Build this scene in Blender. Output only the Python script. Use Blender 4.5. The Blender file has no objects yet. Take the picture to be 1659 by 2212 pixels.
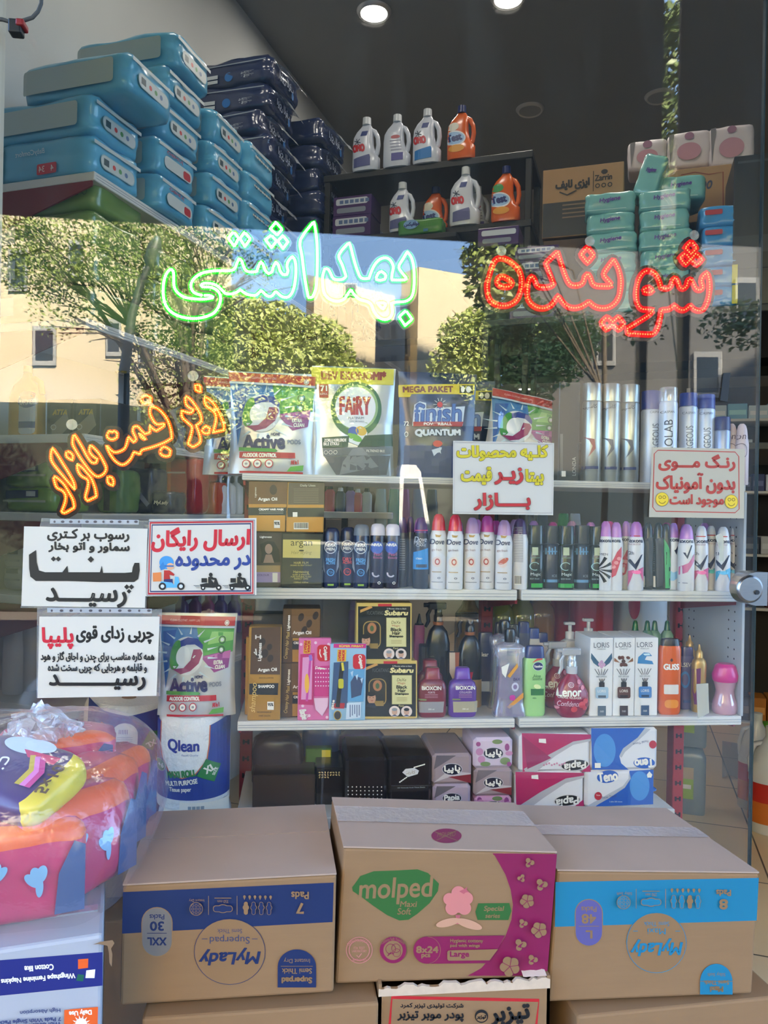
import bpy, bmesh, math, random
from mathutils import Vector, Matrix, noise
from mathutils.geometry import tessellate_polygon, delaunay_2d_cdt

S = bpy.context.scene
COL = S.collection
PI = math.pi
random.seed(7)

# ---------------------------------------------------------------- camera
FOC, CX, CY = 1650.0, 829.5, 1106.0          # focal length and centre, in pixels of the 1659x2212 photograph
YAW, ROLL, EYE = math.radians(6.2), 0.0185, 1.55
F_ = Vector((math.sin(YAW), math.cos(YAW), 0)); R0 = Vector((math.cos(YAW), -math.sin(YAW), 0)); U0 = Vector((0, 0, 1))
R_ = R0 * math.cos(ROLL) + U0 * math.sin(ROLL)
U_ = U0 * math.cos(ROLL) - R0 * math.sin(ROLL)
cam = bpy.data.cameras.new('camera'); camo = bpy.data.objects.new('camera', cam); COL.objects.link(camo)
cam.sensor_fit = 'AUTO'; cam.sensor_width = 36; cam.lens = FOC / 2212 * 36; cam.clip_start = .05; cam.clip_end = 300
camo.matrix_world = Matrix(((R_.x, U_.x, -F_.x, 0), (R_.y, U_.y, -F_.y, 0), (R_.z, U_.z, -F_.z, EYE), (0, 0, 0, 1)))
S.camera = camo

# ---------------------------------------------------------------- sky, sun, exposure
S.view_settings.view_transform = 'Standard'; S.view_settings.look = 'None'
S.view_settings.exposure = 1.9; S.view_settings.gamma = 1.0; S.view_settings.use_curve_mapping = False
S.cycles.use_denoising = True
S.cycles.max_bounces = 7; S.cycles.diffuse_bounces = 3; S.cycles.glossy_bounces = 4; S.cycles.transparent_max_bounces = 24
S.cycles.sample_clamp_indirect = 6.0; S.cycles.caustics_reflective = False; S.cycles.caustics_refractive = False
W = bpy.data.worlds.new('sky'); S.world = W; W.use_nodes = True
wn = W.node_tree; bgn = wn.nodes['Background']
tc = wn.nodes.new('ShaderNodeTexCoord'); sp = wn.nodes.new('ShaderNodeSeparateXYZ'); rp = wn.nodes.new('ShaderNodeValToRGB')
wn.links.new(tc.outputs['Generated'], sp.inputs[0]); wn.links.new(sp.outputs['Z'], rp.inputs[0]); wn.links.new(rp.outputs[0], bgn.inputs[0])
rp.color_ramp.elements[0].position = .0; rp.color_ramp.elements[0].color = (.36, .62, 1.0, 1)
rp.color_ramp.elements[1].position = .7; rp.color_ramp.elements[1].color = (.22, .38, .75, 1)
SKY = 2.5
bgn.inputs[1].default_value = SKY
sl = bpy.data.lights.new('sun', 'SUN'); so = bpy.data.objects.new('sun', sl); COL.objects.link(so)
sl.energy = 24.0; sl.color = (1, .9, .74); sl.angle = math.radians(.6)
SUN_AZ, SUN_EL = math.radians(25), math.radians(40)   # the sun stands behind the shop, a little to the right
sdir = Vector((-math.sin(SUN_AZ) * math.cos(SUN_EL), -math.cos(SUN_AZ) * math.cos(SUN_EL), -math.sin(SUN_EL)))
so.rotation_euler = sdir.to_track_quat('-Z', 'Y').to_euler(); so.location = (6, 20, 20)
LAMP = 2.0                                   # watts of one ceiling lamp

# ---------------------------------------------------------------- geometry of the place
YG = 1.88                                     # street side of the shop window
TH = math.radians(24)                         # the shop's inside runs 24 degrees off the street front
D_ = Vector((math.sin(TH), math.cos(TH), 0)); RR = Vector((math.cos(TH), -math.sin(TH), 0))
def ray(px, py): return F_ * FOC + R_ * (px - CX) - U_ * (py - CY)
EYEP = Vector((0, 0, EYE))
def PL(px, py, pt, n):
    d = ray(px, py); return EYEP + d * ((Vector(pt) - EYEP).dot(n) / d.dot(n))
NY = Vector((0, 1, 0))
def P(px, py, Y): return PL(px, py, (0, Y, 0), NY)
def H(px, py, z): return PL(px, py, (0, 0, z), U0)
def V(px, py, Yv):                            # a point of the street that the window pane mirrors at this pixel
    p = P(px, py, Yv); return Vector((p.x, 2 * YG - p.y, p.z))

# ---------------------------------------------------------------- materials
def lin(c): return tuple(((v / 255) / 12.92 if v <= 10 else (((v / 255) + .055) / 1.055) ** 2.4) for v in c)
MATS = {}
def mat(key, rgb, rough=.5, metal=0., var=0., scale=18., bump=0., stretch=None, coat=0., spec=.5, sub=0.):
    k = ('m', key)
    if k in MATS: return MATS[k]
    m = bpy.data.materials.new(key); m.use_nodes = True; nt = m.node_tree; b = nt.nodes['Principled BSDF']
    c = lin(rgb); b.inputs['Base Color'].default_value = (*c, 1); b.inputs['Roughness'].default_value = rough
    b.inputs['Metallic'].default_value = metal; b.inputs['Coat Weight'].default_value = coat; b.inputs['Specular IOR Level'].default_value = spec
    b.inputs['Coat Roughness'].default_value = .12
    if var or bump:
        t = nt.nodes.new('ShaderNodeTexCoord'); n = nt.nodes.new('ShaderNodeTexNoise'); mp = nt.nodes.new('ShaderNodeMapping')
        n.inputs['Scale'].default_value = scale; n.inputs['Detail'].default_value = 5
        if stretch: mp.inputs['Scale'].default_value = stretch
        nt.links.new(t.outputs['Object'], mp.inputs[0]); nt.links.new(mp.outputs[0], n.inputs['Vector'])
        if var:
            r = nt.nodes.new('ShaderNodeMix'); r.data_type = 'RGBA'
            r.inputs['A'].default_value = (*[v * (1 - var) for v in c], 1); r.inputs['B'].default_value = (*[min(1, v * (1 + var)) for v in c], 1)
            nt.links.new(n.outputs['Fac'], r.inputs['Factor']); nt.links.new(r.outputs['Result'], b.inputs['Base Color'])
        if bump:
            bp = nt.nodes.new('ShaderNodeBump'); bp.inputs['Strength'].default_value = bump; bp.inputs['Distance'].default_value = .01
            nt.links.new(n.outputs['Fac'], bp.inputs['Height']); nt.links.new(bp.outputs[0], b.inputs['Normal'])
    MATS[k] = m; return m
def ink(r, g=None, b=None, rough=.4):
    if g is None: r, g, b = {'w': (240, 234, 224), 'k': (18, 18, 20), 'r': (190, 25, 40)}[r]
    return mat('ink_%d_%d_%d_%d' % (r, g, b, rough * 100), (r, g, b), rough)
def emit(key, rgb, strength):
    k = ('e', key)
    if k in MATS: return MATS[k]
    m = bpy.data.materials.new(key); m.use_nodes = True; nt = m.node_tree; nt.nodes.clear()
    o = nt.nodes.new('ShaderNodeOutputMaterial'); e = nt.nodes.new('ShaderNodeEmission')
    e.inputs[0].default_value = (*rgb, 1); e.inputs[1].default_value = strength; nt.links.new(e.outputs[0], o.inputs[0])
    MATS[k] = m; return m
def film(key, rgb, clear, gloss=.1, rough=.08, haze=None, bump=0., scale=9., edge=.35, dirt=0., fres=None):
    """a thin clear sheet: part see-through, part mirror, part tinted haze"""
    k = ('f', key)
    if k in MATS: return MATS[k]
    m = bpy.data.materials.new(key); m.use_nodes = True; nt = m.node_tree; nt.nodes.clear(); N = nt.nodes.new; L = nt.links.new
    o = N('ShaderNodeOutputMaterial'); tr = N('ShaderNodeBsdfTransparent'); gl = N('ShaderNodeBsdfGlossy'); df = N('ShaderNodeBsdfDiffuse')
    c = lin(rgb); tr.inputs[0].default_value = (*(haze or (1, 1, 1)), 1); df.inputs[0].default_value = (*c, 1)
    gl.inputs[0].default_value = (1, 1, 1, 1); gl.inputs['Roughness'].default_value = rough
    m1 = N('ShaderNodeMixShader'); m2 = N('ShaderNodeMixShader'); lw = N('ShaderNodeLayerWeight'); mr = N('ShaderNodeMapRange')
    lw.inputs[0].default_value = .3
    mr.inputs['To Min'].default_value = gloss; mr.inputs['To Max'].default_value = gloss + edge
    L(lw.outputs['Facing'], mr.inputs['Value'])
    m1.inputs[0].default_value = 1 - clear; L(tr.outputs[0], m1.inputs[1]); L(df.outputs[0], m1.inputs[2])
    L(mr.outputs[0], m2.inputs[0]); L(m1.outputs[0], m2.inputs[1]); L(gl.outputs[0], m2.inputs[2]); L(m2.outputs[0], o.inputs[0])
    t = N('ShaderNodeTexCoord'); n = N('ShaderNodeTexNoise'); L(t.outputs['Object'], n.inputs['Vector']); n.inputs['Scale'].default_value = scale; n.inputs['Detail'].default_value = 4
    if bump:
        bp = N('ShaderNodeBump'); bp.inputs['Strength'].default_value = bump; bp.inputs['Distance'].default_value = .02
        L(n.outputs['Fac'], bp.inputs['Height']); L(bp.outputs[0], gl.inputs['Normal'])
    if dirt:
        mp = N('ShaderNodeMapping'); mp.inputs['Scale'].default_value = (5, 1, 1.1); L(t.outputs['Object'], mp.inputs[0]); L(mp.outputs[0], n.inputs['Vector'])
        cr = N('ShaderNodeMapRange'); cr.inputs['From Min'].default_value = .5; cr.inputs['From Max'].default_value = .85
        cr.inputs['To Min'].default_value = 1 - clear; cr.inputs['To Max'].default_value = 1 - clear + dirt
        L(n.outputs['Fac'], cr.inputs['Value']); L(cr.outputs[0], m1.inputs[0])
    MATS[k] = m; return m

# ---------------------------------------------------------------- object helpers
def link(name, data=None, parent=None, loc=(0, 0, 0), rot=(0, 0, 0)):
    o = bpy.data.objects.new(name, data); COL.objects.link(o); o.location = loc; o.rotation_euler = rot
    if parent: o.parent = parent
    return o
def tag(o, label, cat, group=None, kind=None):
    if label: o['label'] = label
    if cat: o['category'] = cat
    if group: o['group'] = group
    if kind: o['kind'] = kind
    return o
def thing(name, label, cat, loc=(0, 0, 0), rot=(0, 0, 0), group=None):
    return tag(link(name, None, None, loc, rot), label, cat, group)
def kids(o): return [c for c in bpy.data.objects if c.parent == o]
def dup(o, loc, rot=None, label=None, scale=None, group=None):
    r = o.copy(); COL.objects.link(r); r.location = loc
    if rot is not None: r.rotation_euler = rot
    if scale: r.scale = scale if not isinstance(scale, (int, float)) else (scale,) * 3
    if label: r['label'] = label
    if group: r['group'] = group
    for c in kids(o):
        d = c.copy(); COL.objects.link(d); d.parent = r
        for e in kids(c):
            f = e.copy(); COL.objects.link(f); f.parent = d
    return r

def interp(sec, z):
    if z <= sec[0][0]: return sec[0]
    for a, b in zip(sec, sec[1:]):
        if z <= b[0]:
            t = (z - a[0]) / max(1e-9, b[0] - a[0]); return tuple(x + (y - x) * t for x, y in zip(a, b))
    return sec[-1]
def secs(l):                                   # fills (z, a, b, n, cx, cy)
    o = []
    for s in l:
        s = tuple(s); a = s[1]; b = s[2] if len(s) > 2 else a; n = s[3] if len(s) > 3 else 2.; cx = s[4] if len(s) > 4 else 0.; cy = s[5] if len(s) > 5 else 0.
        o.append((s[0], a, b, n, cx, cy))
    return o

class MB:
    def __init__(s): s.v = []; s.f = []; s.fm = []; s.sm = []; s.m = []
    def mi(s, m):
        if m not in s.m: s.m.append(m)
        return s.m.index(m)
    def add(s, vs, fs, m, smooth=False, M=None):
        k = len(s.v); i = s.mi(m) if not callable(m) else None
        vs = [Vector(v) for v in vs]
        if M is not None: vs2 = [M @ v for v in vs]
        else: vs2 = vs
        s.v += [tuple(v) for v in vs2]
        for f in fs:
            s.f.append([k + j for j in f]); s.sm.append(smooth)
            if i is None:
                c = Vector((0, 0, 0))
                for j in f: c += vs[j]
                s.fm.append(s.mi(m(c / len(f))))
            else: s.fm.append(i)
        return s
    def box(s, x0, x1, y0, y1, z0, z1, m, M=None):
        return s.add([(x0, y0, z0), (x1, y0, z0), (x1, y1, z0), (x0, y1, z0), (x0, y0, z1), (x1, y0, z1), (x1, y1, z1), (x0, y1, z1)],
                     [(3, 2, 1, 0), (4, 5, 6, 7), (0, 1, 5, 4), (1, 2, 6, 5), (2, 3, 7, 6), (3, 0, 4, 7)], m, False, M)
    def hexa(s, c8, m, r=0., seg=2):           # eight corners: bottom four then top four
        bm = bmesh.new(); vs = [bm.verts.new(c) for c in c8]
        for f in [(3, 2, 1, 0), (4, 5, 6, 7), (0, 1, 5, 4), (1, 2, 6, 5), (2, 3, 7, 6), (3, 0, 4, 7)]: bm.faces.new([vs[i] for i in f])
        if r: bmesh.ops.bevel(bm, geom=bm.edges[:], offset=r, segments=seg, affect='EDGES', profile=.5)
        bm.verts.index_update(); s.add([v.co.copy() for v in bm.verts], [[v.index for v in f.verts] for f in bm.faces], m, False); bm.free(); return s
    def rbox(s, x0, x1, y0, y1, z0, z1, m, r=.004, seg=2):
        return s.hexa([(x0, y0, z0), (x1, y0, z0), (x1, y1, z0), (x0, y1, z0), (x0, y0, z1), (x1, y0, z1), (x1, y1, z1), (x0, y1, z1)], m, r, seg)
    def loft(s, sec, m, n=28, caps=True, M=None):
        sec = secs(sec); vs = []; fs = []
        for (z, a, b, e, cx, cy) in sec:
            for i in range(n):
                t = 2 * PI * i / n; c, q = math.cos(t), math.sin(t)
                vs.append((cx + a * math.copysign(abs(c) ** (2 / e), c), cy + b * math.copysign(abs(q) ** (2 / e), q), z))
        for k in range(len(sec) - 1):
            for i in range(n):
                j = (i + 1) % n; fs.append((k * n + i, k * n + j, k * n + n + j, k * n + n + i))
        s.add(vs, fs, m, True, M)
        if caps:
            s.add(vs[:n], [tuple(range(n))[::-1]], m, False, M); s.add(vs[-n:], [tuple(range(n))], m, False, M)
        return s
    def tube(s, pts, r, m, n=8, closed=False):
        pts = [Vector(p) for p in pts]; N = len(pts); vs = []; fs = []
        rs = r if isinstance(r, (list, tuple)) else [r] * N
        up = Vector((.13, .31, .94))
        for i, p in enumerate(pts):
            a = pts[(i - 1) % N] if (closed or i) else p; b = pts[(i + 1) % N] if (closed or i < N - 1) else p
            t = (b - a).normalized(); x = t.cross(up)
            if x.length < 1e-4: x = t.cross(Vector((1, 0, 0)))
            x.normalize(); y = t.cross(x)
            for k in range(n):
                g = 2 * PI * k / n; vs.append(p + (x * math.cos(g) + y * math.sin(g)) * rs[i])
        for i in range(N if closed else N - 1):
            for k in range(n):
                j = (i + 1) % N; l = (k + 1) % n; fs.append((i * n + k, i * n + l, j * n + l, j * n + k))
        s.add(vs, fs, m, True)
        if not closed: s.add(vs[:n], [tuple(range(n))], m); s.add(vs[-n:], [tuple(range(n))[::-1]], m)
        return s
    def puff(s, w, d, h, m, e=5., N=9, amp=.006, seed=0, M=None, z0=0.):
        """a filled soft pack standing on z0: a rounded box with dents"""
        vs = []; fs = []; idx = {}
        def vid(p):
            k = tuple(round(c, 5) for c in p)
            if k not in idx:
                x, y, z = p; q = (abs(x) ** e + abs(y) ** e + abs(z) ** e) ** (1 / e); x, y, z = x / q, y / q, z / q
                n = noise.noise_vector(Vector((x * 1.7 + seed, y * 1.7 - seed * .3, z * 1.7 + seed * .7))) * amp + noise.noise_vector(Vector((x * 5 + seed, y * 5, z * 5 - seed))) * amp * .4
                idx[k] = len(vs); vs.append(Vector((x * w / 2, y * d / 2, z0 + h / 2 + z * h / 2)) + n)
            return idx[k]
        for ax in range(3):
            for sg in (-1, 1):
                for i in range(N):
                    for j in range(N):
                        q = []
                        for (a, b) in ((i, j), (i + 1, j), (i + 1, j + 1), (i, j + 1)):
                            p = [0, 0, 0]; p[ax] = sg; p[(ax + 1) % 3] = 2 * a / N - 1; p[(ax + 2) % 3] = 2 * b / N - 1; q.append(vid(p))
                        fs.append(q if sg > 0 else q[::-1])
        return s.add(vs, fs, m, True, M)
    def ball(s, c, r, m, n=8):
        c = Vector(c); vs = [c + Vector((0, 0, r))]; fs = []; k = max(3, n // 2)
        for i in range(1, k):
            for j in range(n):
                a = PI * i / k; b = 2 * PI * j / n; vs.append(c + Vector((math.sin(a) * math.cos(b), math.sin(a) * math.sin(b), math.cos(a))) * r)
        vs.append(c - Vector((0, 0, r)))
        for j in range(n):
            l = (j + 1) % n; fs.append((0, 1 + j, 1 + l)); fs.append((len(vs) - 1, 1 + (k - 2) * n + l, 1 + (k - 2) * n + j))
            for i in range(k - 2): fs.append((1 + i * n + j, 1 + i * n + n + j, 1 + i * n + n + l, 1 + i * n + l))
        return s.add(vs, fs, m, True)
    def grid(s, fn, nu, nv, m, smooth=True):
        vs = [fn(i / nu, j / nv) for j in range(nv + 1) for i in range(nu + 1)]
        fs = [(j * (nu + 1) + i, j * (nu + 1) + i + 1, (j + 1) * (nu + 1) + i + 1, (j + 1) * (nu + 1) + i) for j in range(nv) for i in range(nu)]
        return s.add(vs, fs, m, smooth)
    def build(s, name, parent=None, loc=(0, 0, 0), rot=(0, 0, 0)):
        me = bpy.data.meshes.new(name); me.from_pydata(s.v, [], s.f)
        for m in s.m: me.materials.append(m)
        me.polygons.foreach_set('material_index', s.fm); me.polygons.foreach_set('use_smooth', s.sm); me.update()
        return link(name, me, parent, loc, rot)

# ---------------------------------------------------------------- lettering
FORMS = {}
for l_ in '''اFE8DFE8E بFE8FFE90FE91FE92 پFB56FB57FB58FB59 تFE95FE96FE97FE98 جFE9DFE9EFE9FFEA0 چFB7AFB7BFB7CFB7D حFEA1FEA2FEA3FEA4 خFEA5FEA6FEA7FEA8 دFEA9FEAA رFEADFEAE زFEAFFEB0 سFEB1FEB2FEB3FEB4 شFEB5FEB6FEB7FEB8 صFEB9FEBAFEBBFEBC فFED1FED2FED3FED4 قFED5FED6FED7FED8 کFB8EFB8FFB90FB91 گFB92FB93FB94FB95 لFEDDFEDEFEDFFEE0 مFEE1FEE2FEE3FEE4 نFEE5FEE6FEE7FEE8 هFEE9FEEAFEEBFEEC وFEEDFEEE یFBFCFBFDFBFEFBFF آFE81FE82 ـ0640064006400640'''.split():
    FORMS[l_[0]] = [chr(int(l_[i:i + 4], 16)) for i in range(1, len(l_), 4)]
def fa(s):
    """joins Persian letters and puts them in the order they are drawn"""
    out = []
    for i, c in enumerate(s):
        if c not in FORMS: out.append(c); continue
        f = FORMS[c]; p = s[i - 1] if i else ' '; n = s[i + 1] if i + 1 < len(s) else ' '
        jp = p in FORMS and len(FORMS[p]) == 4; jn = len(f) == 4 and n in FORMS
        out.append(f[1 if jp and not jn else 2 if jn and not jp else 3 if jn else 0])
    return ''.join(reversed(out))
TXT = {}
def glyphs(s):
    if s in TXT: return TXT[s]
    c = bpy.data.curves.new('lettering', 'FONT'); c.body = s; o = bpy.data.objects.new('lettering', c); COL.objects.link(o)
    dg = bpy.context.evaluated_depsgraph_get(); cv = o.evaluated_get(dg).to_curve(dg)
    loops = []
    for sp_ in cv.splines:
        bp = sp_.bezier_points; L = []
        for a, b in zip(bp, list(bp[1:]) + [bp[0]]):
            p0, p1, p2, p3 = a.co, a.handle_right, b.handle_left, b.co
            st = 1 if ((p1 - p0).cross(p3 - p0).length + (p2 - p0).cross(p3 - p0).length) < 1e-5 else 4
            for k in range(st):
                t = k / st; L.append(p0 * (1 - t) ** 3 + p1 * 3 * t * (1 - t) ** 2 + p2 * 3 * t * t * (1 - t) + p3 * t ** 3)
        L = [Vector((p.x, p.y, 0)) for p in L]
        if len(L) > 2: loops.append((sum(a.x * b.y - b.x * a.y for a, b in zip(L, L[1:] + L[:1])), L))
    o.evaluated_get(dg).to_curve_clear(); bpy.data.objects.remove(o); bpy.data.curves.remove(c)
    if not loops: TXT[s] = ([], 1, (0, 0, 1, 1)); return TXT[s]
    sg = math.copysign(1, max(loops, key=lambda q: abs(q[0]))[0])
    outs = [[q[1]] for q in loops if q[0] * sg > 0]
    def inside(p, L):
        r = False
        for a, b in zip(L, L[1:] + L[:1]):
            if (a.y > p.y) != (b.y > p.y) and p.x < (b.x - a.x) * (p.y - a.y) / (b.y - a.y) + a.x: r = not r
        return r
    for ar, L in loops:
        if ar * sg <= 0:
            for q in sorted(outs, key=lambda q: abs(sum(a.x * b.y - b.x * a.y for a, b in zip(q[0], q[0][1:] + q[0][:1])))):
                if inside(L[0], q[0]): q.append(L); break
    xs = [p.x for g in outs for p in g[0]]; ys = [p.y for g in outs for p in g[0]]
    TXT[s] = ([[[(p.x, p.y) for p in L] for L in g] for g in outs], sg, (min(xs), min(ys), max(xs), max(ys))); return TXT[s]

def clip(poly, ax, lo, hi):
    for sg, lim in ((1, lo), (-1, -hi)):
        out = []
        for a, b in zip(poly, poly[1:] + poly[:1]):
            da, db = sg * a[ax] - lim, sg * b[ax] - lim
            if da >= 0: out.append(a)
            if (da >= 0) != (db >= 0):
                t = da / (da - db); out.append((a[0] + (b[0] - a[0]) * t, a[1] + (b[1] - a[1]) * t))
        poly = out
        if len(poly) < 3: return []
    return poly

class Art:
    """printing on a surface; fn(px, py, off) lifts photograph pixels onto that surface"""
    def __init__(s, mb, fn, cell=0, zoom=(0, 0, 1), off=.0004, step=8e-5):
        s.mb, s.fn, s.cell, s.off, s.step = mb, fn, cell, off, step; s.z = zoom
    def tri(s, vs, ts, m):
        ox, oy, k = s.z; vs = [(ox + x / k, oy + y / k) for x, y in vs]; s.off += s.step
        if not s.cell: s.mb.add([s.fn(x, y, s.off) for x, y in vs], ts, m); return s
        c = s.cell; V_ = []; F = []
        for t in ts:
            tr = [vs[i] for i in t]; x0 = min(p[0] for p in tr); x1 = max(p[0] for p in tr); y0 = min(p[1] for p in tr); y1 = max(p[1] for p in tr)
            for i in range(int(x0 // c), int(x1 // c) + 1):
                q = clip(tr, 0, i * c, i * c + c)
                if not q: continue
                for j in range(int(y0 // c), int(y1 // c) + 1):
                    w = clip(q, 1, j * c, j * c + c)
                    if len(w) > 2: F.append(tuple(range(len(V_), len(V_) + len(w)))); V_ += [s.fn(x, y, s.off) for x, y in w]
        s.mb.add(V_, F, m, True); return s
    def poly(s, pts, m, *holes):
        g = [[Vector((x, y, 0)) for x, y in L] for L in (pts,) + holes]
        ts = [t for t in tessellate_polygon(g)]
        return s.tri([p for L in (pts,) + holes for p in L], ts, m)
    def rect(s, x0, y0, x1, y1, m): return s.poly([(x0, y0), (x1, y0), (x1, y1), (x0, y1)], m)
    def rrect(s, x0, y0, x1, y1, r, m):
        p = []
        for cx, cy, a in ((x1 - r, y0 + r, -90), (x1 - r, y1 - r, 0), (x0 + r, y1 - r, 90), (x0 + r, y0 + r, 180)):
            for k in range(7): t = math.radians(a + k * 15); p.append((cx + r * math.cos(t), cy + r * math.sin(t)))
        return s.poly(p, m)
    def ell(s, cx, cy, rx, ry, m, hole=0, a0=0, a1=360, rot=0, n=36):
        cr, sr = math.cos(math.radians(rot)), math.sin(math.radians(rot))
        def pt(t, k): x, y = rx * k * math.cos(t), ry * k * math.sin(t); return (cx + x * cr - y * sr, cy + x * sr + y * cr)
        A = [math.radians(a0 + (a1 - a0) * i / n) for i in range(n + 1)]
        if hole:
            vs = [pt(t, k) for t in A for k in (1, hole)]
            return s.tri(vs, [(2 * i, 2 * i + 1, 2 * i + 3, 2 * i + 2) for i in range(n)], m) if not s.cell else s.tri(vs, [t for i in range(n) for t in ((2 * i, 2 * i + 1, 2 * i + 3), (2 * i, 2 * i + 3, 2 * i + 2))], m)
        return s.poly([pt(t, 1) for t in A[:-1]] if a1 - a0 >= 360 else [pt(t, 1) for t in A], m)
    def line(s, pts, w, m, closed=False):
        vs = []; ts = []; n = len(pts)
        for i, p in enumerate(pts):
            a = pts[i - 1] if (i or closed) else p; b = pts[(i + 1) % n] if (i < n - 1 or closed) else p
            dx, dy = b[0] - a[0], b[1] - a[1]; l = math.hypot(dx, dy) or 1; vs += [(p[0] - dy / l * w / 2, p[1] + dx / l * w / 2), (p[0] + dy / l * w / 2, p[1] - dx / l * w / 2)]
        for i in range(n if closed else n - 1):
            j = (i + 1) % n; ts += [(2 * i, 2 * i + 1, 2 * j + 1), (2 * i, 2 * j + 1, 2 * j)]
        return s.tri(vs, ts, m)
    def text(s, t, cx, cy, w, h, m, ang=0, shear=0, bold=0, arc=0):
        gs, sg, (x0, y0, x1, y1) = glyphs(t)
        kx = w / max(1e-6, x1 - x0); ky = (h / max(1e-6, y1 - y0)) if h else kx
        ca, sa = math.cos(math.radians(ang)), math.sin(math.radians(ang))
        for i, g in enumerate(gs):
            G = []
            for L in g:
                P_ = []
                for px, py in L:
                    x, y = (px - (x0 + x1) / 2) * kx, -(py - (y0 + y1) / 2) * ky; x -= shear * y
                    if arc: q = x / arc; x, y = arc * math.sin(q) - y * math.sin(q), arc - arc * math.cos(q) + y * math.cos(q)
                    P_.append((cx + x * ca - y * sa, cy + x * sa + y * ca))
                G.append(P_)
            if i % 4: s.off += .00001 - s.step
            s.poly(G[0], m, *G[1:])
            if bold:
                for L in G: s.off += .00001 - s.step; s.line(L, 2 * bold, m, True)
        return s

def art_plane(mb, pt, n, loc=(0, 0, 0), **k):
    pt = Vector(pt); n = Vector(n).normalized(); loc = Vector(loc)
    if n.dot(EYEP - pt) < 0: n = -n
    return Art(mb, lambda px, py, o: PL(px, py, pt, n) + n * o - loc, **k)
def art_y(mb, Y, loc=(0, 0, 0), **k): return art_plane(mb, (0, Y, 0), (0, -1, 0), loc, **k)
def art_loft(mb, sec, Yp, loc, cell=7, zoom=(0, 0, 1)):
    """pixels read off the plane Y = Yp, wrapped round a lofted body that stands at loc"""
    sec = secs(sec); loc = Vector(loc)
    def fn(px, py, o):
        q = P(px, py, Yp) - loc; z, a, b, e, cx, cy = interp(sec, q.z)
        t = max(-.992, min(.992, (q.x - cx) / a)); y = -b * (1 - abs(t) ** e) ** (1 / e)
        k = 1 + o / max(.01, min(a, b)); return Vector((cx + t * a * k, cy + y * k, q.z))
    return Art(mb, fn, cell, zoom, off=.0007)
def fit(x0, y0, x1, y1, Y):
    """box of pixels on the plane Y: centre x, bottom z, width, height"""
    xm, ym = (x0 + x1) / 2, (y0 + y1) / 2
    a, b = P(x0, ym, Y), P(x1, ym, Y); t, u = P(xm, y0, Y), P(xm, y1, Y)
    return (a.x + b.x) / 2, u.z, b.x - a.x, t.z - u.z
# ================================================================= the room
A0 = P(204, 369, 2.5); A0.z = 0               # near corner of the wall shelving on the left
def IN(s, l, z=0.): return Vector((A0.x, A0.y, 0)) + D_ * s + RR * l + U0 * z
def structure(mb, name, **k): return tag(mb.build(name, **k), None, None, None, 'structure')
CEIL = 4.4
m_wall = mat('painted_plaster', (196, 198, 196), .9, var=.06, scale=3, bump=.05)
m_ceil = mat('ceiling_paint', (140, 138, 134), .9, var=.06, scale=2)
m_steel = mat('white_shelf_steel', (214, 210, 204), .38, var=.04, scale=30)
m_red = mat('red_shelf_steel', (150, 26, 34), .45, var=.06, scale=25)
def tile_mat(key, c, c2, sx, rot, rough):
    m = mat(key, c, rough); nt = m.node_tree; b = nt.nodes['Principled BSDF']
    t = nt.nodes.new('ShaderNodeTexCoord'); mp = nt.nodes.new('ShaderNodeMapping'); br = nt.nodes.new('ShaderNodeTexBrick')
    mp.inputs['Rotation'].default_value = (0, 0, rot); br.offset = 0; br.inputs['Scale'].default_value = 1
    br.inputs['Brick Width'].default_value = sx; br.inputs['Row Height'].default_value = sx; br.inputs['Mortar Size'].default_value = .004
    br.inputs['Color1'].default_value = (*lin(c), 1); br.inputs['Color2'].default_value = (*[v * .93 for v in lin(c)], 1); br.inputs['Mortar'].default_value = (*lin(c2), 1)
    nt.links.new(t.outputs['Object'], mp.inputs[0]); nt.links.new(mp.outputs[0], br.inputs['Vector']); nt.links.new(br.outputs['Color'], b.inputs['Base Color'])
    return m
m_tile = tile_mat('floor_tile', (240, 212, 172), (92, 82, 72), .6, TH, .3)
m_pave = tile_mat('pavement_stone', (120, 116, 110), (80, 76, 72), .4, 0, .8)
YI = YG + .012
def prism(mb, pts, z0, z1, m):
    n = len(pts); vs = [(p[0], p[1], z0) for p in pts] + [(p[0], p[1], z1) for p in pts]
    return mb.add(vs, [tuple(range(n))[::-1], tuple(range(n, 2 * n))] + [(i, (i + 1) % n, n + (i + 1) % n, n + i) for i in range(n)], m)
def along(a, s): q = Vector((a[0], a[1], 0)) + D_ * s; return (q.x, q.y)
XL = P(9, 700, YG).x - .03                    # left end of the window
XW = XL - .02
w0 = IN(0, -.52)                              # the left wall meets the front here
t_ = (YI - w0.y) / D_.y; wl = (w0.x + D_.x * t_, YI)
wr = (4.6, YI); LEN = 15
room = [wl, wr, along(wr, LEN * .8), along(wl, LEN)]
structure(prism(MB(), [(wl[0] - .4, YG - .05), (wr[0] + .3, YG - .05), along((wr[0] + .3, YI), LEN), along((wl[0] - .4, YI), LEN)], -.2, 0, m_tile), 'floor')
structure(prism(MB(), room, CEIL, CEIL + .15, m_ceil), 'ceiling')
lo = [IN(7.4, -.6), IN(7.4, 6), IN(13.5, 6), IN(13.5, -.6)]
structure(prism(MB(), lo, 3.0, 3.15, m_ceil), 'ceiling_rear')
def wallseg(a, b, z0, z1, name, th=.15, m=None):
    a, b = Vector((a[0], a[1], 0)), Vector((b[0], b[1], 0)); n = (b - a).cross(U0).normalized() * th
    structure(prism(MB(), [a, b, b + n, a + n], z0, z1, m or m_wall), name)
wallseg(along(wl, LEN), wl, 0, CEIL, 'wall_left')
wallseg(along(wr, LEN * .8), along(wl, LEN), 0, CEIL, 'wall_back')
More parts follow.
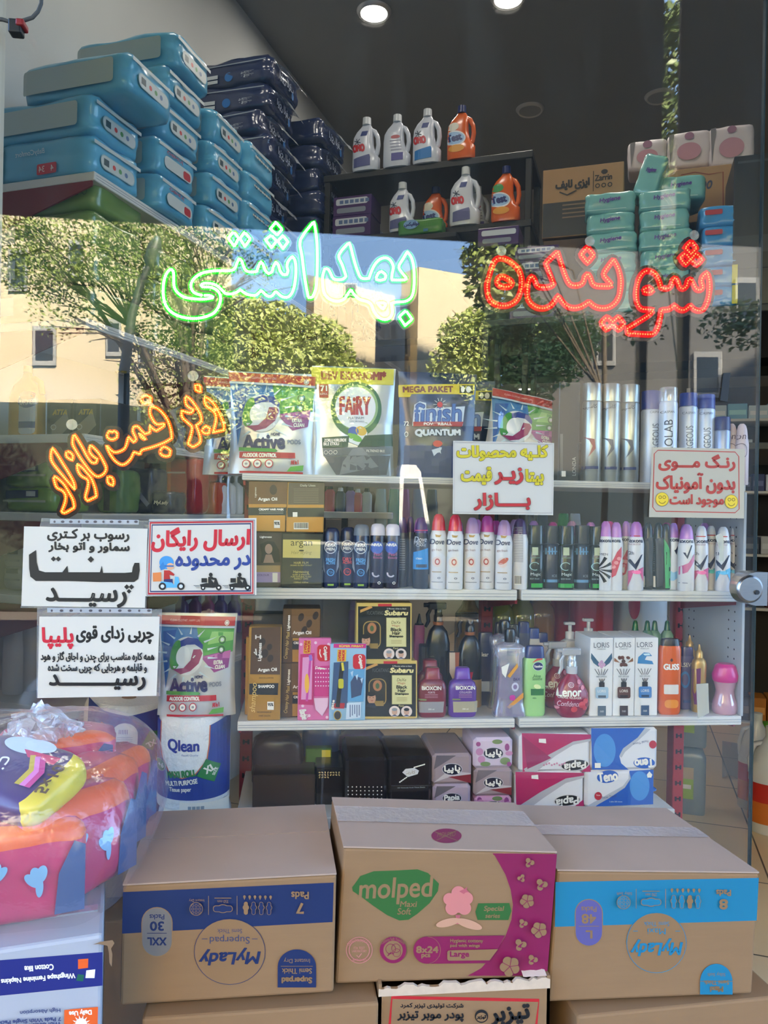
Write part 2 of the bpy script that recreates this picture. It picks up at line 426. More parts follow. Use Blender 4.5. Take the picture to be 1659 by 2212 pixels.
wallseg(wr, along(wr, LEN * .8), 0, CEIL, 'wall_right')
ZT = 3.35                                     # head of the shop window
m_frame = mat('cream_window_frame', (196, 192, 178), .6, var=.05)
mb = MB(); mb.box(-6, XL - .075, YG - .04, YI, 0, CEIL + .2, m_wall); structure(mb, 'wall_front')
mb = MB(); mb.box(XL - .07, 5, YG - .04, YI, ZT + .05, CEIL + .2, m_wall); structure(mb, 'wall_front_upper')
XR = P(1634, 1160, YG).x                      # free edge of the glass, then the open doorway
mb = MB(); mb.box(XR + 1.25, 5, YG - .04, YI, 0, ZT, m_wall); structure(mb, 'wall_front_right')
m_glass = film('window_glass', (200, 205, 205), .993, .03, 0., haze=(1, .985, .95), edge=.3, scale=2.2, dirt=.015)
mb = MB(); mb.box(XL, XR, YG, YG + .01, .02, ZT, m_glass)
win = structure(mb, 'window_1')
mb = MB(); mb.rbox(XL - .07, XL + .004, YG - .03, YG + .05, 0, ZT + .05, m_frame, .004); mb.build('window_frame', win)
mb = MB(); mb.rbox(XL, XR + 1.25, YG - .02, YG + .03, ZT, ZT + .05, m_frame, .004); mb.build('window_head', win)
mb = MB(); mb.box(XR - .0015, XR + .002, YG - .001, YG + .011, .02, ZT, mat('polished_glass_edge', (44, 54, 52), .2)); mb.build('pane_edge', win)
# pavement and street
mb = MB(); mb.box(-14, 14, -2.4, YG - .05, -.2, 0, m_pave); structure(mb, 'pavement')
mb = MB(); mb.box(-40, 40, -45, -2.4, -.3, -.12, mat('asphalt', (92, 86, 78), .9, var=.15, scale=4)); structure(mb, 'road')

# ceiling lamps
m_lampw = emit('lamp_glow', (1, .98, .94), 6); m_ring = mat('lamp_ring_metal', (205, 205, 205), .35, .6)
LAMPS = [(808, 25, CEIL, 1, 'lit round ceiling lamp above the cone of detergent bottles, leftmost lit one'), (1098, -6, CEIL, 1, 'lit round ceiling lamp cut by the top edge of the picture'),
         (1145, 236, CEIL, 0, 'unlit round ceiling lamp right of the orange detergent bottle'), (1425, 207, CEIL, 0, 'unlit round ceiling lamp above the brown cartons'),
         (1135, 838, 3.0, 1, 'lit round lamp far back above the tilted laundry pouch'), (1606, 868, 3.0, 1, 'lit round lamp far back at the right edge of the glass')]
for px, py, z, on, lb in LAMPS:
    p = H(px, py, z); t = thing('ceiling_lamp', lb, 'ceiling lamp', p, group='round lamps in the ceiling')
    MB().loft([(-.012, .075), (-.02, .085), (0, .1)], m_ring, 24, False).build('ring', t)
    MB().loft([(-.013, .076), (-.012, .076)], m_lampw if on else mat('frosted_lens', (150, 150, 148), .5), 24).build('lens', t)
    if on:
        l = bpy.data.lights.new('lamp_light', 'AREA'); l.shape = 'DISK'; l.size = .16; l.energy = LAMP; l.color = (1, .97, .92)
        o = link('lamp_light', l, t, (0, 0, -.03))
for p in ((-.45, 2.75, CEIL - .02), (.2, 2.9, CEIL - .02), (1.3, 2.9, CEIL - .02), (1.6, 3.6, CEIL - .02)):   # unseen lights without fittings, added to brighten the front goods
    if 1:
        q = bpy.data.lights.new('added_light', 'AREA'); q.shape = 'DISK'; q.size = .3; q.energy = LAMP * .8; q.color = (1, .97, .92); link('added_light', q, None, p)

# ================================================================= the street that the glass mirrors
m_cream = mat('cream_render', (206, 192, 160), .9, var=.05, scale=.8)
m_cream2 = mat('pale_stone_facing', (200, 184, 152), .9, var=.08, scale=1.5)
m_gray = mat('gray_render', (150, 150, 146), .9, var=.06, scale=1)
m_dwin = mat('dark_street_window', (46, 52, 56), .2)
m_banner = mat('banner_cloth', (58, 60, 60), .8, var=.1, scale=2)
m_bletter = mat('banner_letter_cloth', (72, 74, 70), .8)
def vx(px, Yv, py=1000): p = V(px, py, Yv); return (p.x, p.y)
def vz(px, py, Yv): return V(px, py, Yv).z
def banner(px0, px1, pyb, lb, words=()):
    Yv = 5.36; a, b = V(px0, pyb, Yv), V(px1, pyb, Yv); ox, oy = min(a.x, b.x), a.y
    t = thing('signboard', lb, 'signboard', (a.x, a.y, 0)); mb = MB(); z0 = V((px0 + px1) / 2, pyb, Yv).z
    mb.box(0, b.x - a.x, -.03, 0, z0, 5.6, m_banner); mb.build('panel', t)
    for x in (.1, b.x - a.x - .1): MB().box(x - .03, x + .03, -.1, -.03, 0, 5.6, mat('sign_post_steel', (70, 70, 70), .5)).build('post', t)
    if words:
        for w, cx, cy, ww, hh in words: mb = MB(); Art(mb, lambda px, py, o: V(px, py, Yv) + Vector((0, o + .002, 0)) - Vector((a.x, a.y, 0))).text(fa(w), cx, cy, ww, hh, m_bletter, bold=1); mb.build('lettering', t)
banner(-700, 1428, 481, 'dark cloth signboard over the pavement, mirrored in the window with large letters', [('شوینده و', 860, 175, 270, 110), ('بهداشتی', 420, 150, 300, 130)])
banner(1463, 2300, 545, 'dark signboard right of the sky gap, mirrored in the window')
def block(name, lb, foot, z1, m, wins=(), group=None, z0=-.12, wcol=None):
    pts = [vx(*f) for f in foot]; t = thing(name, lb, 'building', (pts[0][0], pts[0][1], 0), group=group)
    o = [(p[0] - pts[0][0], p[1] - pts[0][1]) for p in pts]
    a = sum(p[0] * q[1] - q[0] * p[1] for p, q in zip(o, o[1:] + o[:1]))
    zs = list(z1) if isinstance(z1, (list, tuple)) else [z1] * len(o)
    if a <= 0: o, zs = o[::-1], zs[::-1]
    mb = prism(MB(), o, z0, 1, m); n = len(o); mb.v[n:] = [(p[0], p[1], z) for p, z in zip(o, zs)]; mb.build('walls', t)
    for (x0, y0, x1, y1, i) in wins:           # window seen between pixels on the wall from corner i to i+1
        A, B = Vector((*pts[i], 0)), Vector((*pts[(i + 1) % len(pts)], 0)); n = (B - A).cross(U0).normalized()
        if n.y < 0: n = -n
        def W(px, py):
            d = ray(px, py); d = Vector((d.x, -d.y, d.z)); e = Vector((0, 2 * YG, EYE)); return e + d * ((A - e).dot(n) / d.dot(n))
        q = [W(x0, y1), W(x1, y1), W(x1, y0), W(x0, y0)]; L = Vector((pts[0][0], pts[0][1], 0))
        mb = MB(); mb.hexa([q[0] - n * .02 - L, q[1] - n * .02 - L, q[1] + n * .05 - L, q[0] + n * .05 - L, q[3] - n * .02 - L, q[2] - n * .02 - L, q[2] + n * .05 - L, q[3] + n * .05 - L], m_gray)
        f = mb.build('window', t); mb = MB(); e = .12
        def lerp(u, v): return (q[0] * (1 - u) * (1 - v) + q[1] * u * (1 - v) + q[2] * u * v + q[3] * (1 - u) * v) + n * .055 - L
        mb.add([lerp(e, e), lerp(1 - e, e), lerp(1 - e, 1 - e), lerp(e, 1 - e)], [(0, 1, 2, 3)], wcol or m_dwin); mb.build('pane', f)
    return t
block('apartment_building', 'cream apartment building behind the trees, mirrored at the left of the window', [(-420, 15.), (492, 15.), (492, 22.), (-420, 22.)], 13.5, m_cream2,
      [(72, 705, 122, 790, 0), (310, 560, 345, 640, 0), (230, 690, 262, 770, 0), (300, 740, 335, 790, 0), (395, 560, 420, 620, 0), (398, 690, 420, 760, 0), (20, 540, 60, 630, 0), (150, 520, 180, 600, 0)])
block('house', 'cream building with a sunlit gable, mirrored in the middle of the window', [(655, 22.), (672, 20.), (846, 20.6), (838, 28.)], (vz(655, 592, 22.), vz(672, 596, 20.), vz(846, 640, 20.6), vz(846, 640, 20.6)), m_cream, [(742, 612, 770, 640, 1), (690, 770, 720, 830, 1), (742, 770, 765, 830, 1)])
block('gray_house', 'low gray building with dark windows, mirrored between the two cream buildings', [(806, 18.4), (870, 18.4), (868, 19.7), (806, 19.7)], vz(830, 690, 18.4), m_gray, [(818, 765, 834, 830, 0), (842, 760, 858, 830, 0), (818, 700, 832, 740, 0), (842, 698, 856, 738, 0)])
block('tall_house', 'tall building with a blank cream wall, mirrored right of the green neon word', [(860, 22.5), (897, 20.), (1075, 20.8), (1070, 28.)], (vz(860, 590, 22.5), vz(897, 576, 20.), vz(1075, 606, 20.8), vz(1075, 606, 20.8)), m_cream, [(868, 640, 886, 690, 0), (868, 720, 886, 770, 0), (868, 790, 886, 850, 0)])
block('office_building', 'gray building in the shade, mirrored behind the red neon word', [(1085, 25.), (1900, 18.), (1900, 26.), (1085, 33.)], 12.5, mat('dark_gray_render', (104, 103, 100), .9, var=.06, scale=1), [(1290, 700, 1330, 790, 0), (1500, 760, 1560, 860, 0), (1590, 600, 1640, 700, 0)])
mb = MB(); a, b = V(1120, 1050, 15.), V(1520, 1050, 15.)
o_ = thing('garden_wall', 'low sunlit cream wall across the street, mirrored under the hair sprays', 'wall', (a.x, a.y, -.12)); mb.box(0, b.x - a.x, -.2, 0, 0, vz(1300, 1028, 15.) + .12, m_cream); mb.build('wall_body', o_)
mb = MB(); mb.box(-.05, b.x - a.x + .05, -.25, .05, vz(1300, 1028, 15.) + .12, vz(1300, 1028, 15.) + .2, m_cream2); mb.build('coping', o_)
a, b = V(-700, 481, 5.36), V(2300, 481, 5.36); o_ = thing('added_canopy', 'unseen dark roof added over the pavement to cut the skylight', 'added_canopy', (a.x, 0, 5.62)); MB().box(0, b.x - a.x, a.y, YG - .05, 0, .06, m_banner).build('roof_panel', o_)  # unseen roof added to hold skylight off the cartons
m_hedge = mat('dark_hedge_leaf', (40, 50, 34), .8, var=.5, scale=9, bump=1.)  # dark growth added to keep the low mirror image dark
for x0, x1, yt, Yv, lb in ((-500, 470, 852, 12.6, 'dark hedging added to dim the mirror image, low at the left of the window'), (500, 1120, 905, 12.2, 'dark hedging added to dim the mirror image, low in the middle of the window')):
    a, b = V(x0, yt, Yv), V(x1, yt, Yv); t = thing('added_hedge', lb, 'added_hedge', (a.x, a.y, -.12)); w = b.x - a.x; mb = MB()
    mb.puff(w, .9, a.z + .12, m_hedge, 14, 24, .05, Yv, Matrix.Translation((w / 2, -.3, 0))); mb.build('foliage', t)
# unseen upper floors, their blocks shaped to cast the street's shade
t = thing('shop_building', 'unseen upper floors over the shop, shaped to block the sun', 'building', (0, YI, CEIL + .2))
MB().box(-16, 8.5, 0, 12, 0, 2.6, m_gray).build('low_block', t); MB().box(8.6, 40, 0, 2.6, 0, 18.2, m_gray).build('tall_sun_block', t)

# trees
m_bark = mat('tree_bark', (86, 76, 62), .9, var=.3, scale=12); m_pale = mat('pale_bark', (196, 184, 160), .9, var=.15, scale=10)
def leafmat(key, c):
    m = mat(key, c, .55, var=.35, scale=1.3); return m
m_leafa, m_leafb, m_leafc = leafmat('plane_leaf', (124, 138, 66)), leafmat('olive_leaf', (188, 198, 116)), leafmat('dark_leaf', (96, 112, 64))
def leaves(mb, c, r, n, m, size, seed):
    rnd = random.Random(seed); vs = []; fs = []
    for i in range(n):
        while True:
            q = Vector((rnd.uniform(-1, 1), rnd.uniform(-1, 1), rnd.uniform(-1, 1)))
            if q.length < 1: break
        q = q * (.55 + .45 * q.length); p = Vector(c) + Vector((q.x * r[0], q.y * r[1], q.z * r[2]))
        a = Vector((rnd.gauss(0, 1), rnd.gauss(0, 1), rnd.gauss(0, .6))).normalized(); b = a.cross(Vector((rnd.gauss(0, 1), rnd.gauss(0, 1), rnd.gauss(0, 1)))).normalized(); s = size * rnd.uniform(.6, 1.3); k = len(vs)
        vs += [p - a * s, p + b * s * .5, p + a * s, p - b * s * .5]; fs.append((k, k + 1, k + 2, k + 3))
    mb.add(vs, fs, m)
def tree(lb, base, clumps, m, size, bark, tr=.12, name='tree', bare=0, seed=1):
    """base: pixel x, mirrored depth; clumps: pixel centre, depth, pixel radii, leaves"""
    bx = vx(*base); t = thing(name, lb, 'tree', (bx[0], bx[1], -.12), group='trees across the street'); L = Vector((bx[0], bx[1], -.12)); rnd = random.Random(seed)
    cs = []; mb = MB()
    for i, (px, py, Yv, rx, ry, n) in enumerate(clumps):
        c = V(px, py, Yv) - L; k = Yv / FOC; leaves(mb, c, (rx * k, max(rx, ry) * k * .6, ry * k), int(n * 2.4), m, size, seed * 31 + i); cs.append((c, ry * k))
    if clumps: mb.build('foliage', t)
    mb = MB(); top = Vector((0, 0, max(.8, min(c.z for c, _ in cs) if cs else 3)))
    mb.tube([(0, 0, 0), top * .5 + Vector((.05, 0, 0)), top], [tr, tr * .8, tr * .6], bark, 8); mb.build('trunk', t)
    for c, r in cs:
        mb = MB(); mid = top.lerp(c, .5) + Vector((rnd.uniform(-.3, .3), 0, .2)); mb.tube([top * .8, mid, c], [tr * .32, tr * .2, tr * .08], bark, 6)
        for k in range(6): q = c + Vector((rnd.uniform(-1, 1), rnd.uniform(-.6, .6), rnd.uniform(-1, 1))) * r * 1.1; mb.tube([mid, (mid + q) / 2 + Vector((0, 0, .1)), q], [tr * .12, tr * .08, tr * .04], bark, 4)
        mb.build('branch', t)
    return t
tree('big plane tree mirrored over the diaper packs and amber sign', (415, 9.5), [(60, 500, 9.5, 100, 70, 900), (110, 590, 9.5, 120, 60, 900), (230, 560, 9, 80, 70, 500), (265, 490, 9, 110, 60, 800), (330, 600, 9, 90, 80, 800), (400, 520, 9.5, 100, 80, 900), (420, 640, 9.5, 90, 70, 700), (380, 730, 9.5, 110, 70, 700), (440, 790, 9.5, 90, 70, 600), (150, 680, 9.5, 90, 60, 180), (330, 830, 9.5, 80, 90, 420), (415, 900, 9.5, 60, 90, 320), (490, 545, 9, 60, 70, 160), (560, 560, 9, 60, 70, 110)], m_leafa, .026, m_bark, .13, seed=3)
tree('olive green tree mirrored behind the green neon word, left of the sunlit gable', (590, 14.), [(520, 720, 14, 80, 90, 1500), (600, 710, 14.2, 70, 60, 1100), (680, 760, 14, 90, 80, 1700), (590, 800, 13.8, 130, 80, 2000), (740, 830, 14, 70, 60, 900), (500, 860, 13.6, 100, 80, 1100), (620, 930, 13.8, 150, 80, 1500), (480, 960, 13.6, 110, 80, 900)], m_leafb, .055, m_bark, .15, seed=5)
tree('round green tree mirrored right of the blank cream wall', (1120, 12.), [(1030, 730, 12, 90, 60, 1300), (1110, 690, 12, 110, 60, 1500), (1010, 790, 12, 90, 60, 1200), (1150, 780, 12, 130, 70, 1800), (1240, 730, 12, 80, 60, 700), (1090, 850, 12, 120, 50, 900)], m_leafb, .045, m_bark, .1, seed=8)
tree('tree with a hanging branch mirrored left of the red neon letters', (1300, 8.5), [(1030, 560, 8.5, 40, 50, 130), (1075, 530, 8.5, 70, 40, 200), (1060, 620, 8.5, 60, 50, 200), (1120, 590, 8.5, 60, 60, 200), (1120, 720, 9, 50, 40, 90)], m_leafa, .05, m_bark, .045, seed=9)
tree('thin pale tree mirrored under the red neon word, left one of two', (1385, 10.5), [(1390, 700, 10.5, 60, 50, 60)], m_leafc, .06, m_pale, .045, seed=11)
tree('thin pale tree mirrored under the red neon word, right one of two', (1465, 9.5), [(1450, 560, 8.5, 70, 80, 260), (1445, 300, 7., 60, 120, 260), (1440, 150, 7., 60, 120, 260), (1450, 60, 6.8, 50, 80, 150), (1600, 700, 9.5, 100, 60, 200)], m_leafc, .05, m_pale, .045, seed=12)
# street lamp, parked pickup
b = vx(268, 8.); t = thing('street_lamp', 'dark curved street lamp mirrored left of the green neon word', 'street lamp', (b[0], b[1], -.12)); L = Vector((b[0], b[1], -.12))
MB().tube([(0, 0, 0), V(268, 800, 8.) - L, V(285, 680, 8.) - L, V(305, 610, 8.) - L, V(325, 568, 8.) - L], [.07, .055, .045, .04, .03], mat('lamp_post_paint', (60, 66, 60), .5)).build('pole', t)
MB().loft([(-.17, .02), (-.1, .07), (.05, .075), (.17, .03)], mat('lamp_head_plastic', (70, 80, 66), .5), 14, M=Matrix.Translation(V(331, 545, 8.) - L) @ Matrix.Rotation(.25, 4, 'Y')).build('lamp_head', t)
b = V(874, 1105, 10.6); gz = -.12
t = thing('pickup_truck', 'white pickup truck mirrored under the blue dishwasher pouch', 'truck', (b.x, b.y, gz)); t.scale = (.56, .8, 1.06); m_tw = mat('white_car_paint', (236, 236, 232), .25, coat=.5); m_rub = mat('tyre_rubber', (28, 28, 28), .8)
def sidepan(mb, prof, y0, y1, m):
    n = len(prof); vs = [(x, y0, z) for x, z in prof] + [(x, y1, z) for x, z in prof]
    mb.add(vs, [tuple(range(n)), tuple(range(n, 2 * n))[::-1]] + [(i, n + i, n + (i + 1) % n, (i + 1) % n) for i in range(n)], m); return mb
sidepan(MB(), [(-.28, .5), (.9, .5), (.92, 1.0), (.55, 1.15), (.22, 2.08), (.1, 2.17), (-.24, 2.17), (-.28, 2.1)], -.8, .8, m_tw).build('cab', t)
sidepan(MB(), [(-.2, 1.25), (.42, 1.25), (.16, 2.0), (-.18, 2.0)], -.81, .812, mat('car_glass', (40, 48, 52), .08)).build('side_window', t)
MB().box(-2.5, -.32, -.85, .85, .7, 1.15, m_tw).build('cargo_bed', t)
for x in (.35, -1.8):
    for y in (-.7, .7): MB().loft([(-.1, .3), (-.08, .33), (.08, .33), (.1, .3)], m_rub, 20, M=Matrix.Translation((x, y, .33)) @ Matrix.Rotation(PI / 2, 4, 'X')).build('wheel', t)
# ================================================================= cartons on the pavement
m_card = mat('brown_cardboard', (138, 104, 70), .85, var=.07, scale=9, bump=.06, stretch=(1, 1, 6))
m_cards = mat('toplit_cardboard_flap', (168, 142, 124), .85, var=.07, scale=9, bump=.05)  # lighter than the sides: light on the carton tops put into the colour
m_whitecard = mat('white_coated_cardboard', (164, 165, 172), .6, var=.03, scale=9)
m_tape = film('clear_parcel_tape', (210, 190, 180), .45, .12, .2, bump=.5, scale=60)
KRAFT = m_card
def carton(lb, tl, tr, br, bl, Yf, depth, m=KRAFT, shear=0., down=0., r=.005, tape=True, name='carton', seam=.5):
    q = [P(*p, Yf) for p in (bl, br, tr, tl)]; L = Vector((q[0].x, Yf, q[0].z)); q = [p - L for p in q]
    if down: q[0] = q[0] - U0 * down; q[1] = q[1] - U0 * down
    d = Vector((shear, depth, 0)); t = thing(name, lb, 'carton', L, group=None)
    mb = MB(); mb.hexa([q[0], q[1], q[1] + d, q[0] + d, q[3], q[2], q[2] + d, q[3] + d], m, r); t['L'] = L
    return t, mb, L, q, d
def top_flaps(t, q, d, m, seam=.5, dark=(60, 44, 34), gap=.004):
    """two top flaps that meet in a seam"""
    tl, tr = q[3], q[2]; e = .004
    for k, (a, b) in enumerate(((0.0, seam), (seam + gap / d.y, 1.0))):
        p = [tl + d * a, tr + d * a, tr + d * b, tl + d * b]
        MB().hexa([v + U0 * .0005 for v in p] + [v + U0 * .0035 for v in p], m).build('flap', t)
    p = [tl + d * seam, tr + d * seam, tr + d * (seam + gap / d.y), tl + d * (seam + gap / d.y)]
    MB().add([v + U0 * .0012 for v in p], [(0, 1, 2, 3)], ink(*dark)).build('seam', t)
def strip_tape(t, q, d, s0, s1, m=m_tape, hang=.0):
    tl, tr = q[3], q[2]; p = [tl + d * s0, tr + d * s0, tr + d * s1, tl + d * s1]
    MB().add([v + U0 * .0055 for v in p], [(0, 1, 2, 3)], m).build('tape', t)

NAVY, CYAN = (24, 40, 82), (26, 114, 146)
def lady_print(ar, kraft, col, z, pill, words, top, l):
    """the printing of the pad cartons, which stand upside down; all in zoomed pixels"""
    C, K = ink(*col), ink(*kraft); ar.z = z
    ar.poly(l['band'], C)
    x0, y0, x1, y1 = l['pill']; r = (x1 - x0) / 2; ar.rrect(x0 - 6, y0 - 6, x1 + 6, y1 + 6, r + 6, K); ar.rrect(x0, y0, x1, y1, r - 1, ink(*pill))
    cx = (x0 + x1) / 2; pt = ink(*l['ptext']); ar.text(words[0], cx, y0 + 62, 100, 34, pt, 180, bold=1); ar.text(words[1], cx, y0 + 125, 92, 60, pt, 180, bold=3); ar.rect(cx - 68, y0 + 172, cx + 68, y0 + 176, pt); ar.text(words[2], cx, y0 + 230, l['w2'], 52, pt, 180, bold=3)
    cx, cy, rx, ry = l['ring']; ar.ell(cx, cy, rx, ry, C); ar.ell(cx, cy, rx - 4, ry - 4, K)
    tx = l['txt']; ar.text(words[3], cx, cy - ry * .62, 170, 30, tx, 180); ar.text(words[4], cx, cy - ry * .38, l['w4'], l.get('h4', 62), tx, 180); ar.rect(cx - rx * .78, cy - ry * .40, cx - rx * .62, cy - ry * .38, tx); ar.rect(cx + rx * .62, cy - ry * .40, cx + rx * .78, cy - ry * .38, tx)
    ar.text('MyLady', cx, cy + ry * .14, rx * 1.66, 110, C, 180 - 2, shear=.25, bold=4)
    x0, y0, x1, y1 = l['arch']; a = [(x0 + (x1 - x0) / 2 * (1 - math.cos(math.radians(k * 10))), y0 + 120 - 120 * math.sin(math.radians(k * 10))) for k in range(19)]
    ar.poly([(x0, y1)] + a + [(x1, y1)], C); cx = (x0 + x1) / 2
    for k, w in enumerate(l['arcw']): ar.text(w, cx, y0 + l.get('ady', (75, 148, 205))[k], (180, 205, 205)[k] if l.get('h4') is None else (120, 165, 84)[k], (38, 36, 50)[k] if l.get('h4') is None else (30, 28, 34)[k], K, 180, bold=(0, 1, 3)[k])
    ar.rect(cx - 110, y0 + 112, cx + 110, y0 + 115, K)
    bx, by = l['pads']; ar.text('Pads', bx, by, 118 if col == NAVY else 96, 50 if col == NAVY else 40, K, 180, bold=2); ar.text(words[5], bx, by + (88 if col == NAVY else 76), 50, 72 if col == NAVY else 62, K, 180, bold=4)
    for k in range(6): x = l['drop'] + k * 36; ar.ell(x, top + 10, 9, 10, K); ar.poly([(x - 8, top + 14), (x + 8, top + 14), (x, top + 32)], K)
    for k in range(4):
        x = l['drop'] + 10 + k * 53; f = k == l['full']; ar.rrect(x - 14, top + 42, x + 14, top + 132, 14, K); ar.ell(x, top + 82, 22, 20, K)
        if not f: ar.rrect(x - 11, top + 45, x + 11, top + 129, 11, C); ar.ell(x, top + 82, 18, 16, C)
    x = l['bar']; ar.rect(x - 2, top, x + 2, top + 130, K); ar.rect(x - 198, top, x - 194, top + 130, K)
    ar.line([(x - 155, top + 15), (x - 40, top + 15)], 5, K); ar.text('350 mm' if col == NAVY else '290 mm', x - 97, top + 38, 75, 22, K, 180)
    ar.rrect(x - 165, top + 65, x - 30, top + 110, 20, K); ar.ell(x - 97, top + 87, 40, 30, K); ar.rrect(x - 161, top + 69, x - 34, top + 106, 17, C); ar.ell(x - 97, top + 87, 34, 25, C)
    ar.ell(x - 280, top + 88, 46, 46, K); ar.ell(x - 280, top + 88, 42, 42, C)
    for a in range(3):
        for b in range(3): ar.ell(x - 304 + a * 24, top + 64 + b * 24, 9, 9, K, hole=.7)
    ar.text('Instant Dry' if col == NAVY else 'Silky Soft', x - 277, top + 26, 104, 24, K, 180)

KR = (138, 104, 70)
t, mb, L, q, d = carton('brown carton with a navy band and upside down print, left of the pink-printed carton', (265, 1914), (727, 1890), (721, 2144), (259, 2173), 1.42, .335, shear=-.012)
ar = art_y(mb, 1.42, L)
lady_print(ar, KR, NAVY, (240, 1720, 3.19), (112, 106, 102), ('Packs', '30', 'XXL', 'Semi Thick', 'Superpad', '7'), 675,
           dict(band=[(82, 660), (1534, 594), (1526, 866), (76, 946)], pill=(215, 768, 418, 1100), ptext=NAVY, w2=130, ring=(818, 1068, 246, 228), txt=ink(52, 60, 92), w4=275, arch=(1148, 1050, 1412, 1312), arcw=('Instant Dry', 'Semi Thick', 'Superpad'), pads=(1302, 676), drop=920, full=0, bar=870))
mb.build('box_body', t); top_flaps(t, q, d, m_cards, .55)
t, mb, L, q, d = carton('brown carton with a bright blue band and upside down print, right of the pink-printed carton', (1204, 1882), (1640, 1887), (1625, 2147), (1183, 2165), 1.45, .335, shear=-.03)
ar = art_y(mb, 1.45, L)
lady_print(ar, KR, CYAN, (1120, 1700, 3.08), (88, 82, 136), ('Packs', '48', 'L', 'Semi Thick', 'Maxi', '8'), 668,
           dict(band=[(246, 632), (1598, 604), (1584, 888), (242, 930)], pill=(380, 750, 555, 1054), ptext=KR, w2=42, ring=(916, 1034, 200, 202), txt=ink(*CYAN), w4=120, arch=(1204, 1172, 1420, 1376), arcw=('Silky Soft', 'Semi Thick', 'Maxi'), ady=(68, 123, 166), h4=40, pads=(1358, 698), drop=1015, full=2, bar=970))
mb.build('box_body', t); top_flaps(t, q, d, m_cards, .56, dark=(120, 96, 82)); strip_tape(t, q, d, .48, .64)
t, mb, L, q, d = carton('brown carton with a green blob and pink cotton border, middle of the row', (742, 1832), (1203, 1843), (1180, 2111), (724, 2126), 1.44, .25, shear=-.012)
ar = art_y(mb, 1.44, L, zoom=(700, 1700, 3.072)); G_, PK, K = ink(48, 94, 42), ink(128, 24, 70), ink(*KR)
ar.poly([(1118, 440), (1545, 444), (1480, 1250), (945, 1252), (1040, 1200), (1130, 1100), (1200, 990), (1240, 880), (1250, 780), (1235, 680), (1200, 580), (1160, 500)], PK)
ar.line([(1128, 452), (1200, 580), (1235, 680), (1250, 780), (1240, 880), (1200, 990), (1130, 1100), (1040, 1200), (950, 1250)], 5, K)
ar.poly([(205, 640), (240, 590), (330, 558), (480, 553), (620, 545), (690, 570), (720, 600), (762, 640), (755, 690), (700, 770), (620, 840), (560, 880), (500, 885), (420, 850), (330, 790), (250, 730), (190, 690), (186, 665)], G_)
ar.text('molped', 475, 688, 480, 178, K, -2, shear=.12, bold=3); ar.text('Maxi', 560, 775, 108, 38, K, shear=.15, bold=1); ar.text('Soft', 533, 823, 88, 42, K, shear=.15, bold=1)
ar.poly([(1022, 770), (1228, 768), (1242, 820), (1222, 880), (1018, 880), (1003, 825)], G_); ar.text('Special', 1125, 808, 128, 42, K, shear=.2, bold=1); ar.text('series', 1118, 852, 94, 26, K, shear=.2, bold=1)
PL1, PL2, PL3 = ink(196, 118, 112), ink(178, 88, 96), ink(190, 140, 112)
for x, y, r in ((830, 740, 40), (890, 700, 46), (945, 735, 42), (850, 800, 46), (930, 800, 44), (890, 770, 60)): ar.ell(x, y, r, r, PL1)   # a plain cotton boll
ar.poly([(895, 688), (930, 672), (948, 658), (945, 680), (962, 692), (938, 696), (925, 706)], PL2)
ar.poly([(870, 845), (905, 845), (892, 880), (905, 905), (860, 905), (878, 880)], PL2); ar.ell(960, 905, 90, 28, PL3, rot=18); ar.ell(820, 895, 80, 26, PL3, rot=-14)
ar.ell(233, 1077, 88, 88, PL1, hole=.95); ar.ell(233, 1077, 70, 70, PL1, hole=.93); ar.text('ITA TEST', 233, 1062, 72, 16, PL1); ar.text('LABORATORY', 233, 1082, 96, 16, PL1); ar.text('DERMATOLOGICALLY', 233, 1010, 165, 20, PL1, arc=110); ar.text('APPROVED', 233, 1140, 92, 18, PL1); ar.line([(215, 1108), (228, 1122), (248, 1096)], 6, PL1)
ar.ell(456, 1073, 88, 88, PK); ar.ell(456, 1075, 64, 64, K); ar.text('Cottony Soft Topsheet', 456, 1002, 165, 24, K, arc=110)
for x, y, r in ((440, 1065, 34), (475, 1060, 30), (480, 1090, 28)): ar.ell(x, y, r, r, PK, hole=.9)
ar.line([(420, 1110), (445, 1085), (460, 1100)], 6, PK)
ar.poly([(690, 983), (1196, 975), (1140, 1080), (1085, 1158), (690, 1162)], PK); ar.ell(680, 1072, 90, 90, PK); ar.ell(680, 1072, 90, 90, K, hole=.975, a0=-85, a1=80)
ar.text('8x24', 682, 1068, 142, 42, K, bold=3); ar.text('pcs', 672, 1112, 56, 28, K, bold=2); ar.text('Hygienic cottony', 942, 1011, 216, 28, K, bold=1); ar.text('pad with wings', 930, 1041, 194, 26, K, bold=1)
ar.poly([(822, 1070), (1148, 1062), (1092, 1136), (822, 1138), (813, 1128), (813, 1080)], K); ar.text('Large', 894, 1099, 124, 46, PK, bold=2)
for x, y, r, a in ((1355, 490, 34, 0), (1302, 592, 28, 1), (1434, 634, 42, 2), (1338, 742, 48, 3), (1310, 888, 32, 0), (1416, 930, 54, 3), (1292, 1026, 42, 2), (1372, 1124, 36, 0), (1222, 1166, 68, 3)):
    for k in range(5 if a == 3 else 3): an = k * 2 * PI / (5 if a == 3 else 3) + a; ar.ell(x + r * .52 * math.cos(an), y + r * .52 * math.sin(an), r * .46, r * .46, K)
    ar.ell(x, y, r * .3, r * .3, K)
    if a != 3: ar.poly([(x - r * .5, y + r * .3), (x, y - r * .1), (x + r * .5, y - r * .4), (x + r * .1, y + r * .2), (x + r * .2, y + r * .5)], PK)
    else:
        for k in range(5): an = k * 2 * PI / 5 + a + .63; ar.line([(x, y), (x + r * .8 * math.cos(an), y + r * .8 * math.sin(an))], 4, PK)
tp = q[3] + d * .5 + L
